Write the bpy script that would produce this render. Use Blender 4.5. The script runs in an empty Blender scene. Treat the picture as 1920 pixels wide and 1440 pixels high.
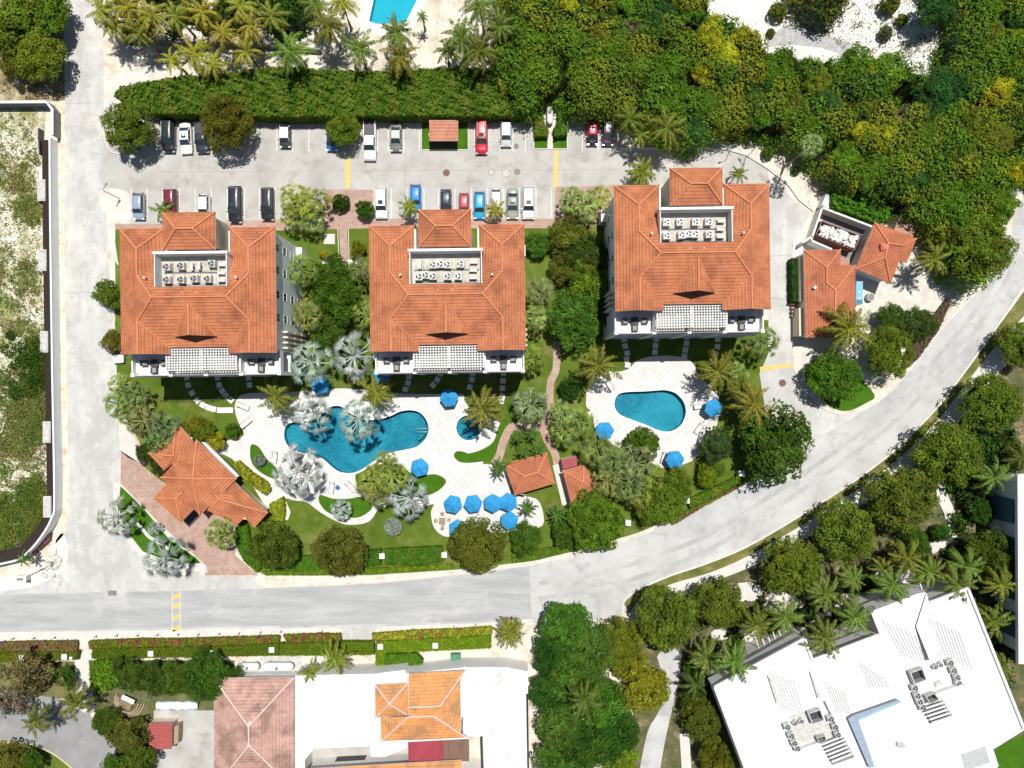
import bpy, math, random
import numpy as np
from mathutils import Vector, Matrix
from mathutils.geometry import tessellate_polygon
SC = bpy.context.scene
COL = SC.collection
R = math.radians
rng = np.random.RandomState(7)
random.seed(7)
# ---------------------------------------------------------------- camera, sky, sun, exposure
H = 110.0            # flying height of the camera in metres
SPX = 12.0           # photograph pixels per metre on the ground
cam_d = bpy.data.cameras.new('camera'); cam = bpy.data.objects.new('camera', cam_d); COL.objects.link(cam)
cam.location = (0, 0, H); cam.rotation_euler = (0, 0, 0)
cam_d.sensor_width = 36; cam_d.lens = 36 * H / (1920 / SPX)
cam_d.clip_start = 1; cam_d.clip_end = 3000
SC.camera = cam
SUN_EL = 72.0
world = bpy.data.worlds.new('World'); SC.world = world; world.use_nodes = True
wt = world.node_tree
sky = wt.nodes.new('ShaderNodeTexSky'); sky.sky_type = 'NISHITA'; sky.sun_disc = False
sky.sun_elevation = R(SUN_EL); sky.sun_rotation = R(20)
bgn = wt.nodes['Background']; bgn.inputs['Strength'].default_value = 0.06
wt.links.new(sky.outputs[0], bgn.inputs['Color'])
sun_d = bpy.data.lights.new('sun', 'SUN'); sun_d.energy = 5.0; sun_d.angle = R(0.5); sun_d.color = (1, .965, .9)
sun = bpy.data.objects.new('sun', sun_d); COL.objects.link(sun)
sun.rotation_euler = (R(-(90 - SUN_EL)), 0, R(-20)); sun.location = (0, 60, 150)
SC.view_settings.view_transform = 'Standard'; SC.view_settings.look = 'None'
SC.view_settings.gamma = 1; SC.view_settings.exposure = 0.06
SC.render.engine = 'CYCLES'
try: SC.cycles.max_bounces = 6; SC.cycles.transparent_max_bounces = 8
except Exception: pass

# ---------------------------------------------------------------- placing helpers
def G(px, py, z=0.0):
    "world point that stands at height z under photograph position px, py"
    k = (H - z) / H / SPX
    return Vector(((px - 960) * k, (720 - py) * k, z))
def GP(pts, z=0.0): return [G(x, y, z) for x, y in pts]
def T(c, r, pts):
    "positions read in a 4x enlargement of tile c, r"
    return [(c * 480 + x / 4, r * 360 + y / 4) for x, y in pts]
def smooth(pts, n=5, closed=True):
    out = []; m = len(pts); P = [Vector((p[0], p[1], 0)) for p in pts]
    rngi = range(m) if closed else range(m - 1)
    for i in rngi:
        if closed: a, b, c, d = P[i-1], P[i], P[(i+1) % m], P[(i+2) % m]
        else: a, b, c, d = P[max(i-1, 0)], P[i], P[i+1], P[min(i+2, m-1)]
        for j in range(n):
            t = j / n
            q = .5 * ((2*b) + (c-a)*t + (2*a-5*b+4*c-d)*t*t + (3*b-a-3*c+d)*t**3)
            out.append((q.x, q.y))
    if not closed: out.append((P[-1].x, P[-1].y))
    return out

# ---------------------------------------------------------------- objects
def tag(o, label=None, cat=None, group=None, kind=None):
    if label: o['label'] = label
    if cat: o['category'] = cat
    if group: o['group'] = group
    if kind: o['kind'] = kind
    return o
def empty(name, loc=(0, 0, 0), rz=0.0, label=None, cat=None, group=None):
    o = bpy.data.objects.new(name, None); COL.objects.link(o); o.location = loc; o.rotation_euler = (0, 0, rz)
    o.empty_display_size = .3
    return tag(o, label, cat, group)
def link(name, me, parent=None):
    o = bpy.data.objects.new(name, me); COL.objects.link(o)
    if parent is not None: o.parent = parent
    return o
def copy_tree(o, parent=None):
    c = o.copy(); COL.objects.link(c)
    if parent is not None: c.parent = parent
    for ch in list(o.children): copy_tree(ch, c)
    return c

class MB:
    "collects shapes for ONE mesh"
    def __init__(s): s.v = []; s.f = []; s.uv = []; s.mi = []; s.sm = []
    def face(s, pts, mi=0, uv=None, smooth=False):
        b = len(s.v); s.v += [tuple(p) for p in pts]; s.f.append(tuple(range(b, b + len(pts))))
        s.mi.append(mi); s.sm.append(smooth); s.uv.append(uv or [(p[0], p[1]) for p in pts]); return s
    def grid(s, rows, mi=0, closed=False, smooth=True):
        b = len(s.v); n = len(rows[0])
        for r in rows: s.v += [tuple(p) for p in r]
        for i in range(len(rows) - 1):
            for j in range(n if closed else n - 1):
                k = (j + 1) % n
                s.f.append((b+i*n+j, b+i*n+k, b+(i+1)*n+k, b+(i+1)*n+j)); s.mi.append(mi); s.sm.append(smooth)
                s.uv.append([(0, 0)] * 4)
        return s
    def box(s, x0, x1, y0, y1, z0, z1, mi=0, bev=0.0):
        if bev:
            b = bev
            rows = []
            for z, i in ((z0, 0), (z1 - b, 0), (z1, b)):
                rows.append([(x0+i, y0+i, z), (x1-i, y0+i, z), (x1-i, y1-i, z), (x0+i, y1-i, z)])
            s.grid(rows, mi, True, False); s.face(rows[-1], mi); return s
        p = [(x0, y0), (x1, y0), (x1, y1), (x0, y1)]
        return s.prism(p, z0, z1, mi)
    def prism(s, poly, z0, z1, mi=0, cap=True, side=None, bottom=False):
        side = mi if side is None else side
        area = sum(poly[i][0]*poly[(i+1) % len(poly)][1] - poly[(i+1) % len(poly)][0]*poly[i][1] for i in range(len(poly)))
        if area < 0: poly = poly[::-1]
        n = len(poly)
        for i in range(n):
            a, b = poly[i], poly[(i+1) % n]
            s.face([(a[0], a[1], z0), (b[0], b[1], z0), (b[0], b[1], z1), (a[0], a[1], z1)], side)
        if cap:
            if n <= 4: s.face([(a[0], a[1], z1) for a in poly], mi)
            else: s.sheet([poly], z1, mi)
        if bottom: s.face([(a[0], a[1], z0) for a in poly[::-1]], mi)
        return s
    def sheet(s, loops, z, mi=0):
        L = [[Vector((p[0], p[1], 0)) for p in l] for l in loops]
        flat = [p for l in L for p in l]
        for t in tessellate_polygon(L):
            a, b, c = (flat[i] for i in t)
            if (b - a).cross(c - a).z < 0: b, c = c, b
            s.face([(q.x, q.y, z) for q in (a, b, c)], mi)
        return s
    def cyl(s, x, y, z0, z1, r, r2=None, n=10, mi=0, cap=True):
        r2 = r if r2 is None else r2
        rows = [[(x + q*math.cos(2*math.pi*i/n), y + q*math.sin(2*math.pi*i/n), z) for i in range(n)] for q, z in ((r, z0), (r2, z1))]
        s.grid(rows, mi, True, True)
        if cap: s.face(rows[1], mi)
        return s
    def tube(s, pts, rad, n=6, mi=0):
        pts = [Vector(p) for p in pts]; rows = []
        for i, p in enumerate(pts):
            d = (pts[min(i+1, len(pts)-1)] - pts[max(i-1, 0)]).normalized()
            a = d.cross(Vector((0, 0, 1)));  a = a.normalized() if a.length > 1e-3 else Vector((1, 0, 0))
            b = d.cross(a).normalized(); r = rad[i] if isinstance(rad, (list, tuple)) else rad
            rows.append([p + (a*math.cos(2*math.pi*k/n) + b*math.sin(2*math.pi*k/n))*r for k in range(n)])
        return s.grid(rows, mi, True, True)
    def bar(s, a, b, w, h, mi=0):
        "box beam between two points, w wide, h high"
        a, b = Vector(a), Vector(b); d = (b - a); n = Vector((-d.y, d.x, 0)).normalized() * w / 2; u = Vector((0, 0, h))
        lo = [a-n, b-n, b+n, a+n]; hi = [p+u for p in lo]
        for i in range(4): s.face([lo[i], lo[(i+1) % 4], hi[(i+1) % 4], hi[i]], mi)
        s.face(hi, mi); s.face(lo[::-1], mi); return s
    def build(s, name, mats, parent=None):
        me = bpy.data.meshes.new(name); me.from_pydata(s.v, [], s.f)
        if not isinstance(mats, (list, tuple)): mats = [mats]
        for m in mats: me.materials.append(m)
        me.polygons.foreach_set('material_index', s.mi); me.polygons.foreach_set('use_smooth', s.sm)
        uvl = me.uv_layers.new(name='UVMap'); flat = [c for u in s.uv for q in u for c in q[:2]]
        uvl.data.foreach_set('uv', flat); me.update()
        return link(name, me, parent)

# ---------------------------------------------------------------- materials
def nmat(name, stops, scale=1.0, detail=6, rough=.85, bump=0.0, bscale=None, stretch=(1, 1, 1), spec=.3, extra=None, metal=0.0):
    "object-space noise through a colour ramp; stops = [(pos, rgb)...]; extra = (scale, lo, hi, rgb) patches"
    m = bpy.data.materials.new(name); m.use_nodes = True; nt = m.node_tree; b = nt.nodes['Principled BSDF']
    b.inputs['Roughness'].default_value = rough; b.inputs['Specular IOR Level'].default_value = spec
    b.inputs['Metallic'].default_value = metal
    tc = nt.nodes.new('ShaderNodeTexCoord'); mp = nt.nodes.new('ShaderNodeMapping'); mp.inputs['Scale'].default_value = stretch
    oi = nt.nodes.new('ShaderNodeObjectInfo'); sh = nt.nodes.new('ShaderNodeVectorMath'); sh.operation = 'SCALE'; sh.inputs[0].default_value = (61, 47, 0)
    nt.links.new(oi.outputs['Random'], sh.inputs['Scale']); ad = nt.nodes.new('ShaderNodeVectorMath'); ad.operation = 'ADD'
    nt.links.new(tc.outputs['Object'], ad.inputs[0]); nt.links.new(sh.outputs[0], ad.inputs[1]); OBJ = ad.outputs[0]
    nt.links.new(OBJ, mp.inputs[0])
    n = nt.nodes.new('ShaderNodeTexNoise'); n.inputs['Scale'].default_value = scale; n.inputs['Detail'].default_value = detail
    n.inputs['Roughness'].default_value = .62
    nt.links.new(mp.outputs[0], n.inputs['Vector'])
    r = nt.nodes.new('ShaderNodeValToRGB'); els = r.color_ramp.elements
    while len(els) < len(stops): els.new(.5)
    for e, (p, c) in zip(els, stops): e.position = p; e.color = (*c, 1)
    nt.links.new(n.outputs['Fac'], r.inputs[0]); out = r.outputs[0]
    for ex in (extra or []):
        sc_, lo, hi, c = ex[:4]
        n2 = nt.nodes.new('ShaderNodeTexNoise'); n2.inputs['Scale'].default_value = sc_; n2.inputs['Detail'].default_value = 8
        n2.inputs['Roughness'].default_value = .65
        mp2 = nt.nodes.new('ShaderNodeMapping'); mp2.inputs['Location'].default_value = (sc_*31+5, 17, 3)
        if len(ex) > 4: mp2.inputs['Scale'].default_value = ex[4]
        nt.links.new(OBJ, mp2.inputs[0]); nt.links.new(mp2.outputs[0], n2.inputs['Vector'])
        mr = nt.nodes.new('ShaderNodeMapRange'); mr.inputs['From Min'].default_value = lo; mr.inputs['From Max'].default_value = hi
        nt.links.new(n2.outputs['Fac'], mr.inputs['Value'])
        mx = nt.nodes.new('ShaderNodeMix'); mx.data_type = 'RGBA'; nt.links.new(mr.outputs[0], mx.inputs['Factor'])
        nt.links.new(out, mx.inputs['A']); mx.inputs['B'].default_value = (*c, 1); out = mx.outputs['Result']
    nt.links.new(out, b.inputs['Base Color'])
    if bump:
        nb = nt.nodes.new('ShaderNodeTexNoise'); nb.inputs['Scale'].default_value = bscale or scale*4; nb.inputs['Detail'].default_value = 6
        nt.links.new(mp.outputs[0], nb.inputs['Vector'])
        bp = nt.nodes.new('ShaderNodeBump'); bp.inputs['Strength'].default_value = bump; bp.inputs['Distance'].default_value = .1
        nt.links.new(nb.outputs['Fac'], bp.inputs['Height']); nt.links.new(bp.outputs[0], b.inputs['Normal'])
    return m
def flat(name, c, rough=.6, spec=.4, metal=0.0, var=.12, scale=2.0):
    lo = tuple(max(0, x*(1-var)) for x in c); hi = tuple(min(1, x*(1+var)) for x in c)
    return nmat(name, [(.3, lo), (.7, hi)], scale, 4, rough, spec=spec, metal=metal)
def brickmat(name, c1, c2, mortar, bw, bh, msize=.02, rough=.85, dirt=None, rot=0.0, off=.5, big=None):
    m = nmat(name, [(.3, c1), (.7, c2)], .8, 6, rough, extra=dirt); nt = m.node_tree; b = nt.nodes['Principled BSDF']
    src = b.inputs['Base Color'].links[0].from_socket
    tc = nt.nodes.new('ShaderNodeTexCoord'); mp = nt.nodes.new('ShaderNodeMapping'); mp.inputs['Rotation'].default_value = (0, 0, rot)
    br = nt.nodes.new('ShaderNodeTexBrick'); br.inputs['Scale'].default_value = 1; br.offset = off
    br.inputs['Brick Width'].default_value = bw; br.inputs['Row Height'].default_value = bh; br.inputs['Mortar Size'].default_value = msize
    br.inputs['Color1'].default_value = (1, 1, 1, 1); br.inputs['Color2'].default_value = (.8, .8, .8, 1); br.inputs['Mortar'].default_value = (*mortar, 1)
    nt.links.new(tc.outputs['Object'], mp.inputs[0]); nt.links.new(mp.outputs[0], br.inputs[0])
    mx = nt.nodes.new('ShaderNodeMix'); mx.data_type = 'RGBA'; mx.blend_type = 'MULTIPLY'; mx.inputs['Factor'].default_value = 1
    nt.links.new(src, mx.inputs['A']); nt.links.new(br.outputs[0], mx.inputs['B']); nt.links.new(mx.outputs['Result'], b.inputs['Base Color'])
    return m
def tilemat(name, c1, c2, dirt, dlo=.52, dhi=.75, row=.42, colw=.28, line=.45, bumpd=.10):
    "clay roof tiles: rows follow UV v (up the slope), rolls follow UV u"
    m = nmat(name, [(.32, c1), (.68, c2)], .55, 8, .75, extra=[(.35, dlo, dhi, dirt), (3.5, .6, .8, tuple(x*.55 for x in c1))], spec=.25)
    nt = m.node_tree; b = nt.nodes['Principled BSDF']; src = b.inputs['Base Color'].links[0].from_socket
    uv = nt.nodes.new('ShaderNodeUVMap'); uv.uv_map = 'UVMap'; sp = nt.nodes.new('ShaderNodeSeparateXYZ'); nt.links.new(uv.outputs[0], sp.inputs[0])
    def M(op, a, bb=None, c=None):
        n = nt.nodes.new('ShaderNodeMath'); n.operation = op
        for i, x in enumerate((a, bb, c)):
            if x is None: continue
            if isinstance(x, (int, float)): n.inputs[i].default_value = x
            else: nt.links.new(x, n.inputs[i])
        return n.outputs[0]
    fr = M('FRACT', M('DIVIDE', sp.outputs['Y'], row))
    joint_shade = M('SUBTRACT', 1.0, M('SMOOTH_MIN', M('MULTIPLY', fr, 5.0), 1.0, .1))  # row joints, darkened further for the shadow each tile step would cast
    fu = M('FRACT', M('DIVIDE', sp.outputs['X'], colw))
    roll = M('SINE', M('MULTIPLY', fu, 2*math.pi))
    # per-tile tone
    cell = nt.nodes.new('ShaderNodeTexWhiteNoise'); cell.noise_dimensions = '2D'
    cb = nt.nodes.new('ShaderNodeCombineXYZ'); nt.links.new(M('FLOOR', M('DIVIDE', sp.outputs['X'], colw)), cb.inputs[0]); nt.links.new(M('FLOOR', M('DIVIDE', sp.outputs['Y'], row)), cb.inputs[1])
    nt.links.new(cb.outputs[0], cell.inputs['Vector'])
    tone = M('ADD', M('MULTIPLY', cell.outputs['Value'], .13), .92)
    tone = M('MULTIPLY', tone, M('SUBTRACT', 1.0, M('MULTIPLY', joint_shade, line)))
    vm = nt.nodes.new('ShaderNodeVectorMath'); vm.operation = 'SCALE'; nt.links.new(src, vm.inputs[0]); nt.links.new(tone, vm.inputs['Scale'])
    nt.links.new(vm.outputs[0], b.inputs['Base Color'])
    bp = nt.nodes.new('ShaderNodeBump'); bp.inputs['Strength'].default_value = .8; bp.inputs['Distance'].default_value = bumpd
    nt.links.new(M('ADD', M('MULTIPLY', roll, .10), M('SUBTRACT', 1.0, fr)), bp.inputs['Height']); nt.links.new(bp.outputs[0], b.inputs['Normal'])
    return m
def watermat(name, tint, bscale=1.2):
    m = bpy.data.materials.new(name); m.use_nodes = True; nt = m.node_tree; nt.nodes.remove(nt.nodes['Principled BSDF'])
    out = nt.nodes['Material Output']; tr = nt.nodes.new('ShaderNodeBsdfTransparent'); tr.inputs[0].default_value = (*tint, 1)
    gl = nt.nodes.new('ShaderNodeBsdfGlossy'); gl.inputs['Roughness'].default_value = .06
    n = nt.nodes.new('ShaderNodeTexNoise'); n.inputs['Scale'].default_value = bscale; n.inputs['Detail'].default_value = 4
    tc = nt.nodes.new('ShaderNodeTexCoord'); nt.links.new(tc.outputs['Object'], n.inputs['Vector'])
    bp = nt.nodes.new('ShaderNodeBump'); bp.inputs['Strength'].default_value = .5; bp.inputs['Distance'].default_value = .12
    nt.links.new(n.outputs['Fac'], bp.inputs['Height']); nt.links.new(bp.outputs[0], gl.inputs['Normal'])
    fr = nt.nodes.new('ShaderNodeFresnel'); fr.inputs[0].default_value = 1.33; nt.links.new(bp.outputs[0], fr.inputs['Normal'])
    mx = nt.nodes.new('ShaderNodeMixShader'); nt.links.new(fr.outputs[0], mx.inputs[0]); nt.links.new(tr.outputs[0], mx.inputs[1]); nt.links.new(gl.outputs[0], mx.inputs[2])
    nt.links.new(mx.outputs[0], out.inputs['Surface']); return m
def leafmat(name, gloss=.6, transl=.36, spec=.08):
    m = bpy.data.materials.new(name); m.use_nodes = True; nt = m.node_tree; b = nt.nodes['Principled BSDF']
    at = nt.nodes.new('ShaderNodeAttribute'); at.attribute_name = 'Col'
    oi = nt.nodes.new('ShaderNodeObjectInfo')
    mx = nt.nodes.new('ShaderNodeMix'); mx.data_type = 'RGBA'; mx.blend_type = 'MULTIPLY'; mx.inputs['Factor'].default_value = 1
    nt.links.new(at.outputs['Color'], mx.inputs['A']); nt.links.new(oi.outputs['Color'], mx.inputs['B'])
    nt.links.new(mx.outputs['Result'], b.inputs['Base Color']); b.inputs['Roughness'].default_value = gloss
    b.inputs['Specular IOR Level'].default_value = spec
    tr = nt.nodes.new('ShaderNodeBsdfTranslucent'); nt.links.new(mx.outputs['Result'], tr.inputs[0])
    ms = nt.nodes.new('ShaderNodeMixShader'); ms.inputs[0].default_value = transl
    out = nt.nodes['Material Output']; nt.links.new(b.outputs[0], ms.inputs[1]); nt.links.new(tr.outputs[0], ms.inputs[2]); nt.links.new(ms.outputs[0], out.inputs['Surface'])
    return m
def sss(*a): return a

M = {}
M['sand'] = nmat('sand', [(.3, (.42, .36, .27)), (.5, (.62, .57, .48)), (.7, (.74, .70, .62))], .35, 10, .95, bump=.4, bscale=3, extra=[(2.2, .58, .72, (.34, .27, .18)), (.12, .6, .75, (.5, .47, .42))])
M['lane'] = nmat('lane_concrete', [(.3, (.40, .395, .38)), (.5, (.50, .495, .48)), (.72, (.60, .59, .57))], .25, 10, .9, bump=.15, bscale=8, stretch=(1.6, .5, 1), extra=[(.9, .53, .70, (.40, .385, .35)), (.25, .5, .6, (.43, .42, .40)), (5, .60, .74, (.38, .37, .35)), (.15, .55, .8, (.66, .63, .57))])
M['park'] = nmat('parking_concrete', [(.3, (.33, .32, .30)), (.5, (.43, .42, .395)), (.72, (.50, .49, .465))], .22, 10, .9, bump=.15, bscale=8, extra=[(.45, .54, .72, (.31, .285, .25)), (3, .66, .8, (.30, .29, .27)), (.9, .66, .8, (.25, .24, .22))])
M['main'] = nmat('road_concrete', [(.3, (.36, .36, .355)), (.5, (.465, .462, .455)), (.72, (.56, .555, .545))], .16, 10, .9, bump=.15, bscale=8, extra=[(.35, .52, .7, (.34, .34, .34)), (2.2, .62, .76, (.33, .33, .32)), (7, .66, .78, (.28, .28, .27))])
M['asph'] = nmat('road_worn', [(.3, (.30, .305, .31)), (.5, (.38, .385, .385)), (.72, (.47, .47, .465))], .5, 10, .9, bump=.15, bscale=8, stretch=(.18, 1.3, 1), extra=[(.8, .6, .75, (.29, .29, .3), (.2, 1, 1)), (.14, .55, .75, (.52, .51, .50))])
M['asph2'] = nmat('drive_asphalt', [(.3, (.22, .22, .22)), (.7, (.31, .31, .31))], .3, 8, .9, extra=[(.3, .58, .75, (.36, .35, .33))])
M['pale'] = nmat('pavement', [(.3, (.52, .50, .46)), (.7, (.66, .64, .6))], .6, 8, .9, extra=[(1.2, .6, .8, (.42, .39, .33))])
M['kerb'] = flat('kerb_concrete', (.60, .58, .54), .85)
M['deck'] = brickmat('deck_pavers', (.68, .66, .63), (.76, .745, .72), (.66, .65, .63), .8, .8, .03, dirt=[(.25, .62, .8, (.60, .56, .50))], rot=R(45), off=0)
M['brick'] = brickmat('pink_pavers', (.40, .26, .21), (.52, .37, .31), (.75, .7, .66), .5, .25, .03, dirt=[(.5, .55, .75, (.52, .44, .38)), (1.5, .6, .8, (.35, .24, .19))])
M['lawn'] = nmat('lawn_grass', [(.28, (.06, .10, .012)), (.5, (.095, .145, .018)), (.72, (.16, .19, .04))], .28, 10, .95, bump=.6, bscale=12, extra=[(.16, .55, .72, (.25, .22, .08)), (6, .55, .8, (.05, .105, .010))], spec=.1)
M['lawn2'] = nmat('lush_grass', [(.28, (.035, .11, .006)), (.72, (.07, .17, .010))], .8, 10, .95, bump=.6, bscale=14, extra=[(7, .55, .8, (.03, .08, .005))], spec=.1)
M['grey_gravel'] = nmat('grey_gravel', [(.3, (.30, .30, .30)), (.7, (.5, .5, .49))], 1.5, 8, .95, bump=.5, bscale=9)
M['white_rock'] = nmat('white_rock', [(.3, (.55, .52, .47)), (.5, (.72, .70, .66)), (.7, (.82, .80, .77))], .5, 10, .95, bump=.6, bscale=5, extra=[(1.3, .58, .68, (.40, .34, .25)), (.22, .58, .72, (.44, .44, .43))])
M['scrub_sand'] = nmat('scrub_sand', [(.3, (.40, .34, .22)), (.5, (.66, .62, .53)), (.7, (.80, .78, .73))], .5, 10, .95, bump=.6, bscale=5, extra=[(1.5, .50, .62, (.28, .27, .11)), (.2, .48, .62, (.27, .28, .10))])
M['yellow'] = nmat('yellow_paint', [(.35, (.55, .42, .12)), (.6, (.68, .52, .16))], 1.5, 8, .8, extra=[(4, .55, .72, (.48, .45, .38))])
M['orange'] = nmat('orange_paint', [(.35, (.72, .42, .08)), (.6, (.85, .52, .10))], 1.5, 8, .8, extra=[(4, .58, .75, (.5, .47, .4))])
M['line'] = flat('faded_white_line', (.62, .60, .56), .9)
M['tile'] = tilemat('orange_roof_tiles', (.40, .135, .058), (.54, .20, .095), (.25, .085, .042), dlo=.48, dhi=.72, line=.62, bumpd=.22, row=.46)
M['tile_b'] = tilemat('faded_roof_tiles', (.38, .12, .06), (.50, .18, .09), (.25, .085, .045), line=.55, bumpd=.2)
M['tile_pink'] = tilemat('pink_roof_tiles', (.40, .235, .19), (.55, .35, .29), (.28, .17, .14), dlo=.46, dhi=.62, row=.5, colw=.3, line=.35)
M['tile_or'] = tilemat('bright_roof_tiles', (.62, .25, .09), (.74, .33, .12), (.40, .22, .10), dlo=.45, dhi=.6, row=.5, colw=.3, line=.3)
M['cap'] = flat('ridge_cap_clay', (.60, .23, .11), .8, var=.15)
M['cap_pink'] = flat('ridge_cap_pink', (.66, .5, .45), .8)
M['white'] = nmat('white_paint', [(.3, (.68, .67, .65)), (.7, (.76, .75, .73))], .8, 6, .7, extra=[(1.4, .66, .85, (.6, .58, .54))])
M['bright'] = nmat('white_roof', [(.3, (.70, .70, .70)), (.7, (.76, .76, .76))], .5, 6, .6, extra=[(.5, .68, .85, (.62, .62, .62))])
M['bright2'] = nmat('worn_white_roof', [(.3, (.60, .60, .60)), (.7, (.72, .72, .72))], .5, 6, .6, extra=[(.35, .56, .66, (.52, .51, .49)), (1.5, .62, .72, (.42, .41, .38))])
M['render'] = nmat('pale_wall_render', [(.3, (.74, .79, .82)), (.7, (.80, .84, .86))], .6, 6, .85)
M['beige'] = flat('beige_wall', (.62, .55, .44), .85)
M['glass'] = flat('dark_glass', (.03, .05, .06), .08, .6, var=.3)
M['frame'] = flat('white_frame', (.78, .78, .76), .5)
M['dark'] = flat('dark_metal', (.05, .05, .055), .5)
M['brown'] = flat('dark_brown_soil', (.028, .019, .016), .95)
M['grey'] = flat('grey_concrete', (.50, .49, .47), .9, var=.2)
M['greyd'] = flat('dark_grey_concrete', (.22, .22, .215), .9, var=.2)
M['steel'] = flat('galvanised_steel', (.55, .56, .57), .4, metal=.3)
M['ac'] = flat('off_white_enamel', (.60, .59, .56), .5)
M['red'] = flat('red_wall_paint', (.36, .07, .06), .8)
M['red_sheet'] = nmat('red_metal_sheet', [(.3, (.26, .035, .05)), (.7, (.36, .06, .08))], .7, 6, .5, stretch=(3, .3, 1))
M['brown_sheet'] = nmat('brown_metal_sheet', [(.3, (.15, .085, .06)), (.7, (.22, .13, .095))], .7, 6, .6, stretch=(3, .3, 1))
M['terra'] = nmat('terracotta_sheet', [(.3, (.36, .19, .14)), (.7, (.45, .26, .2))], .5, 6, .8)
M['blue'] = flat('blue_canvas', (.02, .25, .53), .85, var=.25, scale=1.2)
M['blue2'] = flat('dark_blue_canvas', (.02, .12, .38), .7)
M['bluebox'] = flat('pale_blue_paint', (.16, .42, .60), .5)
M['cushion'] = flat('grey_cushion', (.28, .29, .31), .9)
M['wicker'] = flat('dark_wicker', (.07, .065, .065), .8, var=.3)
M['sling'] = flat('pale_sling_fabric', (.68, .67, .64), .8)
M['wood'] = nmat('weathered_wood', [(.3, (.26, .19, .12)), (.7, (.42, .33, .22))], 2, 6, .85, stretch=(6, .5, 1))
M['basin'] = nmat('blue_mosaic_glitter', [(.3, (.025, .15, .21)), (.5, (.045, .21, .275)), (.7, (.10, .30, .35))], 2.2, 10, .5, extra=[(.16, .45, .62, (.11, .33, .38)), (3.2, .58, .70, (.18, .42, .46))])  # fine pale speckles paint ripple glitter into the mosaic colour
M['basin2'] = nmat('turquoise_plaster', [(.3, (.06, .44, .50)), (.7, (.10, .52, .58))], .5, 5, .6)
M['coping'] = flat('pool_coping', (.80, .79, .76), .8)
M['water'] = watermat('pool_water', (.42, .84, .92))
M['trunk'] = nmat('bark', [(.3, (.12, .09, .065)), (.7, (.25, .20, .155))], 3, 6, .95, bump=.5, stretch=(1, 1, 4))
M['ptrunk'] = nmat('palm_bark', [(.3, (.20, .17, .13)), (.7, (.36, .31, .25))], 3, 6, .95, bump=.5, stretch=(1, 1, 6))
M['leaf'] = leafmat('leaf')
M['frond'] = leafmat('palm_frond', .45, .12, .2)
M['tyre'] = flat('tyre_rubber', (.025, .025, .025), .9)
M['rim'] = flat('alloy_rim', (.5, .5, .52), .35, metal=.6)
M['lamp_w'] = flat('headlamp_glass', (.75, .77, .78), .15)
M['lamp_r'] = flat('tail_lamp_glass', (.35, .02, .02), .2)
M['debris'] = nmat('rubbish_bags', [(.35, (.65, .64, .62)), (.6, (.82, .82, .83))], 2, 6, .5)
M['rust'] = nmat('rusty_steel', [(.3, (.14, .06, .04)), (.7, (.24, .12, .08))], 2, 8, .8)
M['rock'] = nmat('limestone', [(.3, (.45, .42, .37)), (.7, (.66, .63, .57))], 2, 8, .95)
M['green_box'] = flat('green_enamel', (.07, .22, .13), .5)
M['tarp'] = nmat('white_tarp', [(.35, (.6, .68, .78)), (.6, (.85, .86, .87))], 1.2, 6, .5)
# ---------------------------------------------------------------- foliage
def leafmesh(name, P, N, S, C, mat, asp=.55, core=None, corecol=(.25, .25, .2)):
    "P centres, N normals, S half lengths, C colours; core = (verts, faces)"
    n = len(P); P = np.asarray(P, float); N = np.asarray(N, float); N /= np.linalg.norm(N, axis=1)[:, None] + 1e-9
    rv = rng.normal(size=(n, 3)); t = np.cross(N, rv); t /= np.linalg.norm(t, axis=1)[:, None] + 1e-9; b = np.cross(N, t)
    S = np.asarray(S)[:, None]
    V = np.stack([P - t*S, P - b*S*asp + N*S*.12, P + t*S, P + b*S*asp + N*S*.12], 1).reshape(-1, 3)
    F = np.arange(n*4).reshape(-1, 4); Cv = np.repeat(np.asarray(C), 4, 0)
    nv = len(V); faces_v = F.reshape(-1); starts = np.arange(n)*4; tot = np.full(n, 4)
    if core is not None:
        cv, cf = core; cv = np.asarray(cv, float)
        V = np.vstack([V, cv]); Cv = np.vstack([Cv, np.tile(np.array([corecol]), (len(cv), 1))])
        lens = np.array([len(f) for f in cf]); fl = np.concatenate([np.array(f) for f in cf]) + nv
        starts = np.concatenate([starts, len(faces_v) + np.concatenate([[0], np.cumsum(lens)[:-1]])]); tot = np.concatenate([tot, lens])
        faces_v = np.concatenate([faces_v, fl])
    me = bpy.data.meshes.new(name); me.vertices.add(len(V)); me.vertices.foreach_set('co', V.reshape(-1))
    me.loops.add(len(faces_v)); me.loops.foreach_set('vertex_index', faces_v.astype(np.int32))
    me.polygons.add(len(starts)); me.polygons.foreach_set('loop_start', starts.astype(np.int32)); me.polygons.foreach_set('loop_total', tot.astype(np.int32))
    me.update(calc_edges=True); me.validate()
    ca = me.color_attributes.new('Col', 'FLOAT_COLOR', 'POINT')
    ca.data.foreach_set('color', np.hstack([Cv, np.ones((len(Cv), 1))]).reshape(-1).astype(np.float32))
    me.materials.append(mat); return me
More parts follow.
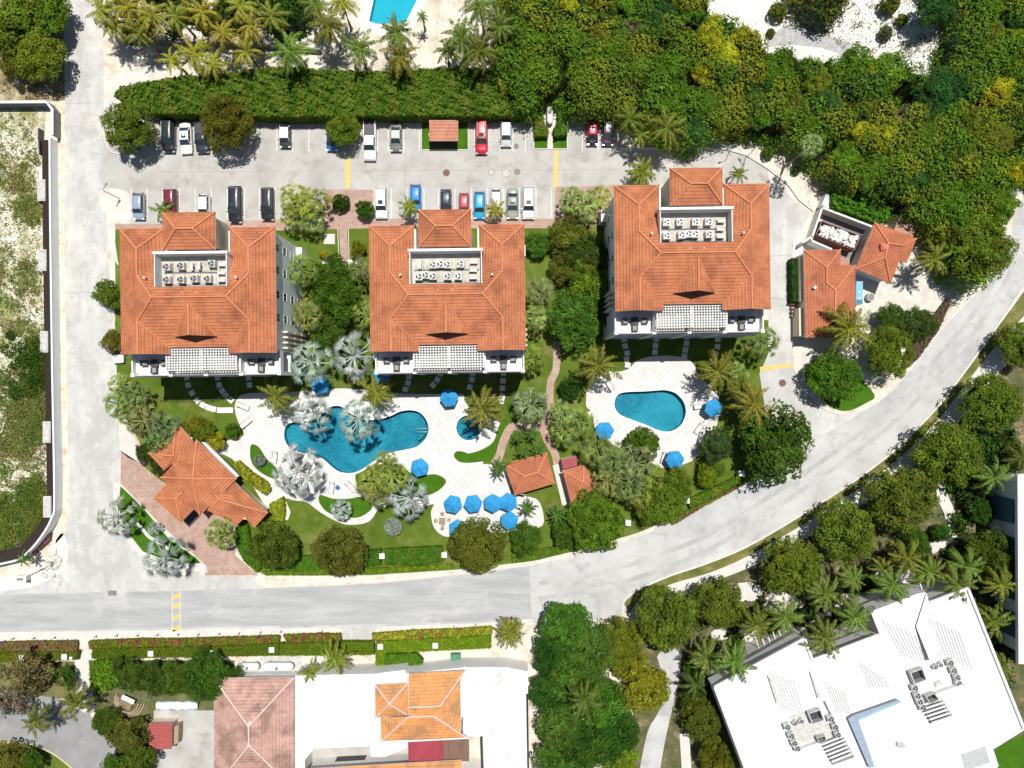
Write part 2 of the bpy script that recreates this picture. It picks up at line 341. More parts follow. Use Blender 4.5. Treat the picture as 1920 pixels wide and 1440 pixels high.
def ico(rx, ry, rz, cz, seed=0, nu=10, nv=7, amp=.12):
    rs = np.random.RandomState(seed); v = []; f = []
    ph = rs.rand(4)*6
    for j in range(nv):
        th = math.pi*(j+.5)/nv
        for i in range(nu):
            a = 2*math.pi*i/nu; k = 1 + amp*math.sin(3*a+ph[0]+j) + amp*math.cos(2*a+ph[1])
            v.append((rx*k*math.sin(th)*math.cos(a), ry*k*math.sin(th)*math.sin(a), cz + rz*math.cos(th)))
    for j in range(nv-1):
        for i in range(nu):
            q = (i+1) % nu; f.append((j*nu+i, (j+1)*nu+i, (j+1)*nu+q, j*nu+q))
    f.append(tuple(range(nu))); f.append(tuple(range((nv-1)*nu, nv*nu))[::-1]); return v, f
def colvar(n, amp=.22, warm=.08):
    g = 1 + rng.normal(size=n)*amp; w = rng.normal(size=n)*warm*.5
    C = np.stack([g*(1+w*1.6), g*(1+w*.3), g*(1-w)], 1); return np.clip(C, .25, 2.2)
def crown_mesh(name, seed, clumps=85, per=42, leaf=.26, crad=.21, flatz=.72, amp=.14, rough=.10, cvar=.2, asp=.55, warm=.07, kindcore=True):
    "tree crown of radius 4 m whose middle is the origin"
    global rng; old = rng; rng = np.random.RandomState(seed); RR = 4.0
    u = rng.rand(clumps); ph = rng.rand(clumps)*2*math.pi
    # points spread on the dome, few below
    cz = 1 - 1.35*u; sr = np.sqrt(np.clip(1-cz**2, 0, 1)); p1, p2, p3 = rng.rand(3)*6.28
    prof = 1 + amp*np.sin(2*ph+p1) + amp*.8*np.sin(3*ph+p2) + amp*.5*np.sin(5*ph+p3)
    rad = RR*(1-crad)*(1 + rng.normal(size=clumps)*rough)
    C0 = np.stack([rad*sr*prof*np.cos(ph), rad*sr*prof*np.sin(ph), rad*cz*flatz], 1)
    ni = clumps//3                        # interior clumps fill the middle
    C0[:ni] *= (rng.rand(ni)*.5+.35)[:, None]
    cr = RR*crad*(.7+.6*rng.rand(clumps)); ctone = colvar(clumps, cvar, warm)
    idx = np.repeat(np.arange(clumps), per); n = len(idx)
    d = rng.normal(size=(n, 3)); d[:, 2] = np.abs(d[:, 2])*.9 - .15*rng.rand(n); d /= np.linalg.norm(d, axis=1)[:, None]
    P = C0[idx] + d*cr[idx][:, None]*(.75+.45*rng.rand(n))[:, None]
    N = d + rng.normal(size=(n, 3))*.42; N[:, 2] += .35
    S = leaf*(.6+.8*rng.rand(n)); Cc = ctone[idx]*colvar(n, .13, .05)
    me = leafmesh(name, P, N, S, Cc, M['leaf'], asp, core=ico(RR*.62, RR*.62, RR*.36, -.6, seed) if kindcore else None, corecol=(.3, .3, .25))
    rng = old; return me
def ground_z(): return 0
CROWN = {}
for i in range(4): CROWN['fine', i] = crown_mesh('crown', 11+i, 160, 62, .15, .15, .72, .045, .05, .22)       # small-leaved round street tree
for i in range(4): CROWN['big', i] = crown_mesh('crown', 31+i, 90, 75, .22, .20, .68, .17, .12, .2)         # large-leaved, loose outline
for i in range(3): CROWN['dense', i] = crown_mesh('crown', 51+i, 140, 70, .18, .17, .6, .12, .10, .2)
for i in range(2): CROWN['ball', i] = crown_mesh('crown', 71+i, 170, 34, .22, .12, .8, .03, .02, .14)
for i in range(2): CROWN['loose', i] = crown_mesh('crown', 81+i, 60, 34, .25, .17, .6, .22, .2, .3, warm=.15, kindcore=False)
TR = MB()
def trunk_mesh():
    b = MB(); b.tube([(0, 0, -.1), (.05, .03, 1.2), (0, .08, 2.4), (.1, 0, 3.6)], [.26, .2, .17, .1], 8)
    for a in range(5):
        an = a*1.27; b.tube([(0, .05, 2.0+.1*a), (.8*math.cos(an), .8*math.sin(an), 3.1), (1.9*math.cos(an+.2), 1.9*math.sin(an+.2), 4.2)], [.12, .09, .04], 6)
    o = b.build('trunk', M['trunk']); me = o.data; bpy.data.objects.remove(o); return me
TRUNK = trunk_mesh()
cnt = {}
def tree(kind, px, py, r, tint, label, group=None, name='tree', cat='tree', hmul=1.0, squash=1.0, asp=1.0, rot=None):
    "r in photograph pixels; crown middle height follows the radius"
    R0 = r/SPX; zc = (.35 + .95*R0*hmul*squash) if kind != 'ball' else R0*.75*squash
    k = (H-zc)/H; s = R0*k/4.0*.94; p = G(px, py, zc)
    root = empty(name, (p.x, p.y, 0), 0, label, cat, group)
    i = cnt.get(kind, 0); cnt[kind] = i+1; nvv = {'fine': 4, 'big': 4, 'dense': 3, 'ball': 2, 'loose': 2}[kind]
    a = random.uniform(0, 6.28) if rot is None else rot
    c = link('crown', CROWN[kind, i % nvv], root); c.scale = (s*asp, s/asp, s*squash); c.location = (0, 0, zc)
    c.rotation_euler = (0, 0, a if asp == 1 else 0); j = lambda: 1+random.uniform(-.1, .1)
    c.color = (tint[0]*j(), tint[1]*j(), tint[2]*j(), 1)
    t = link('trunk', TRUNK, root); t.scale = (s*1.1, s*1.1, max(zc/3.9, .05)); t.rotation_euler = (0, 0, a)
    return root
# --- palms
def frond_rows(L, droop, rise, nl=22, width=.62, seed=0):
    pass
def coco_mesh(seed, nf=19, L=3.1):
    rs = np.random.RandomState(seed); V = []; F = []; C = []
    def quad(a, b, c, d, col): k = len(V); V.extend([a, b, c, d]); F.append((k, k+1, k+2, k+3)); C.extend([col]*4)
    for i in range(nf):
        az = i*2.399 + rs.rand()*.4; lvl = i/nf            # 0 young upright, 1 old hanging
        l = L*(.82+.3*rs.rand())*(.8 if lvl < .15 else 1); el0 = R(58 - 66*lvl + rs.randn()*7); drop = .75+.6*lvl+rs.rand()*.25
        old = lvl > .8 and rs.rand() < .5
        base = np.array([1.0, 1.0, 1.0])*(.85+.3*rs.rand())
        if old: base = np.array([2.0, 1.25, .7])*(.8+.3*rs.rand())
        side = np.array([-math.sin(az), math.cos(az), 0]); fw = np.array([math.cos(az), math.sin(az), 0]); up = np.array([0, 0, 1.])
        bend = rs.randn()*.42
        p = np.zeros(3); el = el0; pts = [p.copy()]; dirs = []
        n = 20
        for k in range(n):
            d = (fw*math.cos(el) + up*math.sin(el)) + side*bend*(k/n); d /= np.linalg.norm(d)
            p = p + d*l/n; pts.append(p.copy()); dirs.append(d); el -= drop/n*1.55
        dirs.append(dirs[-1])
        for k in range(n):      # rachis
            w = .055*(1-k/n*.7); nn = np.cross(dirs[k], side); nn /= np.linalg.norm(nn)
            quad(pts[k]-side*w+up*.02, pts[k+1]-side*w*.8+up*.02, pts[k+1]+side*w*.8+up*.02, pts[k]+side*w+up*.02, base*np.array([1.7, 1.5, 1.2]))
        for k in range(2, n+1):
            t = k/n; ll = l*.16*math.sin(math.pi*min(1, .12+t*.86))**.6*(.9+.2*rs.rand())
            if k == n: ll *= .8
            for s_ in (-1, 1):
                for h in (0, .5):
                    if rs.rand() < .30: continue
                    q = pts[k]*(1-h) + pts[k-1]*h; d = dirs[min(k, n-1)]
                    out = side*s_*.86 + d*.62 - up*(.22+.25*rs.rand()+.2*lvl); out /= np.linalg.norm(out)
                    w = d*.04; tip = q + out*ll*.98 - up*ll*.16; mid = q + out*ll*.55
                    col = base*(.45+.95*rs.rand())*np.array([1+.35*t, 1+.12*t, 1])
                    quad(q - w*.8, mid - w, mid + w, q + w*.8, col)
                    quad(mid - w, tip - w*.25, tip + w*.25, mid + w, col)
    # coconuts / heart
    for i in range(7):
        a = rs.rand()*6.28; r = .22; c = np.array([r*math.cos(a), r*math.sin(a), -.2])
        for (dx, dy) in ((1, 0), (0, 1)):
            quad(c+np.array([-.13*dx, -.13*dy, -.13]), c+np.array([.13*dx, .13*dy, -.13]), c+np.array([.13*dx, .13*dy, .13]), c+np.array([-.13*dx, -.13*dy, .13]), np.array([1.6, 1.1, .5]))
    return rawmesh('fronds', V, F, C, M['frond'])
def rawmesh(name, V, F, C, mat):
    me = bpy.data.meshes.new(name); me.from_pydata([tuple(v) for v in V], [], F)
    ca = me.color_attributes.new('Col', 'FLOAT_COLOR', 'POINT')
    ca.data.foreach_set('color', np.hstack([np.array(C), np.ones((len(C), 1))]).reshape(-1).astype(np.float32)); me.materials.append(mat); me.update(); return me
def fan_mesh(seed, nl=34, Rl=1.0, Rc=2.4, segs=16, spread=235, dead=.06, deep=.45):
    "fan-leaved crown: petioles carry round pleated blades"
    rs = np.random.RandomState(seed); V = []; F = []; C = []
    for i in range(nl):
        lvl = (i+.5)/nl; az = i*2.399 + rs.rand()*.5; el = R(80 - 92*lvl**.8 + rs.randn()*5)
        pl = (Rc-Rl*.75)*(.75+.35*rs.rand()); fw = np.array([math.cos(az), math.sin(az), 0]); up = np.array([0, 0, 1.]); side = np.array([-math.sin(az), math.cos(az), 0])
        d = fw*math.cos(el) + up*math.sin(el); hub = d*pl - up*pl*.12*lvl
        col0 = np.array([1., 1, 1])*(.5+.8*rs.rand())
        if lvl > .85 and rs.rand() < dead*5: col0 = np.array([1.8, 1.35, .9])*.7
        k = len(V); w = .05; V += [side*-w, hub-side*w, hub+side*w, side*w]; F.append((k, k+1, k+2, k+3)); C += [col0*1.25]*4
        # blade plane: axis d, tilted outwards
        e2 = el - R(28+20*rs.rand()); d2 = fw*math.cos(e2) + up*math.sin(e2); nrm = np.cross(side, d2)
        Rb = Rl*(.85+.3*rs.rand()); sp = R(spread)
        for s_ in range(segs):
            a0 = -sp/2 + sp*s_/segs; a1 = a0 + sp/segs; am = (a0+a1)/2
            def pt(a, r, lift=0, dr=0): return hub + (d2*math.cos(a) + side*math.sin(a))*r + nrm*-lift - up*dr
            rr = Rb*(.82+.25*rs.rand())*(1-.18*abs(am)/(sp/2)); fold = .05*Rl
            inner = Rb*deep
            cc = col0*(.72+.5*rs.rand())
            k = len(V); V += [hub, pt(a0, inner, 0), pt(am, inner*1.02, fold), pt(a1, inner, 0)]; F += [(k, k+1, k+2), (k, k+2, k+3)]; C += [cc]*4
            k = len(V); dr = .16*rr*(.5+lvl); V += [pt(a0, inner, 0), pt(am, rr, 0, dr), pt(am, inner*1.02, fold), pt(a1, inner, 0)]; F += [(k, k+1, k+2), (k+2, k+1, k+3)]; C += [cc, cc*1.1, cc, cc]
    return rawmesh('fronds', V, F, C, M['frond'])
PALM = {}
for i in range(5): PALM['coco', i] = coco_mesh(100+i, nf=25+i % 3*3)
for i in range(3): PALM['fan', i] = fan_mesh(120+i, 32, .95, 2.4, 7, 125, .1, .38)
for i in range(3): PALM['silver', i] = fan_mesh(130+i, 26, 1.25, 3.25, 9, 125, 0, .42)
for i in range(2): PALM['young', i] = coco_mesh(140+i, nf=15, L=2.2)
NV = {'coco': 5, 'fan': 3, 'silver': 3, 'young': 2}
RAD = {'coco': 3.15, 'fan': 2.3, 'silver': 3.4, 'young': 2.2}
def ptrunk_mesh():
    b = MB(); b.tube([(0, 0, -.02), (.04, 0, .3), (.05, .02, .6), (0, 0, 1.0)], [.24, .17, .15, .13], 8)
    o = b.build('trunk', M['ptrunk']); me = o.data; bpy.data.objects.remove(o); return me
PTR = ptrunk_mesh()
GREEN = (.105, .165, .028); YG = (.21, .24, .03); SILV = (.36, .42, .375); FANG = (.19, .25, .07); DKG = (.07, .11, .022)
def palm(kind, px, py, r, h, tint, label, group=None, lean=(0, 0), name=None):
    z = h; k = (H-z)/H; s = r/SPX*k/RAD[kind]*(1.12 if kind in ('coco', 'silver') else 1); p = G(px, py, z)
    nm = name or {'coco': 'coconut_palm', 'fan': 'fan_palm', 'silver': 'silver_palm', 'young': 'palm'}[kind]
    root = empty(nm, (p.x-lean[0], p.y-lean[1], 0), 0, label, 'palm', group)
    i = cnt.get(kind, 0); cnt[kind] = i+1
    c = link('fronds', PALM[kind, i % NV[kind]], root); c.location = (lean[0], lean[1], h); c.scale = (s, s, s); c.rotation_euler = (0, 0, random.uniform(0, 6.28))
    j = lambda: 1+random.uniform(-.1, .1); bb = 1.35 if kind == 'fan' else 1.0; c.color = (tint[0]*j()*bb, tint[1]*j()*bb, tint[2]*j()*bb, 1)
    t = link('trunk', PTR, root)
    L = math.sqrt(h*h+lean[0]**2+lean[1]**2); t.scale = (1, 1, h)
    if lean != (0, 0):
        t.matrix_local = Matrix(((1, 0, lean[0], 0), (0, 1, lean[1], 0), (0, 0, h, 0), (0, 0, 0, 1)))
        t.rotation_euler = (0, 0, 0); t.scale = (1, 1, L)
        q = Vector((lean[0], lean[1], h)).to_track_quat('Z', 'X'); t.rotation_mode = 'QUATERNION'; t.rotation_quaternion = q
    return root
# --- masses following an outline
def inpoly(P, poly):
    x, y = P[:, 0], P[:, 1]; ins = np.zeros(len(P), bool); n = len(poly)
    for i in range(n):
        x0, y0 = poly[i][0], poly[i][1]; x1, y1 = poly[i-1][0], poly[i-1][1]
        c = ((y0 > y) != (y1 > y)) & (x < (x1-x0)*(y-y0)/((y1-y0) or 1e-9) + x0); ins ^= c
    return ins
def sample(poly, n):
    a = np.array([(p[0], p[1]) for p in poly]); lo, hi = a.min(0), a.max(0); out = []
    got = 0
    while got < n:
        q = lo + rng.rand(n*2, 2)*(hi-lo); q = q[inpoly(q, poly)]; out.append(q); got += len(q)
        if len(q) == 0: break
    return np.vstack(out)[:n]
def polyarea(p): return abs(sum(p[i-1][0]*p[i][1]-p[i][0]*p[i-1][1] for i in range(len(p))))/2
def lowfreq(P, seed, scale):
    rs = np.random.RandomState(seed); v = np.zeros(len(P))
    for k in range(7):
        a = rs.rand()*6.28; f = (0.6+rs.rand()*1.4)/scale; ph = rs.rand()*6.28
        v += np.sin((P[:, 0]*math.cos(a)+P[:, 1]*math.sin(a))*f*2*math.pi + ph)
    return v/7**.5
def hedge(pts, h, cols, label, name='hedge', cat='hedge', leaf=.16, dens=26, bumpy=.12, patch=3.0, group=None, edge=1.0, kind=None, trim=True, seedp=1):
    "pts: outline in photograph pixels at the hedge's top; cols: list of colours patched over it"
    poly = [(p.x, p.y) for p in GP(pts, h)]
    A = polyarea(poly); n = int(A*dens); Q = sample(poly, n)
    z = h + lowfreq(Q, seedp, 1.6)*bumpy + rng.normal(size=n)*(.03 if trim else .10)
    P = [np.column_stack([Q, z])]; N = [np.column_stack([rng.normal(size=(n, 2))*.33, np.ones(n)])]
    for i in range(len(poly)):
        a, b = np.array(poly[i-1]), np.array(poly[i]); L = np.linalg.norm(b-a); m = int(L*h*dens*.7)
        if m < 1: continue
        t = rng.rand(m)[:, None]; zz = rng.rand(m)*h; nd = np.array([(b-a)[1], -(b-a)[0]])/(L+1e-9)
        c = np.array(poly).mean(0)
        off = rng.normal(size=(m, 1))*.06*edge
        if polysign(poly) < 0: nd = -nd
        P.append(np.column_stack([a+(b-a)*t + nd*off, zz])); N.append(np.column_stack([np.tile(nd, (m, 1)) + rng.normal(size=(m, 2))*.4, rng.rand(m)*.8]))
    P = np.vstack(P); N = np.vstack(N); n = len(P)
    f = lowfreq(P, 5+seedp, patch) + rng.normal(size=n)*.35
    cols = np.array(cols); idx = np.clip(((f+1.4)/2.8*len(cols)).astype(int), 0, len(cols)-1)
    C = cols[idx]*colvar(n, .2, .06); S = leaf*(.6+.8*rng.rand(n))
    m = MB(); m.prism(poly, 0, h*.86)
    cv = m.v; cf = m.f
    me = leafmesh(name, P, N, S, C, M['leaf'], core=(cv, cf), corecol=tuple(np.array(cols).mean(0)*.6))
    o = link(name, me); return tag(o, label, cat, group, kind)
def polysign(p): return 1 if sum(p[i-1][0]*p[i][1]-p[i][0]*p[i-1][1] for i in range(len(p))) > 0 else -1
def strip(a, b, w):
    "rectangle outline round the segment a-b, in pixels"
    a, b = Vector((*a, 0)), Vector((*b, 0)); d = (b-a).normalized(); n = Vector((-d.y, d.x, 0))*w/2
    return [(q.x, q.y) for q in (a-n, b-n, b+n, a+n)]
def band(pts, w):
    L = []; Rr = []
    for i, p in enumerate(pts):
        a = Vector((*pts[max(i-1, 0)], 0)); b = Vector((*pts[min(i+1, len(pts)-1)], 0)); d = (b-a).normalized(); n = Vector((-d.y, d.x, 0))*w/2
        L.append((p[0]+n.x, p[1]+n.y)); Rr.append((p[0]-n.x, p[1]-n.y))
    return L + Rr[::-1]
def mass(name, pts, zbase, palette, label, cat, crown_r=(1.6, 3.6), dens=15, leaf=.27, ncr=120, seed=3, hole=None, hvar=1.6, kind='stuff'):
    "a thicket: many fused crowns over an outline"
    poly = [(p.x, p.y) for p in GP(pts, zbase)]; rs = np.random.RandomState(seed)
    Cn = sample(poly, ncr); Rr = crown_r[0] + rs.rand(ncr)*(crown_r[1]-crown_r[0]); Zc = zbase - 1.2 + rs.rand(ncr)*hvar
    pal = np.array(palette)
    fld = lowfreq(np.array(Cn), seed+1, 30); ci = np.clip(((fld+1.3)/2.6*len(pal)+rs.normal(size=ncr)*.8).astype(int), 0, len(pal)-1)
    ccol = pal[ci]
    def field(Q):
        best = np.full(len(Q), zbase-2.2); who = np.zeros(len(Q), int)
        for i in range(ncr):
            d2 = (Q[:, 0]-Cn[i, 0])**2 + (Q[:, 1]-Cn[i, 1])**2; m = d2 < Rr[i]**2
            z = np.full(len(Q), -9.); z[m] = Zc[i] + .8*np.sqrt(Rr[i]**2-d2[m]); u = z > best; best[u] = z[u]; who[u] = i
        return best, who
    A = polyarea(poly); n = int(A*dens); Q = sample(poly, n); z, who = field(Q)
    z2 = z + lowfreq(Q, seed+9, 1.1)*.28 + rs.normal(size=n)*.16 - rs.rand(n)**3*.8
    e = .15; zx, _ = field(Q+[e, 0]); zy, _ = field(Q+[0, e])
    gx, gy = np.clip((zx-z)/e, -1.5, 1.5), np.clip((zy-z)/e, -1.5, 1.5)
    N = np.column_stack([-gx, -gy, np.ones(n)]) + rs.normal(size=(n, 3))*.45
    C = ccol[who]*colvar(n, .22, .08)
    # outer skirt
    Ps = [np.column_stack([Q, z2])]; Ns = [N]; Cs = [C]
    for i in range(len(poly)):
        a, b = np.array(poly[i-1]), np.array(poly[i]); L = np.linalg.norm(b-a); m = int(L*dens*zbase*.6)
        if m < 1: continue
        t = rs.rand(m)[:, None]; q = a+(b-a)*t; nd = np.array([(b-a)[1], -(b-a)[0]])/(L+1e-9)*polysign(poly)
        zt, wt_ = field(q); q = q + nd*(rs.normal(size=(m, 1))*.45); zz = rs.rand(m)*zt
        Ps.append(np.column_stack([q, zz])); Ns.append(np.column_stack([np.tile(nd, (m, 1))+rs.normal(size=(m, 2))*.5, rs.rand(m)*1.2])); Cs.append(ccol[wt_]*colvar(m, .2, .06))
    P = np.vstack(Ps); N = np.vstack(Ns); C = np.vstack(Cs); S = leaf*(.6+.8*rs.rand(len(P)))
    # dark inner hull hiding the ground: a coarse grid just under the leaves
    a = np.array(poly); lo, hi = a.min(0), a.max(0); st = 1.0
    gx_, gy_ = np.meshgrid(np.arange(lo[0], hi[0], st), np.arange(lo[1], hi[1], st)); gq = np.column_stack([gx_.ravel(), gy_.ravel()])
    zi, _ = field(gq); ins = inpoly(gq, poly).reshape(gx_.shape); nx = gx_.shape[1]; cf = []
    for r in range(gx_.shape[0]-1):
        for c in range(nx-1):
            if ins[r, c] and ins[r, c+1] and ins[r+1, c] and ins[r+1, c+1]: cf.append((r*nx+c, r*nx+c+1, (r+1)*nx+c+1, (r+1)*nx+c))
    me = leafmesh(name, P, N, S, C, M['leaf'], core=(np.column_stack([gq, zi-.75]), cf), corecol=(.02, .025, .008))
    o = link(name, me); tag(o, label, cat, None, kind); return o
def scrub(name, pts, nclump, label, cols, rmin=.3, rmax=1.5, hh=.5, dens=26, leaf=.10, seed=1, cat='scrub', stray=.15):
    poly = [(p.x, p.y) for p in GP(pts, 0)]; rs = np.random.RandomState(seed); Cn = sample(poly, nclump); f = lowfreq(Cn, seed, 14)
    P = []; C = []; cols = np.array(cols)
    for i in range(nclump):
        if rs.rand() > .55+.4*f[i]: continue
        r = rmin+(rmax-rmin)*rs.rand()**2; n = int(dens*r*r*3.1)+4; a = rs.rand(n)*6.28; q = r*np.sqrt(rs.rand(n))*(1+.3*np.sin(3*a+i))
        z = hh*(.3+.9*rs.rand())*np.clip(1-(q/r)**2, .05, 1)*(.6+.4*min(r, 1.2)) + rs.rand(n)*.12
        P.append(np.column_stack([Cn[i, 0]+q*np.cos(a), Cn[i, 1]+q*np.sin(a), z])); C.append(cols[rs.randint(len(cols))]*colvar(n, .25, .12))
    ns = int(polyarea(poly)*stray*10); Q = sample(poly, ns); P.append(np.column_stack([Q, rs.rand(ns)*.12+.03])); C.append(cols[rs.randint(len(cols), size=ns)]*colvar(ns, .25, .12))
    P = np.vstack(P); C = np.vstack(C); P = P[inpoly(P, poly)] if False else P; n = len(P)
    me = leafmesh(name, P, rs.normal(size=(n, 3))*[.6, .6, .3]+[0, 0, .8], leaf*(.6+rs.rand(n)*1.1), C, M['leaf'], .45)
    o = link(name, me); return tag(o, label, cat, None, 'stuff')
# ---------------------------------------------------------------- ground, roads, paving, pools
def sheet(name, loops, lay, mat, kind='structure'):
    z = lay*.006
    b = MB(); b.sheet([GP(l, z) for l in loops], z); o = b.build(name, mat)
    if kind: o['kind'] = kind
    return o
def kerb(name, pts, w=.18, h=.13, mat=None, label=None, px=True):
    q = [(p.x, p.y) for p in GP(pts, h)] if px else pts; b = MB(); n = len(q); wl = []; wr = []
    for i in range(n):
        a = Vector((*q[max(i-1, 0)], 0)); c = Vector((*q[min(i+1, n-1)], 0)); d = (c-a).normalized(); m = Vector((-d.y, d.x, 0))*w/2
        wl.append((q[i][0]+m.x, q[i][1]+m.y)); wr.append((q[i][0]-m.x, q[i][1]-m.y))
    b.prism(wl + wr[::-1], 0, h); o = b.build(name, mat or M['kerb']); o['kind'] = 'structure'; return o
POOL1 = smooth(T(1, 2, [(500, 225), (540, 185), (580, 165), (640, 170), (700, 215), (790, 262), (870, 270), (950, 258), (1020, 235), (1080, 207), (1160, 196), (1230, 215), (1278, 270), (1296, 340), (1272, 410), (1210, 468), (1130, 490), (1020, 512), (930, 548), (850, 603), (770, 652), (700, 668), (620, 655), (560, 612), (500, 560), (420, 530), (330, 510), (255, 480), (217, 420), (213, 350), (240, 300), (300, 285), (400, 275), (460, 250)]))
TUB = [(879+23.5*math.cos(a*math.pi/14), 802+23.5*math.sin(a*math.pi/14)) for a in range(28)]
POOL2 = smooth(T(2, 2, [(768, 160), (772, 120), (790, 85), (830, 65), (900, 58), (1000, 55), (1090, 48), (1150, 46), (1220, 65), (1275, 115), (1300, 170), (1302, 230), (1272, 300), (1215, 345), (1150, 357), (1080, 340), (1000, 305), (900, 268), (820, 235), (782, 198)]))
POOL0 = [(707, -30), (797, -30), (757, 50), (740, 57), (692, 40)]
HOLES = [POOL1, TUB, POOL2, POOL0]
F = 6000
sheet('ground', [[(-F, -F), (F, -F), (F, F), (-F, F)]] + HOLES, 0, M['sand'])
LAWN = [(216, 420), (300, 418), (540, 425), (840, 425), (1140, 405), (1165, 600), (1445, 600), (1440, 670), (1424, 700), (1445, 745), (1478, 775), (1500, 830), (1470, 868), (1400, 905), (1290, 957), (1200, 998), (1090, 1030), (1000, 1052), (860, 1068), (700, 1078), (500, 1080), (470, 1064), (440, 1000), (300, 900), (262, 870), (262, 830), (240, 790), (205, 740), (205, 700), (216, 600)]
sheet('lawn', [LAWN, POOL1, TUB, POOL2], 1, M['lawn'])
ROADL = [(118, 0), (155, -120), (200, -120), (193, 0), (192, 190), (193, 262), (215, 290), (240, 298), (1160, 284), (1330, 280), (1400, 288), (1450, 330), (1485, 372), (1520, 398), (1484, 470), (1485, 640), (1488, 690), (1505, 722), (1545, 768), (1590, 777), (1648, 755), (1640, 790), (1480, 905), (1440, 800), (1424, 700), (1440, 665), (1441, 590), (1441, 420), (1150, 345), (1035, 420), (520, 425), (220, 414), (205, 420), (200, 470), (215, 600), (225, 850), (222, 940), (240, 1000), (275, 1052), (330, 1078), (386, 1079), (480, 1080), (480, 1110), (0, 1113), (-60, 1113), (-60, 1096), (30, 1090), (90, 1070), (118, 1000), (118, 900), (113, 600), (122, 300), (122, 190)]
sheet('access_lane', [ROADL], 2, M['lane'])
MAIN = smooth([(-400, 1116), (0, 1113), (330, 1107), (480, 1103), (700, 1093), (850, 1078), (1000, 1058), (1100, 1036), (1200, 1006), (1290, 965), (1392, 912), (1470, 862), (1540, 818), (1640, 758), (1690, 710), (1722, 668), (1790, 592), (1850, 530), (1893, 460), (1905, 400), (1960, 300), (2100, 100)], 4, False) + smooth([(2160, 140), (2020, 330), (1960, 470), (1920, 535), (1850, 640), (1790, 722), (1750, 772), (1680, 842), (1600, 903), (1500, 967), (1440, 1002), (1400, 1025), (1320, 1058), (1260, 1078), (1198, 1106), (1172, 1135), (1168, 1152), (1100, 1165), (1000, 1168), (900, 1172), (640, 1180), (330, 1183), (150, 1190), (0, 1196), (-400, 1196)], 4, False)
sheet('main_road', [MAIN], 3, M['main'])
sheet('worn_road', [[(-400, 1116), (0, 1115), (480, 1105), (700, 1095), (850, 1080), (992, 1064), (997, 1160), (900, 1166), (640, 1172), (330, 1176), (150, 1181), (-400, 1190)]], 4, M['asph'])
PARK = [(193, 262), (290, 222), (1155, 222), (1158, 277), (1325, 277), (1365, 280), (1400, 290), (1440, 318), (1442, 350), (1150, 346), (1038, 408), (845, 411), (520, 409), (300, 420), (246, 420), (246, 362), (205, 352), (193, 345)]
sheet('parking_lot', [PARK], 3, M['park'])
# grey patched strips and the exit road surface are the same concrete
b = MB()
for x in list(range(296, 500, 31)) + [519, 548, 579, 611, 676, 708, 728, 757, 786, 890, 917, 938, 962, 985, 1092, 1122, 1155]:
    b.prism([(q.x, q.y) for q in GP(strip((x, 228), (x, 284), 1.6), .022)], .019, .022)
for x in [246, 276, 305, 336, 366, 396, 426, 458, 486, 516, 700, 734, 763, 795, 822, 853, 884, 914, 944, 974, 1005, 1034]:
    b.prism([(q.x, q.y) for q in GP(strip((x, 352), (x, 410), 1.6), .022)], .019, .022)
o = b.build('parking_markings', M['line']); o['kind'] = 'structure'
b = MB()
for x in (193, 548): b.prism([(q.x, q.y) for q in GP(strip((190, x), (122, x+1), .8), .016)], .0135, .0155)
for a, c in (((300, 322), (1150, 318)), ((1445, 480), (1484, 478)), ((1445, 560), (1484, 560)), ((500, 290), (500, 350)), ((760, 288), (760, 348)), ((900, 288), (900, 345))):
    b.prism([(q.x, q.y) for q in GP(strip(a, c, 1.0), .022)], .019, .0215)
o = b.build('concrete_joints', flat('dark_joint', (.34, .33, .32), .9)); o['kind'] = 'structure'
# yellow strips
for pts in (strip((652, 291), (652, 352), 9), strip((1043, 282), (1041, 351), 8)): sheet('yellow_parking_strip', [pts], 4, M['yellow'])
trk = nmat('tyre_worn_concrete', [(.3, (.34, .34, .335)), (.5, (.435, .432, .425)), (.72, (.53, .525, .515))], .2, 10, .9, extra=[(.35, .5, .66, (.36, .36, .36))])
for off in (-14, 15): sheet('tyre_track', [band(smooth([(1010, 1108+off), (1120, 1090+off), (1240, 1053+off), (1340, 1010+off), (1450, 940+off), (1570, 858+off), (1680, 772+off*1.1), (1760, 685+off*1.2), (1840, 585+off*1.3), (1905, 470+off*1.4)], 4, False), 9)], 4, trk)
sheet('small_lawn', [smooth([(1508, 700), (1530, 735), (1562, 765), (1592, 770), (1625, 755), (1640, 740), (1600, 700), (1540, 670)], 3)], 5, M['lawn2'])
sheet('yellow_parking_strip', [strip((1425, 692), (1486, 684), 8)], 4, M['yellow'])
b = MB()
for y in (1116, 1134, 1155, 1176): b.sheet([GP([(324, y+3), (337, y-5), (337, y+3), (324, y+9)], .03)], .03)
o = b.build('orange_crossing_marks', M['orange']); o['kind'] = 'structure'
b = MB()
for x in (323, 338): b.prism([(q.x, q.y) for q in GP(strip((x, 1108), (x, 1181), 1.2), .03)], .025, .029)
o = b.build('crossing_lines', M['line']); o['kind'] = 'structure'
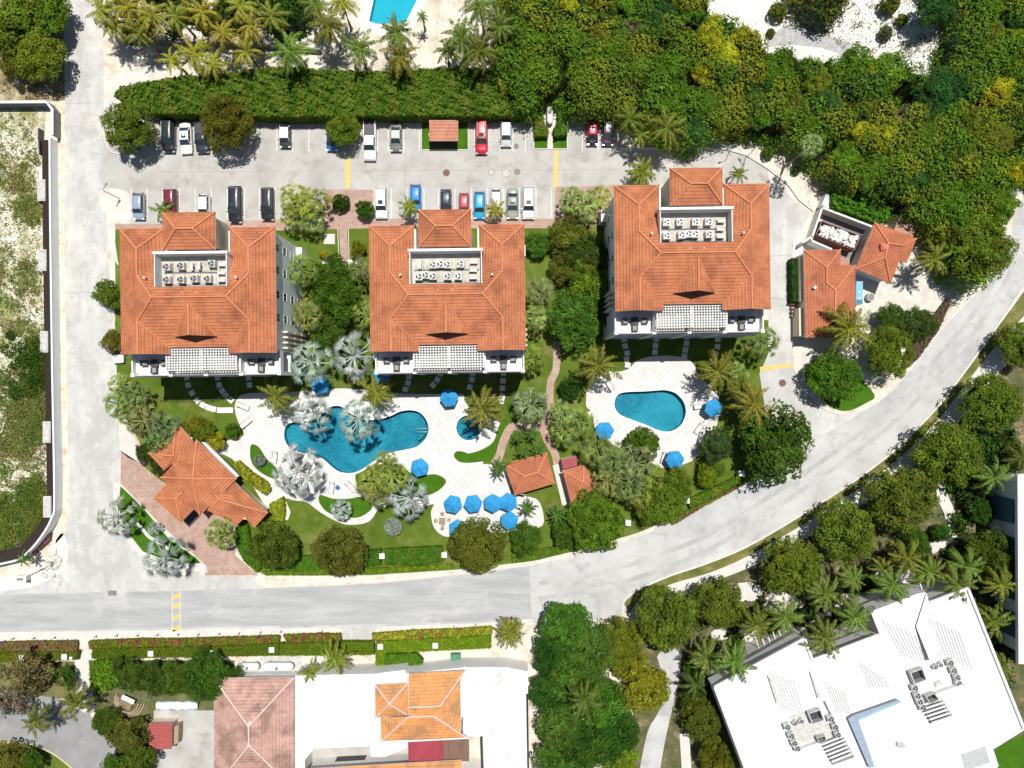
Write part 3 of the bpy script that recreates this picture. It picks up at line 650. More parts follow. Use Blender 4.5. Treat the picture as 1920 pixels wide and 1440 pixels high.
# pavements
sheet('pavement', [[(195, 190), (193, 150), (222, 136), (260, 133), (310, 118), (312, 140), (225, 165), (213, 180), (222, 200), (195, 240)]], 4, M['pale'])
sheet('pavement', [smooth([(187, 362), (200, 354), (222, 354), (240, 362), (243, 375), (243, 420), (215, 420), (218, 470), (222, 498), (208, 470), (200, 430), (198, 400), (190, 395)], 3)], 4, M['pale'])
sheet('pavement', [[(-400, 1190), (150, 1184), (330, 1181), (630, 1176), (644, 1190), (640, 1198), (330, 1200), (150, 1202), (-400, 1208)]], 5, M['pale'])
sheet('pavement', [[(700, 1190), (705, 1180), (720, 1175), (920, 1168), (998, 1160), (1000, 1172), (920, 1180), (720, 1190)]], 5, M['pale'])
sheet('driveway', [[(640, 1174), (704, 1172), (700, 1205), (645, 1203)]], 5, M['lane'])
sheet('pavement', [smooth([(-20, 1086), (30, 1080), (70, 1062), (100, 1020), (118, 1000), (128, 1040), (110, 1075), (60, 1100), (-20, 1108)], 3)], 3, M['white_rock'])
sheet('road_verge', [[(104, 190), (122, 188), (122, 250), (120, 420), (125, 700), (130, 940), (122, 1000), (104, 1020), (112, 900), (108, 500), (100, 255)]], 3, nmat('dry_verge', [(.3, (.45, .33, .23)), (.5, (.62, .57, .45)), (.7, (.74, .70, .60))], .8, 10, .95, extra=[(1.3, .6, .75, (.32, .2, .13))]))
sheet('sand_yard', [[(193, 60), (230, 70), (470, 78), (620, 60), (700, 45), (900, 40), (940, 130), (700, 140), (330, 150), (300, 138), (230, 130), (194, 145)]], 1, M['sand'])
sheet('pool_terrace', [[(680, -60), (830, -60), (770, 62), (735, 75), (672, 52)], POOL0], 3, M['deck'])
sheet('scrub_lot', [[(-300, 196), (85, 200), (84, 300), (90, 960), (55, 1030), (-300, 1060)]], 1, M['scrub_sand'])
sheet('scrub_ground', [[(-300, -200), (125, -200), (125, 60), (122, 190), (-300, 190)]], 1, nmat('leaf_litter', [(.3, (.12, .10, .04)), (.55, (.34, .27, .16)), (.72, (.6, .55, .44))], .5, 10, .95))
sheet('white_lot', [[(1290, -120), (1800, -120), (1800, 150), (1640, 150), (1440, 120), (1330, 30)]], 1, M['white_rock'])
sheet('gravel_patch', [smooth([(1455, 60), (1485, 42), (1510, 45), (1560, 70), (1600, 85), (1590, 105), (1540, 90), (1480, 84), (1440, 88), (1442, 70)], 3)], 2, M['grey_gravel'])
sheet('sand_verge', [[(1325, 262), (1400, 250), (1560, 350), (1560, 400), (1524, 400), (1480, 345), (1440, 312), (1400, 288), (1325, 276)]], 4, M['sand'])
sheet('service_yard', [[(1484, 470), (1530, 400), (1590, 380), (1760, 430), (1790, 520), (1760, 590), (1640, 640), (1560, 690), (1490, 690), (1486, 640)]], 3, nmat('pale_yard_stone', [(.3, (.48, .45, .39)), (.7, (.68, .66, .61))], .8, 10, .9, extra=[(.5, .58, .75, (.40, .34, .26))]))
# brick paths
sheet('brick_driveway', [[(226, 845), (262, 868), (300, 900), (340, 935), (400, 965), (440, 960), (450, 1000), (440, 1040), (484, 1079), (384, 1079), (386, 1063), (300, 985), (226, 908)]], 4, M['brick'])
sheet('driveway_apron', [[(222, 812), (244, 808), (252, 825), (262, 868), (240, 858), (226, 846)]], 4, M['pale'])
sheet('brick_path', [[(516, 411), (605, 411), (610, 356), (700, 356), (700, 410), (1038, 410), (1042, 350), (1150, 347), (1152, 420), (1075, 428), (700, 428), (520, 432), (216, 430), (216, 420), (300, 420)]], 5, M['brick'])
sheet('brick_path', [[(635, 428), (651, 428), (653, 500), (640, 500)]], 6, M['brick'])
sheet('brick_path', [band(smooth([(1044, 640), (1043, 690), (1033, 715), (1031, 745), (1032, 770), (1020, 800), (1026, 825), (1040, 850), (1047, 880), (1060, 935)], 4, False), 14)], 5, M['brick'])
sheet('brick_path', [band(smooth([(1016, 800), (985, 803), (960, 800), (945, 825), (936, 855), (925, 872)], 4, False), 15)], 6, M['brick'])
sheet('brick_path', [band([(1047, 870), (1065, 945)], 22)], 7, M['pale'])
# decks
DECK = [(440, 765), (447, 745), (470, 737), (540, 736), (640, 728), (760, 738), (862, 738), (870, 750), (885, 770), (905, 772), (935, 790), (945, 815), (930, 845), (905, 870), (970, 870), (958, 895), (962, 925), (1005, 935), (1018, 960), (1017, 985), (990, 992), (940, 1000), (850, 1007), (825, 1001), (812, 985), (808, 960), (813, 945), (790, 950), (760, 935), (740, 935), (725, 950), (712, 950), (692, 978), (655, 984), (630, 977), (600, 960), (575, 942), (550, 938), (534, 935), (505, 955), (470, 905), (435, 860), (400, 845), (420, 828), (457, 817), (447, 792)]
sheet('pool_deck', [smooth(DECK, 3), POOL1, TUB], 3, M['deck'])
DECK2 = [(1100, 735), (1108, 708), (1125, 695), (1155, 697), (1178, 692), (1195, 676), (1225, 668), (1270, 668), (1298, 680), (1315, 710), (1345, 735), (1348, 780), (1338, 810), (1320, 842), (1300, 862), (1283, 870), (1247, 878), (1215, 866), (1185, 850), (1150, 834), (1125, 810), (1112, 792), (1100, 768)]
sheet('pool_deck', [smooth(DECK2, 3), POOL2], 3, M['deck'])
sheet('garden_path', [[(505, 940), (534, 935), (545, 960), (540, 975), (530, 975), (528, 950), (505, 962)]], 5, M['pale'])
for i, pts in enumerate([
    [(470, 835), (485, 838), (500, 860), (520, 880), (520, 898), (495, 890), (472, 868)],
    [(600, 928), (625, 935), (655, 935), (678, 932), (698, 950), (682, 966), (660, 971), (620, 964), (600, 945)],
    [(675, 880), (740, 870), (780, 892), (815, 889), (836, 900), (828, 915), (805, 928), (762, 934), (735, 930), (690, 925), (668, 905)],
    [(851, 855), (857, 846), (872, 848), (880, 850), (905, 842), (925, 828), (935, 800), (945, 785), (957, 800), (950, 830), (925, 858), (900, 866), (865, 867)]]):
    sheet('planting_bed', [smooth(pts, 4)], 5, M['lawn2'])
sheet('corner_lawn', [[(226, 912), (262, 945), (318, 1012), (382, 1056), (345, 1056), (310, 1050), (268, 1034), (245, 1005), (232, 985), (222, 950)]], 4, M['lawn2'])
sheet('pavement', [[(212, 905), (226, 905), (222, 950), (232, 985), (245, 1010), (270, 1036), (310, 1053), (384, 1058), (386, 1072), (330, 1070), (280, 1056), (245, 1025), (225, 990), (213, 945)]], 3, M['pale'])
sheet('garden_path', [band(smooth([(255, 980), (268, 993), (280, 1007), (300, 1018), (315, 1030)], 4, False), 6)], 6, M['deck'])
sheet('small_lawn', [[(790, 226), (878, 226), (878, 280), (790, 280)]], 5, M['lawn2'])
sheet('small_lawn', [[(1001, 205), (1064, 205), (1064, 278), (1001, 278)]], 5, M['lawn2'])
sheet('garden_path', [[(1018, 190), (1046, 190), (1045, 230), (1036, 245), (1037, 278), (1026, 278), (1028, 245), (1018, 230)]], 6, M['sand'])
sheet('garden_slab', [strip((607, 448), (628, 448), 19)], 4, M['pale'])
sheet('verge', [smooth([(1168, 1128), (1195, 1108), (1260, 1080), (1320, 1060), (1400, 1027), (1500, 969), (1600, 905), (1680, 844), (1750, 774), (1790, 724), (1850, 642), (1925, 540)], 3, False) + smooth([(1960, 550), (1862, 655), (1800, 735), (1760, 786), (1690, 856), (1608, 918), (1508, 982), (1408, 1040), (1330, 1074), (1262, 1094), (1205, 1120), (1180, 1150)], 3, False)], 4, nmat('dry_grass_verge', [(.3, (.07, .09, .02)), (.5, (.14, .15, .04)), (.7, (.30, .22, .09))], .5, 10, .95))
sheet('villa_path', [smooth([(1180, 1150), (1205, 1120), (1262, 1094), (1330, 1074), (1408, 1040), (1508, 982), (1608, 918), (1690, 856), (1760, 786), (1800, 735), (1862, 655), (1960, 550)], 3, False) + smooth([(1990, 590), (1890, 680), (1790, 800), (1700, 885), (1610, 950), (1510, 1010), (1410, 1062), (1330, 1092), (1262, 1112), (1215, 1140), (1190, 1165)], 3, False)], 3, M['pale'])
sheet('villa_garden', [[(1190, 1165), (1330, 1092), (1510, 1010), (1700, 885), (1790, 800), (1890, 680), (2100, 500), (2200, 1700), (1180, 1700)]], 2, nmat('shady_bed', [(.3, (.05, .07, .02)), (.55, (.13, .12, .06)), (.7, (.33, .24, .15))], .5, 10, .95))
sheet('villa_drive', [smooth([(1232, 1232), (1245, 1216), (1275, 1218), (1278, 1235), (1268, 1300), (1258, 1340), (1245, 1400), (1232, 1480)], 3, False) + smooth([(1190, 1500), (1200, 1440), (1215, 1370), (1235, 1335), (1250, 1290), (1238, 1250)], 3, False)], 4, M['main'])
sheet('villa_path', [band([(1283, 1375), (1290, 1480)], 18)], 4, M['pale'])
sheet('villa_path', [band(smooth([(1848, 820), (1800, 850), (1766, 915), (1780, 960), (1786, 1000), (1745, 1030)], 4, False), 20)], 4, M['pale'])
for x, y, r in ((1400, 1110, 24), (1465, 1130, 26), (1520, 1150, 22), (1640, 1090, 30), (1605, 1120, 20), (1560, 1140, 20), (1400, 1190, 18), (1350, 1190, 14), (1340, 1240, 18), (1700, 1080, 18), (1580, 1020, 16)):
    sheet('villa_terrace', [[(x+r*1.3*math.cos(a*.7), y+r*.8*math.sin(a*.7)) for a in range(9)]], 5, M['pale'])
# lower left
sheet('estate_drive', [[(-60, 1300), (35, 1298), (110, 1310), (180, 1348), (215, 1400), (230, 1480), (140, 1480), (100, 1415), (55, 1395), (-60, 1392)]], 2, M['asph2'])
sheet('estate_lawn', [smooth([(-60, 1396), (55, 1396), (100, 1415), (135, 1442), (150, 1500), (-60, 1500)], 3)], 3, M['lawn'])
sheet('garden_ground', [[(-60, 1240), (140, 1240), (140, 1310), (110, 1310), (35, 1298), (-60, 1300)]], 3, nmat('thin_lawn', [(.3, (.09, .10, .03)), (.7, (.22, .19, .09))], .4, 8, .95))
sheet('garden_path', [[(141, 1200), (166, 1200), (166, 1230), (166, 1320), (140, 1310)]], 4, M['pale'])
sheet('garden_ground', [[(166, 1238), (560, 1238), (560, 1330), (300, 1480), (230, 1480), (180, 1345)]], 1, nmat('shrub_litter', [(.3, (.05, .06, .02)), (.7, (.16, .16, .07))], .5, 8, .95))
sheet('concrete_yard', [[(288, 1332), (402, 1332), (402, 1480), (288, 1480)]], 3, M['park'])
sheet('concrete_yard', [[(590, 1396), (880, 1396), (880, 1420), (980, 1440), (620, 1480), (560, 1440)]], 3, M['park'])
sheet('gravel_strip', [[(440, 1232), (990, 1215), (990, 1270), (440, 1270)]], 3, M['sand'])
sheet('villa_lawn', [[(1860, 1405), (1925, 1375), (1960, 1480), (1880, 1480)]], 4, M['lawn2'])
# kerbs
kerb('kerb', [(1155, 222), (1158, 277), (1325, 277), (1365, 280), (1400, 290), (1440, 315), (1480, 347), (1500, 375), (1527, 396)], .22, .25)
kerb('kerb', [(290, 222), (1155, 221)], .2, .25)
kerb('kerb', [(790, 226), (790, 281), (878, 281), (878, 226)]); kerb('kerb', [(1001, 205), (1001, 279), (1064, 279), (1064, 205)])
kerb('kerb', smooth([(193, 150), (193, 190), (194, 230), (197, 262), (210, 285), (235, 288)], 3, False))
kerb('kerb', [(226, 908), (300, 984), (386, 1062), (388, 1072), (380, 1076)])
kerb('kerb', smooth([(1168, 1150), (1170, 1128), (1198, 1105), (1260, 1078), (1320, 1058), (1400, 1025), (1500, 967), (1600, 903), (1680, 842), (1750, 772), (1790, 722), (1850, 640), (1925, 530)], 4, False), .3, .14)
kerb('kerb', smooth([(484, 1080), (700, 1080), (860, 1069), (1000, 1053), (1090, 1031), (1200, 999), (1290, 958), (1390, 908)], 4, False), .2, .13)
kerb('kerb', smooth([(1488, 690), (1505, 724), (1545, 766), (1590, 776), (1648, 752), (1700, 700), (1770, 610), (1850, 525)], 4, False), .2, .13)
kerb('kerb', smooth([(484, 1092), (700, 1089), (860, 1076), (1000, 1058)], 4, False), .25, .10)
kerb('kerb', smooth([(5, 1392), (50, 1394), (100, 1414), (140, 1446)], 4, False), .2, .15, flat('sandstone_kerb', (.6, .5, .34)))
kerb('kerb', [(633, 428), (636, 500)], .1, .08); kerb('kerb', [(653, 428), (655, 500)], .1, .08)
# stepping stones
b = MB()
for pl in ([(350, 708), (353, 722), (360, 737), (370, 751), (380, 759), (390, 764), (400, 767), (412, 769), (422, 769), (432, 769)],
           [(408, 708), (411, 722), (417, 733), (424, 742), (433, 750)], [(466, 708), (468, 722)],
           [(767, 706), (765, 718), (760, 730)], [(826, 700), (820, 712), (812, 722)], [(886, 700), (885, 712), (881, 726)], [(944, 700), (943, 714), (942, 728), (942, 742), (940, 752)],
           [(1170, 636), (1172, 649), (1176, 662), (1177, 684), (1175, 674)], [(1231, 636), (1229, 648), (1228, 660)], [(1288, 632), (1287, 644), (1285, 656), (1283, 668)], [(1346, 636), (1345, 650), (1342, 664), (1338, 680)],
           [(500, 489), (610, 489)], [(657, 492), (671, 492)]):
    for i, (x, y) in enumerate(pl):
        c = pl[min(i+1, len(pl)-1)]; p = pl[max(i-1, 0)]; a = math.atan2(-(c[1]-p[1]), c[0]-p[0]); q = G(x, y); s = .42
        b.prism([(q.x + s*(u*math.cos(a)-v*math.sin(a)), q.y + s*(u*math.sin(a)+v*math.cos(a))) for u, v in ((-1, -1), (1, -1), (1, 1), (-1, 1))], .006, .05)
o = b.build('stepping_stones', M['white']); o['kind'] = 'structure'
# manholes
def disc(name, x, y, r, mat, label, cat):
    q = G(x, y); b = MB(); b.cyl(q.x, q.y, .02, .05, r*1.15, n=20, mi=1); b.cyl(q.x, q.y, .05, .06, r, n=20); 
    for i in range(-2, 3): b.box(q.x-r*.6, q.x+r*.6, q.y+i*.13-.03, q.y+i*.13+.03, .06, .072)
    o = b.build(name, [mat, M['greyd']]); tag(o, label, cat)
disc('manhole_cover', 837, 324, .5, M['rust'], 'round rusty manhole cover in the aisle below the small tiled hut', 'manhole cover')
disc('manhole_cover', 921, 323, .42, M['grey'], 'pale grey manhole cover in the aisle, between the rusty cover and the patched circle', 'manhole cover')
disc('manhole_cover', 949, 325, .6, M['grey'], 'patched pale concrete circle with a cover in the aisle below the red car', 'manhole cover')
disc('manhole_cover', 968, 274, .38, M['greyd'], 'small dark cover at the end of the bay beside the white tank planter', 'manhole cover')
disc('manhole_cover', 970, 322, .42, M['greyd'], 'grey manhole cover farthest right in the parking aisle', 'manhole cover')
disc('manhole_cover', 1467, 718, .5, M['rust'], 'round brown manhole cover on the exit road near the yellow strip', 'manhole cover')
q = G(211, 1112); b = MB(); b.box(q.x-.65, q.x+.65, q.y-.4, q.y+.4, .024, .06)
for i in range(-5, 6): b.box(q.x+i*.11-.025, q.x+i*.11+.025, q.y-.33, q.y+.33, .06, .085)
tag(b.build('drain_grate', M['greyd']), 'dark rectangular drain grate at the edge of the main road', 'drain grate')
# pools
def pool(name, pts, depth, mat, label, coping=.3, ladder=None, steps=None, rim=None, group=None):
    root = empty(name, (0, 0, 0), 0, label, 'pool', group); poly = [(p.x, p.y) for p in GP(pts)]
    if polysign(poly) < 0: poly = poly[::-1]
    b = MB(); n = len(poly)
    for i in range(n):
        a, c = poly[i], poly[(i+1) % n]; b.face([(c[0], c[1], -depth), (a[0], a[1], -depth), (a[0], a[1], .03), (c[0], c[1], .03)])
    b.sheet([poly], -depth)
    if steps:
        cx, cy, nst, dr, rr, a0, a1 = steps; q = G(cx, cy); 
        for s in range(nst):
            r = rr - s*dr; z = -.25 - .28*(nst-1-s)
            # arcs of steps hugging the end wall
            ro = rr + .0; ring = [(q.x + ri*math.cos(a0+(a1-a0)*t/12), q.y + ri*math.sin(a0+(a1-a0)*t/12)) for ri, ts in ((rr-.02, range(13)), (rr-.45-.42*s, range(12, -1, -1))) for t in ts]
            b.prism(ring, -depth+.01*s, -.22-.26*s, 0)
    b.build('basin', mat, root)
    w = MB(); w.sheet([poly], -.12); w.build('water', M['water'], root)
    c = MB(); cen = Vector((sum(p[0] for p in poly)/n, sum(p[1] for p in poly)/n, 0)); outl = []
    for i in range(n):
        a = Vector((*poly[i-1], 0)); e = Vector((*poly[(i+1) % n], 0)); d = (e-a).normalized(); m = Vector((d.y, -d.x, 0)); outl.append((poly[i][0]+m.x*coping, poly[i][1]+m.y*coping))
    for i in range(n):
        j = (i+1) % n; c.face([(*poly[i], .05), (*outl[i], .05), (*outl[j], .05), (*poly[j], .05)]); c.face([(*outl[i], .05), (*outl[i], .0), (*outl[j], .0), (*outl[j], .05)])
        c.face([(*poly[j], .05), (*poly[j], -.05), (*poly[i], -.05), (*poly[i], .05)])
    c.build('coping', M['coping'], root)
    if ladder:
        q = G(*ladder); h = MB()
        for dy in (-.25, .25): h.tube([(q.x-1.6, q.y+dy, -.3), (q.x-1.5, q.y+dy, .5), (q.x-.5, q.y+dy, .75), (q.x+.5, q.y+dy, .8), (q.x+.6, q.y+dy, .0)], .035, 6)
        h.build('handrail', M['steel'], root)
    return root
pool('swimming_pool', POOL1, 1.3, M['basin'], 'large free-form blue swimming pool ringed by silver palms on the white deck', ladder=(800, 806), steps=(775, 803, 4, .5, 2.1, -1.2, 1.2))
pool('hot_tub', TUB, 1.0, M['basin'], 'small round blue plunge pool on the white deck, right of the large pool')
pool('swimming_pool', POOL2, 1.2, M['basin'], 'teardrop shaped blue pool on the white deck in front of the right-hand apartment block')
pool('swimming_pool', POOL0, 1.2, M['basin2'], 'bright turquoise rectangular pool cut by the top edge of the photo, among coconut palms')
# perimeter wall and soil trough of the scrub lot
wl = smooth([(92, 258), (93, 400), (97, 700), (101, 930), (96, 970), (76, 1006), (48, 1038), (22, 1052), (-80, 1072)], 3, False)
gw = [(p.x, p.y) for p in GP(wl, 1.9)]
def ribbon(pts, off0, off1, z0, z1, b, mi=0):
    L, Rr = [], []
    for i in range(len(pts)):
        a = Vector((*pts[max(i-1, 0)], 0)); c = Vector((*pts[min(i+1, len(pts)-1)], 0)); d = (c-a).normalized(); m = Vector((-d.y, d.x, 0))
        L.append((pts[i][0]+m.x*off0, pts[i][1]+m.y*off0)); Rr.append((pts[i][0]+m.x*off1, pts[i][1]+m.y*off1))
    b.prism(L + Rr[::-1], z0, z1, mi)
w = empty('boundary_wall', (0, 0, 0), 0, 'long pale concrete boundary wall between the scrub lot and the left lane', 'wall')
b = MB(); ribbon(gw, -.02, .20, 0, 1.82, b); b.build('wall', M['render'], w)
b = MB(); ribbon(gw, -.05, .22, 1.82, 1.95, b); b.build('coping', M['white'], w)
b = MB(); ribbon(gw, -1.75, -.10, .0, .9, b); b.build('soil_trough', M['brown'], w)
for i, (x, y) in enumerate(((80, 357), (82, 488), (85, 641), (90, 810), (91, 950))):
    q = G(x, y, .9); b = MB(); b.box(q.x-.75, q.x+.5, q.y-1.65, q.y+1.65, .9, 1.04)
    for k in (-1.45, 1.3): b.box(q.x-.5, q.x+.45, q.y+k, q.y+k+.15, 1.04, 1.12)
    b.box(q.x+.2, q.x+.4, q.y-1.3, q.y+1.3, 1.04, 1.10)
    b.build('trough_lid', M['grey'], w)
w = empty('boundary_wall', (0, 0, 0), 0, 'white topped wall closing the upper end of the scrub lot with its gate recess', 'wall')
b = MB(); q = [(p.x, p.y) for p in GP([(-80, 192), (87, 191), (98, 205), (98, 253)], 1.9)]; ribbon(q, -.15, .15, 0, 1.85, b); b.build('wall', M['greyd'], w)  # dark grey wall colour carries the shadow on its lower face
b = MB(); ribbon(q, -.2, .2, 1.85, 1.98, b); b.build('coping', M['white'], w)
b = MB(); q = [(p.x, p.y) for p in GP([(72, 240), (72, 258), (74, 290)], 1.2)]; ribbon(q, -.1, .1, 0, 1.2, b); b.build('gate_post', M['dark'], w)
w = MB(); q = [(p.x, p.y) for p in GP([(222, 72), (300, 77), (400, 80), (500, 84), (600, 92)], 1.2)]; ribbon(q, -.12, .12, 0, 1.2, w)
tag(w.build('garden_wall', M['greyd']), 'low dark garden wall under the row of coconut palms at the top', 'wall')
# speckled debris, sand spots
# ---------------------------------------------------------------- buildings
class Roof:
    "faces in 3D with tile UVs, a white fascia on the open edges, ridge caps"
    def __init__(s): s.b = MB(); s.c = MB(); s.edges = {}
    def face(s, pts):
        P = [Vector(p) for p in pts]; n = Vector((0, 0, 0))
        for i in range(len(P)): n += P[i].cross(P[(i+1) % len(P)])
        if n.z < 0: P = P[::-1]; n = -n
        n.normalize(); u = Vector((-n.y, n.x, 0)); u = u.normalized() if u.length > 1e-3 else Vector((1, 0, 0)); v = n.cross(u)
        s.b.face(P, 0, [(p.dot(u), p.dot(v)) for p in P])
        for i in range(len(P)):
            k = (tuple(round(x, 2) for x in P[i]), tuple(round(x, 2) for x in P[(i+1) % len(P)]))
            if (k[1], k[0]) in s.edges: s.edges.pop((k[1], k[0]))
            else: s.edges[k] = (P[i], P[(i+1) % len(P)])
    def cap(s, a, b, r=.13):
        a, b = Vector(a), Vector(b); s.c.tube([a+Vector((0, 0, .02)), b+Vector((0, 0, .02))], r, 6)
    def build(s, parent, mat, capmat, fas=.22, soffit=True, name='roof', fmat=None):
        for a, b in s.edges.values():
            d = Vector((0, 0, -fas)); s.b.face([b, a, a+d, b+d], 1)
        o = s.b.build(name, [mat, fmat or M['white']], parent)
        if s.c.f: s.c.build('ridge_caps', capmat, o)
        return o
def hip(R_, c, u, w, l, z, rise, ridge=None, caps=True):
    "hip roof, c centre (x,y), u unit vector along length l, w width"
    v = Vector((-u.y, u.x)); l2, w2 = l/2, w/2; rl = max(l2-w2, 0) if ridge is None else ridge
    P = lambda a, b, zz: (c[0]+u.x*a+v.x*b, c[1]+u.y*a+v.y*b, zz)
    A, B, C, D = P(-l2, -w2, z), P(l2, -w2, z), P(l2, w2, z), P(-l2, w2, z); E, F_ = P(-rl, 0, z+rise), P(rl, 0, z+rise)
    if rl > .01:
        R_.face([A, B, F_, E]); R_.face([C, D, E, F_]); R_.face([B, C, F_]); R_.face([D, A, E])
        if caps: R_.cap(E, F_)
    else:
        for q in ((A, B), (B, C), (C, D), (D, A)): R_.face([q[0], q[1], E])
    if caps:
        for a, e in ((A, E), (D, E), (B, F_), (C, F_)): R_.cap(a, e)
def window(parent, p, n, w=1.1, h=1.4, shade=True):
    "window on a wall at p (middle), n outward normal (2D unit)"
    u = Vector((-n[1], n[0], 0)); n3 = Vector((n[0], n[1], 0)); p = Vector(p); b = MB()
    def bx(b, a0, a1, z0, z1, d0, d1, mi=0):
        c = [p+u*a0+n3*d0, p+u*a1+n3*d0, p+u*a1+n3*d1, p+u*a0+n3*d1]; b.prism([(q.x, q.y) for q in c], p.z+z0, p.z+z1, mi, bottom=True)
    bx(b, -w/2-.06, -w/2, -h/2, h/2, -.02, .03); bx(b, w/2, w/2+.06, -h/2, h/2, -.02, .03); bx(b, -w/2-.06, w/2+.06, h/2, h/2+.06, -.02, .035); bx(b, -w/2-.08, w/2+.08, -h/2-.08, -h/2, -.02, .07); bx(b, -.03, .03, -h/2, h/2, .0, .026)
    f = b.build('window', M['frame'], parent); g = MB(); bx(g, -w/2, w/2, -h/2, h/2, -.02, .02); g.build('pane', M['glass'], f)
    return f
# --- air conditioning condenser (one kind, copied)
def make_ac():
    r = empty('air_conditioner', (0, 0, 0), 0, 'x', 'air conditioner')
    b = MB(); b.box(-.42, .42, -.42, .42, .06, .82, bev=.03)
    for x in (-.3, .3): b.box(x-.05, x+.05, -.4, .4, 0, .06)
    b.build('casing', M['ac'], r)
    g = MB(); g.cyl(0, 0, .825, .835, .36, n=18); g.build('fan_opening', M['dark'], r)
    f = MB()
    for k in range(3):
        a = k*2.094; 
        f.face([(.05*math.cos(a), .05*math.sin(a), .85), (.31*math.cos(a-.22), .31*math.sin(a-.22), .85), (.31*math.cos(a+.22), .31*math.sin(a+.22), .86)])
    f.cyl(0, 0, .836, .88, .08, n=8); f.build('fan_blades', M['steel'], r)
    q = MB()
    for k in range(20):
        a = k*2*math.pi/20; c = (k+1)*2*math.pi/20; q.face([(.355*math.cos(a), .355*math.sin(a), .9), (.38*math.cos(a), .38*math.sin(a), .9), (.38*math.cos(c), .38*math.sin(c), .9), (.355*math.cos(c), .355*math.sin(c), .9)])
    q.build('guard_ring', M['steel'], r)
    return r
ORD = ['first', 'second', 'third', 'fourth', 'fifth', 'sixth', 'seventh', 'eighth', 'ninth', 'tenth', 'eleventh', 'twelfth', 'thirteenth', 'fourteenth', 'fifteenth', 'sixteenth', 'seventeenth']
AC0 = make_ac(); used = {}
def place(proto, loc, rz, label, group=None, scale=None):
    o = copy_tree(proto) if used.get(proto.name) else proto; used[proto.name] = 1
    o.location = loc; o.rotation_euler = (0, 0, rz); o['label'] = label
    if group: o['group'] = group
    if scale: o.scale = (scale,)*3 if isinstance(scale, (int, float)) else scale
    return o
def make_split():
    r = empty('split_condenser', (0, 0, 0), 0, 'x', 'air conditioner')
    b = MB(); b.box(-.5, .5, -.2, .2, .05, .75, bev=.02); b.build('casing', M['ac'], r)
    g = MB(); g.box(-.38, .1, -.215, -.203, .12, .62); g.build('grille', M['dark'], r); return r
SPL0 = make_split()
def make_chair():
    r = empty('armchair', (0, 0, 0), 0, 'x', 'armchair')
    b = MB(); b.box(-.42, .42, -.4, .4, .05, .28, bev=.02); b.build('frame', M['wicker'], r)
    for s in (-1, 1): b = MB(); b.box(min(s*.42, s*.3), max(s*.42, s*.3), -.4, .34, .28, .6, bev=.02); b.build('armrest', M['wicker'], r)
    b = MB(); b.box(-.42, .42, .3, .44, .28, .85, bev=.03); b.build('backrest', M['wicker'], r)
    b = MB(); b.box(-.29, .29, -.4, .29, .28, .45, bev=.04); b.build('cushion', M['cushion'], r); return r
CH0 = make_chair()
def make_table():
    r = empty('low_table', (0, 0, 0), 0, 'x', 'table'); b = MB(); b.box(-.55, .55, -.55, .55, .38, .43, bev=.01); b.build('table_top', M['wicker'], r)
    for x in (-.48, .48):
        for y in (-.48, .48): b = MB(); b.box(x-.04, x+.04, y-.04, y+.04, 0, .38); b.build('leg', M['wicker'], r)
    return r
TB0 = make_table()
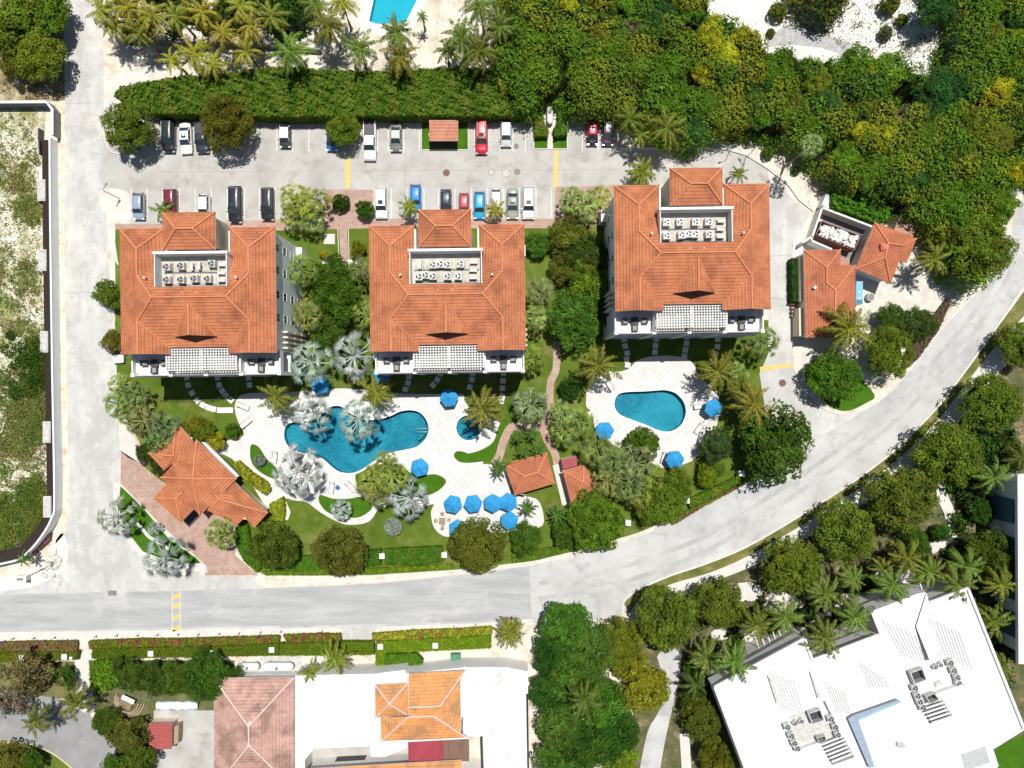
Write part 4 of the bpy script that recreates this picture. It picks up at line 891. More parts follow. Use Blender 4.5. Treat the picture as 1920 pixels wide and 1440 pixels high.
def apartment():
    r = empty('apartment_block', (0, 0, 0), 0, 'x', 'building', 'three apartment blocks in a row'); EV = 14.0
    b = MB()
    b.prism([(-10.1, 8.1), (-4.2, 8.1), (-4.2, 5.1), (4.2, 5.1), (4.2, 8.1), (10.1, 8.1), (10.1, -8.2), (4.1, -8.2), (4.1, -7.3), (-4.1, -7.3), (-4.1, -8.2), (-10.1, -8.2)], 0, EV-.1)
    b.build('wall', M['render'], r)
    # roof
    Z = EV; rf = Roof(); a1, c0 = 1.6, 2.95
    def both(pts):
        rf.face(pts); rf.face([(-x, y, z) for x, y, z in pts][::-1])
    both([(-10.6, 8.6, Z), (-10.6, -8.6, Z), (-7.5, -8.6, Z+a1), (-7.5, -4.2, Z+a1), (-4.9, -1.2, Z+c0), (-7.5, 2, Z+a1), (-7.5, 5.5, Z+a1)])
    both([(-10.6, 8.6, Z), (-7.5, 5.5, Z+a1), (-4.4, 8.6, Z)])
    both([(-4.4, 8.6, Z), (-7.5, 5.5, Z+a1), (-7.5, 2, Z+a1), (-4.9, 3.7, Z+.45), (-4.4, 4.6, Z)])
    both([(-7.5, 2, Z+a1), (-4.9, -1.2, Z+c0), (-4.7, .27, Z+2.29), (-4.9, 3.7, Z+.45)])
    rf.face([(-4.9, -1.2, Z+c0), (4.9, -1.2, Z+c0), (4.7, .27, Z+2.29), (-4.7, .27, Z+2.29)])
    rf.face([(-4.9, -1.2, Z+c0), (-7.5, -4.2, Z+a1), (-4.0, -7.7, Z), (4.0, -7.7, Z), (7.5, -4.2, Z+a1), (4.9, -1.2, Z+c0)])
    both([(-7.5, -4.2, Z+a1), (-7.5, -8.6, Z+a1), (-4.0, -8.6, Z), (-4.0, -7.7, Z)])
    for s in (-1, 1):
        for p, q in (((10.6, 8.6, 0), (7.5, 5.5, a1)), ((4.4, 8.6, 0), (7.5, 5.5, a1)), ((7.5, 5.5, a1), (7.5, 2, a1)), ((7.5, 2, a1), (4.9, -1.2, c0)), ((4.9, -1.2, c0), (7.5, -4.2, a1)), ((7.5, -4.2, a1), (7.5, -8.6, a1))):
            rf.cap((s*p[0], p[1], Z+p[2]), (s*q[0], q[1], Z+q[2]))
    rf.cap((-4.9, -1.2, Z+c0), (4.9, -1.2, Z+c0))
    for s in (-1, 1): rf.cap((s*7.5, -4.2, Z+a1), (s*4.0, -7.7, Z), .07)
    rf.build(r, M['tile'], M['cap'])
    b = MB(); b.box(-4.1, 4.1, -11.3, -7.35, 10.8, 10.91); b.build('terrace_floor', M['grey'], r)  # middle floor coloured grey to stand in for shade under the lattice
    for s in (-1, 1): b = MB(); b.prism([(s*10.1, -8.2), (s*4.3, -8.2), (s*4.3, -8.0), (s*10.1, -8.0)], EV-.1, EV+.1); b.face([(s*10.1, -8.25, EV-.1), (s*4.3, -8.25, EV-.1), (s*7.5, -8.25, EV+a1-.1)]); b.build('gable_wall', M['white'], r)
    # dormer
    d = Roof(); zt = Z+c0+.1; y0 = -6.3; yr = -2.0
    d.face([(0, yr, zt), (-2.8, y0, Z+1.0), (0, y0+.05, zt)]); d.face([(0, yr, zt), (0, y0+.05, zt), (2.8, y0, Z+1.0)])
    d.cap((0, yr, zt), (0, y0+.05, zt)); d.cap((0, yr, zt), (-2.8, y0, Z+1.02), .07); d.cap((0, yr, zt), (2.8, y0, Z+1.02), .07); 
    dm = d.build(r, M['tile'], M['cap'], fas=.15, name='dormer'); b = MB(); b.face([(-2.5, y0+.28, Z+.8), (2.5, y0+.28, Z+.8), (0, y0+.28, zt-.15)]); b.build('louvre', M['brown'], dm)
    # plant well
    b = MB(); b.box(-4.7, 4.7, .3, 4.6, Z-.6, Z+.35); b.build('plant_deck', M['grey'], r)
    b = MB(); b.box(-5.0, 5.0, 4.6, 4.95, Z-1, Z+2.4); b.build('parapet', M['white'], r)
    for s in (-1, 1):
        b = MB(); x = s*4.72; b.face([(x, .27, Z+.3), (x, 4.6, Z+.3), (x, 4.6, Z+2.2), (x, .27, Z+2.3)]); b.face([(x+s*.12, .27, Z+.3), (x+s*.12, 4.6, Z+.3), (x+s*.12, 4.6, Z+2.2), (x+s*.12, .27, Z+2.3)]); b.face([(x, .27, Z+2.3), (x+s*.12, .27, Z+2.3), (x+s*.12, 4.6, Z+2.2), (x, 4.6, Z+2.2)]); b.build('parapet', M['white'], r)
    b = MB()
    for x0, x1 in ((-4.3, -.9), (-.7, 2.7), (2.9, 4.5)):
        for y0_, y1_ in ((.9, 2.2), (2.6, 3.9)): b.box(x0, x1, y0_, y1_, Z+.35, Z+.42)
    b.build('equipment_pad', nmat('shadow_mottled_pad', [(.35, (.40, .37, .30)), (.65, (.60, .56, .47))], 1.5, 8, .9), r)  # darker pad colour stands in for small shadows among the units
    b = MB()
    for y in (2.35, 2.45, .72): b.tube([(-4.4, y, Z+.45), (0, y+.03, Z+.45), (4.4, y-.04, Z+.45)], .035, 5)
    for x in (-3.2, -1.6, .5, 2.0, 3.1): b.tube([(x, .7, Z+.45), (x+.05, 3.6, Z+.45)], .03, 5)
    b.build('pipes', M['greyd'], r)
    # stair tower
    b = MB(); b.box(-3.0, 3.0, 5.6, 9.6, 0, 16.4); t = b.build('stair_tower', M['beige'], r)
    tr = Roof(); hip(tr, (0, 7.6), Vector((1, 0)), 5.0, 7.0, 16.5, 1.5, 1.1); tr.build(t, M['tile'], M['cap'], name='tower_roof')
    b = MB(); b.box(-3.0, 3.0, 4.95, 5.6, 0, 14.2, 0); b.build('landing', M['red'], r)
    b = MB(); b.box(-.55, .55, 4.95, 5.58, 14.2, 14.35); b.build('bridge_slab', M['white'], r)
    for x0, x1 in ((-2.9, -1.3), (1.3, 2.9)):
        b = MB(); b.box(x0, x1, 4.96, 5.55, 14.2, 14.24); b.build('stair_opening', M['brown'], r)
    # side and front windows
    for s in (-1, 1):
        for fl in range(4):
            for y in (6.2, 3.0, -.4, -3.6): window(r, (s*10.1, y, 1.9+fl*3.35), (s, 0), 1.0, 1.4)
    for fl in range(4):
        for x in (-7.2, 7.2): window(r, (x, 8.1, 1.9+fl*3.35), (0, 1), 1.3, 1.2)
    # terraces
    for fl in range(4):
        z = fl*3.35 + (.12 if fl == 0 else .6)
        if fl == 3: z = 10.9
        b = MB(); b.box(-10.4, 10.4, -11.5, -8.2, z-.3, z); b.build('balcony_slab', M['white'], r)
        for s in (-1, 1):
            b = MB(); b.box(min(s*1.2, s*4), max(s*1.2, s*4), -8.24, -8.19, z+.05, z+2.3); b.build('glass_door', M['glass'], r)
            b = MB(); b.box(min(s*5.4, s*9.4), max(s*5.4, s*9.4), -8.24, -8.19, z+.05, z+2.3); b.build('glass_door', M['glass'], r)
        if fl < 3:
            b = MB()
            for x in np.arange(-10.2, 10.3, .45): b.box(x-.02, x+.02, -11.42, -11.38, z, z+1.0)
            b.box(-10.3, 10.3, -11.44, -11.36, z+1.0, z+1.06); b.build('railing', M['white'], r)
    for x in (-10.2, -4.9, 0, 4.9, 10.2):
        b = MB(); b.box(x-.28, x+.28, -11.62, -11.1, 0, 12.0, bev=.03); b.build('pillar', M['white'], r)
    for x0, x1, mm in ((-9.9, -5.2, 'grey'), (5.2, 9.9, 'grey'), (-4.6, -.3, 'greyd'), (.3, 4.6, 'greyd')): b = MB(); b.box(x0, x1, -11.5, -11.34, 10.9, 11.85); b.build('front_parapet', M[mm], r)
    for x in (-10.3, 10.3): b = MB(); b.box(x-.09, x+.09, -11.1, -8.2, 10.9, 11.85); b.build('side_parapet', M['white'], r)
    for s in (-1, 1):
        b = MB(); b.box(s*4.95-.1, s*4.95+.1, -11.1, -8.2, 10.9, 12.4); b.build('divider_wall', M['white'], r)
        b = MB()
        for fl in range(3):
            for k in range(4): b.box(min(s*10.1, s*10.9), max(s*10.1, s*10.9), -5.6-k*.75, -5.35-k*.75, fl*3.35+.5, fl*3.35+3.4)
        b.build('side_louvre', M['beige'], r)
    # lattice pergola over the middle terrace
    b = MB(); z = 13.3
    for x in np.arange(-4.75, 4.76, .38): b.box(x-.055, x+.055, -10.9, -7.75, z, z+.12)
    for y in np.arange(-10.8, -7.8, .36): b.box(-4.85, 4.85, y-.05, y+.05, z+.121, z+.22)
    for x in (-4.8, 0, 4.8): b.box(x-.09, x+.09, -10.9, -7.75, z-.2, z-.001)
    for x in (-4.8, 0, 4.8): b.box(x-.09, x+.09, -10.85, -10.67, 10.9, z-.2)
    b.build('pergola', M['white'], r)
    for s in (-1, 1): b = MB(); b.box(min(s*9.0, s*10.95), max(s*9, s*10.95), 6.2, 7.9, 0, 3.0); b.build('side_porch', M['white'], r)
    # rain pipe and vents
    for x, y in ((-1.0, -.7), (.9, -.7), (-6, 1.5), (6.2, 1.4)): b = MB(); b.cyl(x, y, Z+1.0, Z+2.6, .09, n=8); b.cyl(x, y, Z+2.6, Z+2.7, .15, n=8); b.build('vent_pipe', M['ac'], r)
    return r
APT = apartment()
blocks = [((371.5, 545), 'left-hand orange-roofed apartment block nearest the left lane, stair tower toward the parking', 'left'),
          ((838.8, 540), 'middle orange-roofed apartment block of the three, behind the large free-form pool', 'middle'),
          ((1298, 464), 'right-hand orange-roofed apartment block, set higher, behind the teardrop pool', 'right')]
RZ = R(.75)
for i, ((x, y), lab, wh) in enumerate(blocks):
    o = APT if i == 0 else copy_tree(APT); p = G(x, y, 14.0); o.location = (p.x, p.y, 0); o.rotation_euler = (0, 0, RZ); o['label'] = lab
    Mx = Matrix.Translation((p.x, p.y, 0)) @ Matrix.Rotation(RZ, 4, 'Z')
    def W(a, b_, c): return Mx @ Vector((a, b_, c))
    spots = {0: [(-3.7, 1.35), (-1.8, 1.35), (.0, 1.45), (1.8, 1.4), (-3.7, 3.1), (-1.8, 3.2), (2.4, 3.45)],
             1: [(-3.7, 1.4), (-2.8, 1.6), (-1.8, 1.45), (.2, 1.4), (1.6, 1.4), (-1.8, 3.0), (-.8, 3.05), (.15, 3.0), (1.9, 3.05)],
             2: [(-3.7, 1.4), (-1.7, 1.45), (-.75, 1.6), (.15, 1.55), (2.0, 1.5), (-3.7, 3.2), (-1.9, 3.2), (.2, 3.2), (1.95, 3.2)]}[i]
    for row, sel in (('lower', [q for q in spots if q[1] < 2.3]), ('upper', [q for q in spots if q[1] >= 2.3])):
        for k, (a, b_) in enumerate(sorted(sel)): place(AC0, W(a, b_, 14.36), RZ + random.uniform(-.06, .06), f'square fan condenser, {ORD[k]} from left, {row} row, roof well of {wh} block', f'fan condensers in the {wh} roof well', scale=1.16)
    for kk, (a, b_) in enumerate(((3.6, 1.2), (3.6, 2.2), (3.7, 3.3)) + (((-.4, 3.1), (.6, 3.2)) if i == 0 else (((-3.6, 3.0),) if i == 1 else ()))):
        place(SPL0, W(a, b_, 14.36), RZ + (0 if a > 3 else R(90)), f'slim white condenser, {["lowest of the right-hand column", "middle of the right-hand column", "top of the right-hand column", "turned sideways, left one", "turned sideways, right one"][kk]}, {wh} roof well', f'slim condensers in the {wh} roof well')
    for s, sd in ((-1, 'left'), (1, 'right')):
        cx = s*7.5
        place(TB0, W(cx, -9.7, 10.9), RZ, f'low dark table on the {sd} roof terrace of the {wh} apartment block', 'roof terrace furniture')
        for k, (a, b_, rr) in enumerate(((-1.35, -9.7, R(90)), (1.35, -9.7, R(-90)), (0, -10.75, R(180)))):
            place(CH0, W(cx+a, b_, 10.9), RZ+rr, f'grey armchair {["left of", "right of", "in front of"][k]} the low table, {sd} roof terrace of the {wh} block', f'armchairs on the {sd} terrace of the {wh} block')
# --- generic small building from photograph outlines
def outline_walls(r, pts, z, mat, inset=.45, name='wall'):
    P = [Vector((p.x, p.y, 0)) for p in GP(pts, z)]; c = sum(P, Vector())/len(P); q = []
    for p in P: d = (c-p); q.append(p + d.normalized()*inset*1.3)
    b = MB(); b.prism([(p.x, p.y) for p in q], 0, z-.05); return b.build(name, mat, r), q
def proof(verts, faces, caps, r, mat, capm, name='roof', fas=.2, fmat=None):
    "roof with vertices given as (px, py, z)"
    V = [G(*v) for v in verts]; rf = Roof()
    for f in faces: rf.face([V[i] for i in f])
    for a, b in caps: rf.cap(V[a], V[b])
    return rf.build(r, mat, capm, fas, name=name, fmat=fmat)
Z0 = lambda pts: T(0, 2, pts)
# reception: cluster of hip roofs turned about 45 degrees
rc = empty('reception_building', (0, 0, 0), 0, 'low orange-roofed pavilion of stepped hip roofs, set diagonally beside the pink paved driveway', 'building')
def pv(pts): return [(x, y, z) for (x, y), z in zip(Z0([(a, b) for a, b, c in pts]), [c for a, b, c in pts])]
e = 3.6
V = pv([(1340, 300, e-.3), (1450, 435, e-.3), (1380, 605, e-.3), (1285, 605, e-.3), (1230, 650, e-.3), (1112, 520, e-.3), (1300, 540, e+.6), (1310, 400, e+.6)])
proof(V, [(5, 4, 3, 2, 6), (6, 2, 1, 7), (0, 7, 1), (5, 6, 7, 0)], [(5, 6), (6, 7), (7, 0)], rc, M['tile'], M['cap'], 'rear_roof')
V = pv([(1475, 418, e+.5), (1775, 710, e+.5), (1500, 985, e+.5), (1205, 700, e+.5), (1445, 712, e+2.6)])
proof(V, [(0, 4, 1), (1, 4, 2), (2, 4, 3), (3, 4, 0)], [(0, 4), (1, 4), (2, 4), (3, 4)], rc, M['tile'], M['cap'], 'main_roof')
V = pv([(1240, 750, e), (1425, 750, e+.3), (1455, 940, e), (1355, 1040, e), (1152, 855, e), (1318, 858, e+1.0)])
proof(V, [(0, 5, 1), (1, 5, 2), (2, 5, 3), (3, 5, 4), (4, 5, 0)], [(4, 5), (5, 3), (5, 1)], rc, M['tile'], M['cap'], 'front_roof')
V = pv([(1580, 805, e+.2), (1700, 795, e+.2), (1760, 735, e+.2), (2010, 965, e+.2), (1905, 1080, e), (1835, 1000, e), (1775, 1060, e), (1560, 950, e+.2), (1650, 865, e+1.0), (1820, 915, e+1.2), (1745, 920, e+1.1)])
proof(V, [(0, 8, 1), (1, 8, 9), (1, 9, 2), (2, 9, 3), (3, 9, 4), (4, 9, 5), (5, 9, 10), (5, 10, 6), (6, 10, 7), (7, 10, 8), (7, 8, 0), (8, 10, 9)], [(8, 9), (9, 3), (8, 7), (8, 0)], rc, M['tile'], M['cap'], 'wing_roof')
for nm, pts, hh in (('main_wall', [(1475, 470), (1720, 712), (1495, 925), (1260, 700)], e+.4), ('front_wall', [(1260, 780), (1400, 790), (1410, 930), (1355, 975), (1200, 855)], e-.1), ('rear_wall', [(1340, 350), (1400, 440), (1340, 570), (1240, 590), (1160, 520)], e-.4), ('wing_wall', [(1600, 840), (1750, 790), (1960, 965), (1890, 1020), (1760, 1010), (1600, 940)], e)):
    b = MB(); b.prism([(p.x, p.y) for p in GP(Z0(pts), hh)], 0, hh-.05); b.build(nm, M['beige'], rc)
b = MB(); b.prism([(p.x, p.y) for p in GP(Z0([(1452, 945), (1500, 990), (1415, 1075), (1370, 1035)]), .3)], .0, .12); b.build('porch_step', M['dark'], rc)
b = MB(); b.prism([(p.x, p.y) for p in GP(Z0([(1340, 310), (1380, 345), (1445, 410), (1420, 430), (1330, 330)]), 2.8)], 2.5, 2.8); b.build('rear_ledge', M['white'], rc); b = MB(); b.prism([(p.x, p.y) for p in GP(Z0([(1510, 435), (1540, 440), (1600, 500), (1790, 690), (1770, 705), (1580, 510)]), 2.8)], 2.3, 2.8); b.build('rear_ledge', M['white'], rc)
# two cabanas by the deck
def cabana(name, corners, apexes, z, rise, label, mat=M['tile_b'], walls=M['beige']):
    r = empty(name, (0, 0, 0), 0, label, 'building'); V = [(x, y, z) for x, y in corners] + [(x, y, z+rise) for x, y in apexes]
    if len(apexes) == 2: proof(V, [(0, 1, 5, 4), (2, 3, 4, 5), (1, 2, 5), (3, 0, 4)], [(4, 5), (0, 4), (3, 4), (1, 5), (2, 5)], r, mat, M['cap'])
    else: proof(V, [(0, 1, 4), (1, 2, 4), (2, 3, 4), (3, 0, 4)], [(0, 4), (1, 4), (2, 4), (3, 4)], r, mat, M['cap'])
    outline_walls(r, corners, z, walls); return r
c = cabana('pool_cabana', T(2, 2, [(-60, 600), (262, 515), (325, 745), (20, 835)]), T(2, 2, [(95, 690), (190, 662)]), 3.0, 1.3, 'small orange-roofed pool cabana left of the pink path, beside the big pool deck')
window(c, G(975, 925, 1.6) + Vector((0, 0, 0)), (-.24, -.97), 1.6, 1.0)
c = cabana('pool_cabana', T(2, 2, [(378, 650), (540, 605), (680, 805), (440, 888)]), T(2, 2, [(535, 738)]), 3.0, 1.3, 'small orange-roofed cabana right of the pink path with a red flat annex behind')
b = MB(); b.prism([(p.x, p.y) for p in GP(T(2, 2, [(370, 570), (485, 545), (492, 610), (385, 642)]), 2.6)], 0, 2.6, 0, side=1); b.build('annex', [M['red_sheet'], M['beige']], c)
# tiled shelter in the parking lot
r = empty('tiled_shelter', (0, 0, 0), 0, 'small open hut with a terracotta tiled roof on the kerbed lawn among the parked cars', 'hut')
proof([(805, 226, 2.9), (859, 226, 2.9), (859, 264, 2.5), (805, 264, 2.5)], [(0, 1, 2, 3)], [], r, tilemat('shelter_tiles', (.44, .17, .11), (.55, .24, .16), (.36, .13, .08), row=.5, colw=.3), M['cap'])
b = MB(); b.prism([(p.x, p.y) for p in GP([(808, 236), (856, 236), (856, 239), (808, 239)], 0)], 0, 2.35); b.build('back_wall', M['beige'], r)
for x in (808, 856):
    b = MB(); q = G(x, 262); b.box(q.x-.1, q.x+.1, q.y-.1, q.y+.1, 0, 2.4); b.build('post', M['white'], r)
b = MB(); b.prism([(p.x, p.y) for p in GP([(806, 232), (858, 232), (858, 276), (806, 276)], 0)], 0, .05); b.build('slab', M['dark'], r)
# service buildings on the right
T3 = lambda pts: T(3, 1, pts)
r = empty('service_building', (0, 0, 0), 0, 'rotated tile-roofed service building with a small red chimney, beside the walled skip yard', 'building')
z = 3.8; P = T3([(800, 225), (1115, 350), (1040, 530), (990, 512), (920, 685), (655, 577)]); A = T3([(905, 385), (878, 490), (960, 388), (1010, 400)])
V = [(x, y, z) for x, y in P] + [(A[0][0], A[0][1], z+1.5), (A[1][0], A[1][1], z+1.5), (A[3][0], A[3][1], z+1.1)]
proof(V, [(0, 6, 8, 1), (1, 8, 2), (2, 8, 3), (3, 8, 6, 7), (3, 7, 4), (4, 7, 5), (5, 7, 6, 0)], [(0, 6), (6, 7), (7, 4), (7, 5), (6, 8), (8, 1)], r, M['tile_b'], M['cap'])
outline_walls(r, P, z, M['white'], .5)
b = MB(); q = G(*T3([(870, 415)])[0], z+1.3); b.box(q.x-.55, q.x+.55, q.y-.5, q.y+.5, z+.6, z+1.55, 0); b.box(q.x-.35, q.x+.35, q.y-.32, q.y+.32, z+1.55, z+1.75); b.build('chimney', flat('red_clay', (.62, .16, .12), .8), r)
b = MB(); b.prism([(p.x, p.y) for p in GP(T3([(985, 185), (1122, 245), (1090, 335), (945, 285)]), 2.9)], 0, 2.9, 0, side=1); b.build('flat_annex', [M['terra'], M['beige']], r)
r = empty('service_building', (0, 0, 0), 0, 'long tile-roofed service building along the exit road, right of the right-hand block', 'building')
z = 3.8; P = T3([(268, 435), (545, 430), (545, 550), (655, 550), (655, 1090), (280, 1092)]); A = T3([(440, 565), (440, 680), (505, 735), (505, 960)])
V = [(x, y, z) for x, y in P] + [(A[0][0], A[0][1], z+1.5), (A[1][0], A[1][1], z+1.5), (A[2][0], A[2][1], z+1.9), (A[3][0], A[3][1], z+1.9)]
proof(V, [(0, 6, 1), (1, 6, 7, 2), (2, 7, 8, 3), (3, 8, 9, 4), (4, 9, 5), (5, 9, 8, 7, 6, 0)], [(0, 6), (1, 6), (6, 7), (7, 8), (8, 3), (8, 9), (9, 4), (9, 5)], r, M['tile_b'], M['cap'])
b = MB(); q = [(p.x, p.y) for p in GP(T3([(285, 450), (530, 445), (530, 560), (640, 562), (640, 1075), (292, 1078)]), z)]; b.prism(q, 0, z-.05); b.build('wall', M['white'], r)
b = MB(); q = G(*T3([(345, 718)])[0], z+.7); b.cyl(q.x, q.y, z+.3, z+1.0, .14, n=10); b.cyl(q.x, q.y, z+1.0, z+1.1, .24, n=10); b.build('vent_pipe', M['white'], r)
b = MB(); b.prism([(p.x, p.y) for p in GP(T3([(232, 870), (262, 870), (266, 1078), (234, 1078)]), 2.6)], 0, 2.6); b.prism([(p.x, p.y) for p in GP(T3([(238, 480), (258, 480), (262, 820), (240, 820)]), 2.6)], 0, 2.6); b.build('side_lean_to', M['beige'], r)
b = MB(); b.prism([(p.x, p.y) for p in GP(T3([(545, 495), (612, 495), (612, 548), (545, 548)]), 2.5)], 0, 2.5); b.build('flat_annex', M['terra'], r)
# walled yard with the skip
r = empty('yard_wall', (0, 0, 0), 0, 'white walls enclosing the skip yard beside the service building', 'wall'); b = MB()
for pl in ([(412, 118), (790, 262)], [(405, 125), (325, 360)], [(330, 365), (480, 430)], [(258, 380), (335, 330)]):
    q = [(p.x, p.y) for p in GP(T3(pl), 2.3)]; ribbon(q, -.14, .14, 0, 2.3, b)
b.build('wall', M['white'], r)
b = MB(); b.prism([(p.x, p.y) for p in GP(T3([(430, 130), (780, 270), (650, 560), (350, 410)]), .05)], .0, .06); b.build('yard_floor', M['greyd'], r)
b = MB(); b.prism([(p.x, p.y) for p in GP(T3([(440, 10), (490, 40), (455, 125), (405, 95)]), 2.0)], 0, 2.0); b.build('gate_lodge', M['tarp'], r)
b = MB(); b.prism([(p.x, p.y) for p in GP(T3([(190, 355), (262, 345), (262, 470), (185, 485)]), .2)], .03, .12); b.build('white_slab', M['white'], r)
sk = empty('rubbish_skip', (0, 0, 0), 0, 'long rusty open skip heaped with white rubbish bags inside the walled yard', 'skip')
C4 = [Vector((p.x, p.y)) for p in GP(T3([(400, 215), (700, 330), (650, 440), (355, 320)]), 2.2)]; ct = sum(C4, Vector((0, 0)))/4; b = MB()
inn = [ct+(p-ct)*.93 for p in C4]
for i in range(4):
    j = (i+1) % 4; b.prism([tuple(C4[i]), tuple(C4[j]), tuple(inn[j]), tuple(inn[i])], .1, 2.2)
b.prism([tuple(p) for p in inn], .1, .5); b.build('skip_body', M['rust'], sk)
b = MB(); U = (C4[1]-C4[0]); Vv = (C4[3]-C4[0]); rs = np.random.RandomState(4)
for k in range(95):
    s_, t_ = .08+.84*rs.rand(), .16+.68*rs.rand(); c_ = C4[0]+U*s_+Vv*t_; rr = .22+.25*rs.rand(); zz = 1.7+.5*rs.rand()
    vs, fs = ico(rr*(.8+.5*rs.rand()), rr*(.8+.5*rs.rand()), rr*.6, 0, k, 6, 5, .2)
    for f in fs: b.face([(vs[i][0]+c_.x, vs[i][1]+c_.y, vs[i][2]+zz) for i in f], 0 if rs.rand() < .86 else 1)
b.build('rubbish_bags', [M['debris'], M['wood']], sk)
bx = empty('water_tank', (0, 0, 0), 0, 'pale blue rectangular tank against the service building wall', 'tank')
b = MB(); q = [(p.x, p.y) for p in GP(T3([(662, 670), (712, 670), (710, 840), (660, 840)]), 2.0)]; b.prism(q, 0, 2.0); b.build('tank_body', M['bluebox'], bx); b = MB()
for y in (750, 798): c_ = G(*T3([(684, y)])[0], 2.0); b.cyl(c_.x, c_.y, 2.0, 2.08, .14, n=10)
b.build('lid', M['white'], bx); b = MB(); c_ = [(p.x, p.y) for p in GP(T3([(664, 808), (708, 808), (708, 838), (664, 838)]), 2.0)]; b.prism(c_, 2.0, 2.03); b.build('hatch', flat('teal_hatch', (.04, .16, .2), .5), bx)
q = G(*T3([(752, 792)])[0]); b = MB(); b.cyl(q.x, q.y, .02, .9, .62, n=20); b.cyl(q.x, q.y, .9, .98, .5, .4, n=20, mi=1); tag(b.build('stone_well', [M['grey'], M['greyd']]), 'round grey concrete well head beside the pale blue tank', 'well')
q = G(*T3([(1138, 282)])[0], 1); b = MB(); b.box(q.x-.45, q.x+.45, q.y-.5, q.y+.5, .0, 1.1, bev=.05); b.box(q.x-.5, q.x+.5, q.y-.55, q.y+.5, 1.1, 1.2, bev=.03); tag(b.build('wheelie_bin', M['blue2']), 'dark blue wheeled bin behind the terracotta flat annex', 'bin')
q = G(*T3([(200, 880)])[0], 1); b = MB(); 
for k in range(4): b.box(q.x-.4, q.x+.3, q.y-1.1+k*.6, q.y-.8+k*.6, .1, .8+.15*(k % 2), bev=.03)
tag(b.build('pallet_stack', M['wood']), 'stacked wooden pallets beside the lean-to on the exit road', 'pallets')
# ---------------------------------------------------------------- houses below the main road, white villa
B0 = lambda pts: T(0, 3, pts)
B1 = lambda pts: T(1, 3, pts)
B2 = lambda pts: T(2, 3, pts)
B3 = lambda pts: T(3, 3, pts)
def flatroof(b, pts, z, z0=0, par=.0, mi=0, side=1, pw=.25):
    q = [(p.x, p.y) for p in GP(pts, z)]; b.prism(q, z0, z, mi, side=side)
    if par:
        if polysign(q) < 0: q = q[::-1]
        c = q + [q[0]]
        for i in range(len(q)):
            a, d = Vector((*c[i], 0)), Vector((*c[i+1], 0)); u = (d-a).normalized(); n = Vector((-u.y, u.x, 0))*pw
            b.prism([(a.x, a.y), (d.x-u.x*pw, d.y-u.y*pw), (d.x-u.x*pw+n.x, d.y-u.y*pw+n.y), (a.x+n.x, a.y+n.y)], z, z+par, mi, side=mi)
r = empty('pink_roofed_house', (0, 0, 0), 0, 'house with a large faded pink tiled hip roof at the bottom edge', 'building')
z = 3.6; V = [(401, 1271, z), (552, 1270, z), (552, 1480, z), (401, 1480, z), (466, 1362, z+2.2), (467, 1397, z+2.2)]
proof(V, [(0, 4, 1), (1, 4, 5, 2), (2, 5, 3), (3, 5, 4, 0)], [(0, 4), (1, 4), (4, 5), (5, 3), (5, 2)], r, M['tile_pink'], M['cap_pink'])
outline_walls(r, [(401, 1271), (552, 1270), (552, 1480), (401, 1480)], z, M['white'])
for y in (1357, 1398): b = MB(); q = G(466, y, z+2.3); b.cyl(q.x, q.y, z+2.0, z+2.55, .28, .1, n=10); b.build('roof_finial', M['white'], r)
r = empty('flat_roofed_house', (0, 0, 0), 0, 'bright white flat-roofed house between the pink roof and the orange roofs', 'building')
b = MB(); flatroof(b, [(554, 1266), (622, 1264), (715, 1262), (765, 1262), (765, 1400), (722, 1418), (696, 1418), (695, 1398), (590, 1402), (572, 1424), (572, 1480), (554, 1480)], 3.9, par=.2)
b.build('walls_and_roof', [M['bright'], M['white']], r)
b = MB(); flatroof(b, [(727, 1392), (741, 1390), (741, 1402), (727, 1402)], 4.1, 3.9); b.build('roof_box', [M['bright'], M['white']], r)
b = MB(); q = [(p.x, p.y) for p in GP([(627, 1264), (627, 1400)], 3.92)]; ribbon(q, -.05, .05, 3.9, 3.96, b); b.build('roof_seam', M['white'], r)
r = empty('orange_roofed_house', (0, 0, 0), 0, 'house with bright orange tiled hip roofs and a crimson sheet lean-to at the bottom', 'building')
z = 4.4; P = B1([(893, 815), (1140, 800), (1142, 1050), (1120, 1110), (938, 1240), (932, 1065), (895, 1062)])
V = [(x, y, z) for x, y in B1([(893, 815), (1140, 800), (1142, 1048), (895, 1062)])] + [(*B1([(1000, 960)])[0], z+1.3)]
proof(V, [(0, 4, 1), (1, 4, 2), (2, 4, 3), (3, 4, 0)], [(0, 4), (1, 4), (2, 4), (3, 4)], r, M['tile_or'], M['cap_pink'], 'corner_roof')
V = [(*B1([(x, y)])[0], zz) for x, y, zz in ((933, 1068, z-.1), (1144, 1056, z+1.35), (1330, 1050, z+1.35), (1576, 1210, z), (938, 1240, z-.1))]
proof(V, [(0, 1, 4), (4, 1, 2, 3)], [(4, 1), (1, 2), (2, 3)], r, M['tile_or'], M['cap_pink'], 'front_roof')
V = [(*B1([(x, y)])[0], zz) for x, y, zz in ((1145, 730, z+.2), (1570, 708, z+.2), (1380, 975, z+2.0), (1145, 985, z+2.0), (1145, 1054, z+1.4), (1332, 1048, z+1.4), (1530, 790, z+.3), (1538, 1178, z+.1))]
proof(V, [(0, 1, 2, 3), (3, 2, 5, 4), (1, 6, 7, 5, 2)], [(3, 2), (1, 2)], r, M['tile_or'], M['cap_pink'], 'main_roof')
b = MB(); b.prism([(p.x, p.y) for p in GP(B1([(905, 830), (1120, 815), (1160, 750), (1500, 730), (1500, 1170), (1540, 1195), (960, 1220), (955, 1050), (910, 1040)]), z)], 0, z-.25); b.build('wall', M['white'], r)
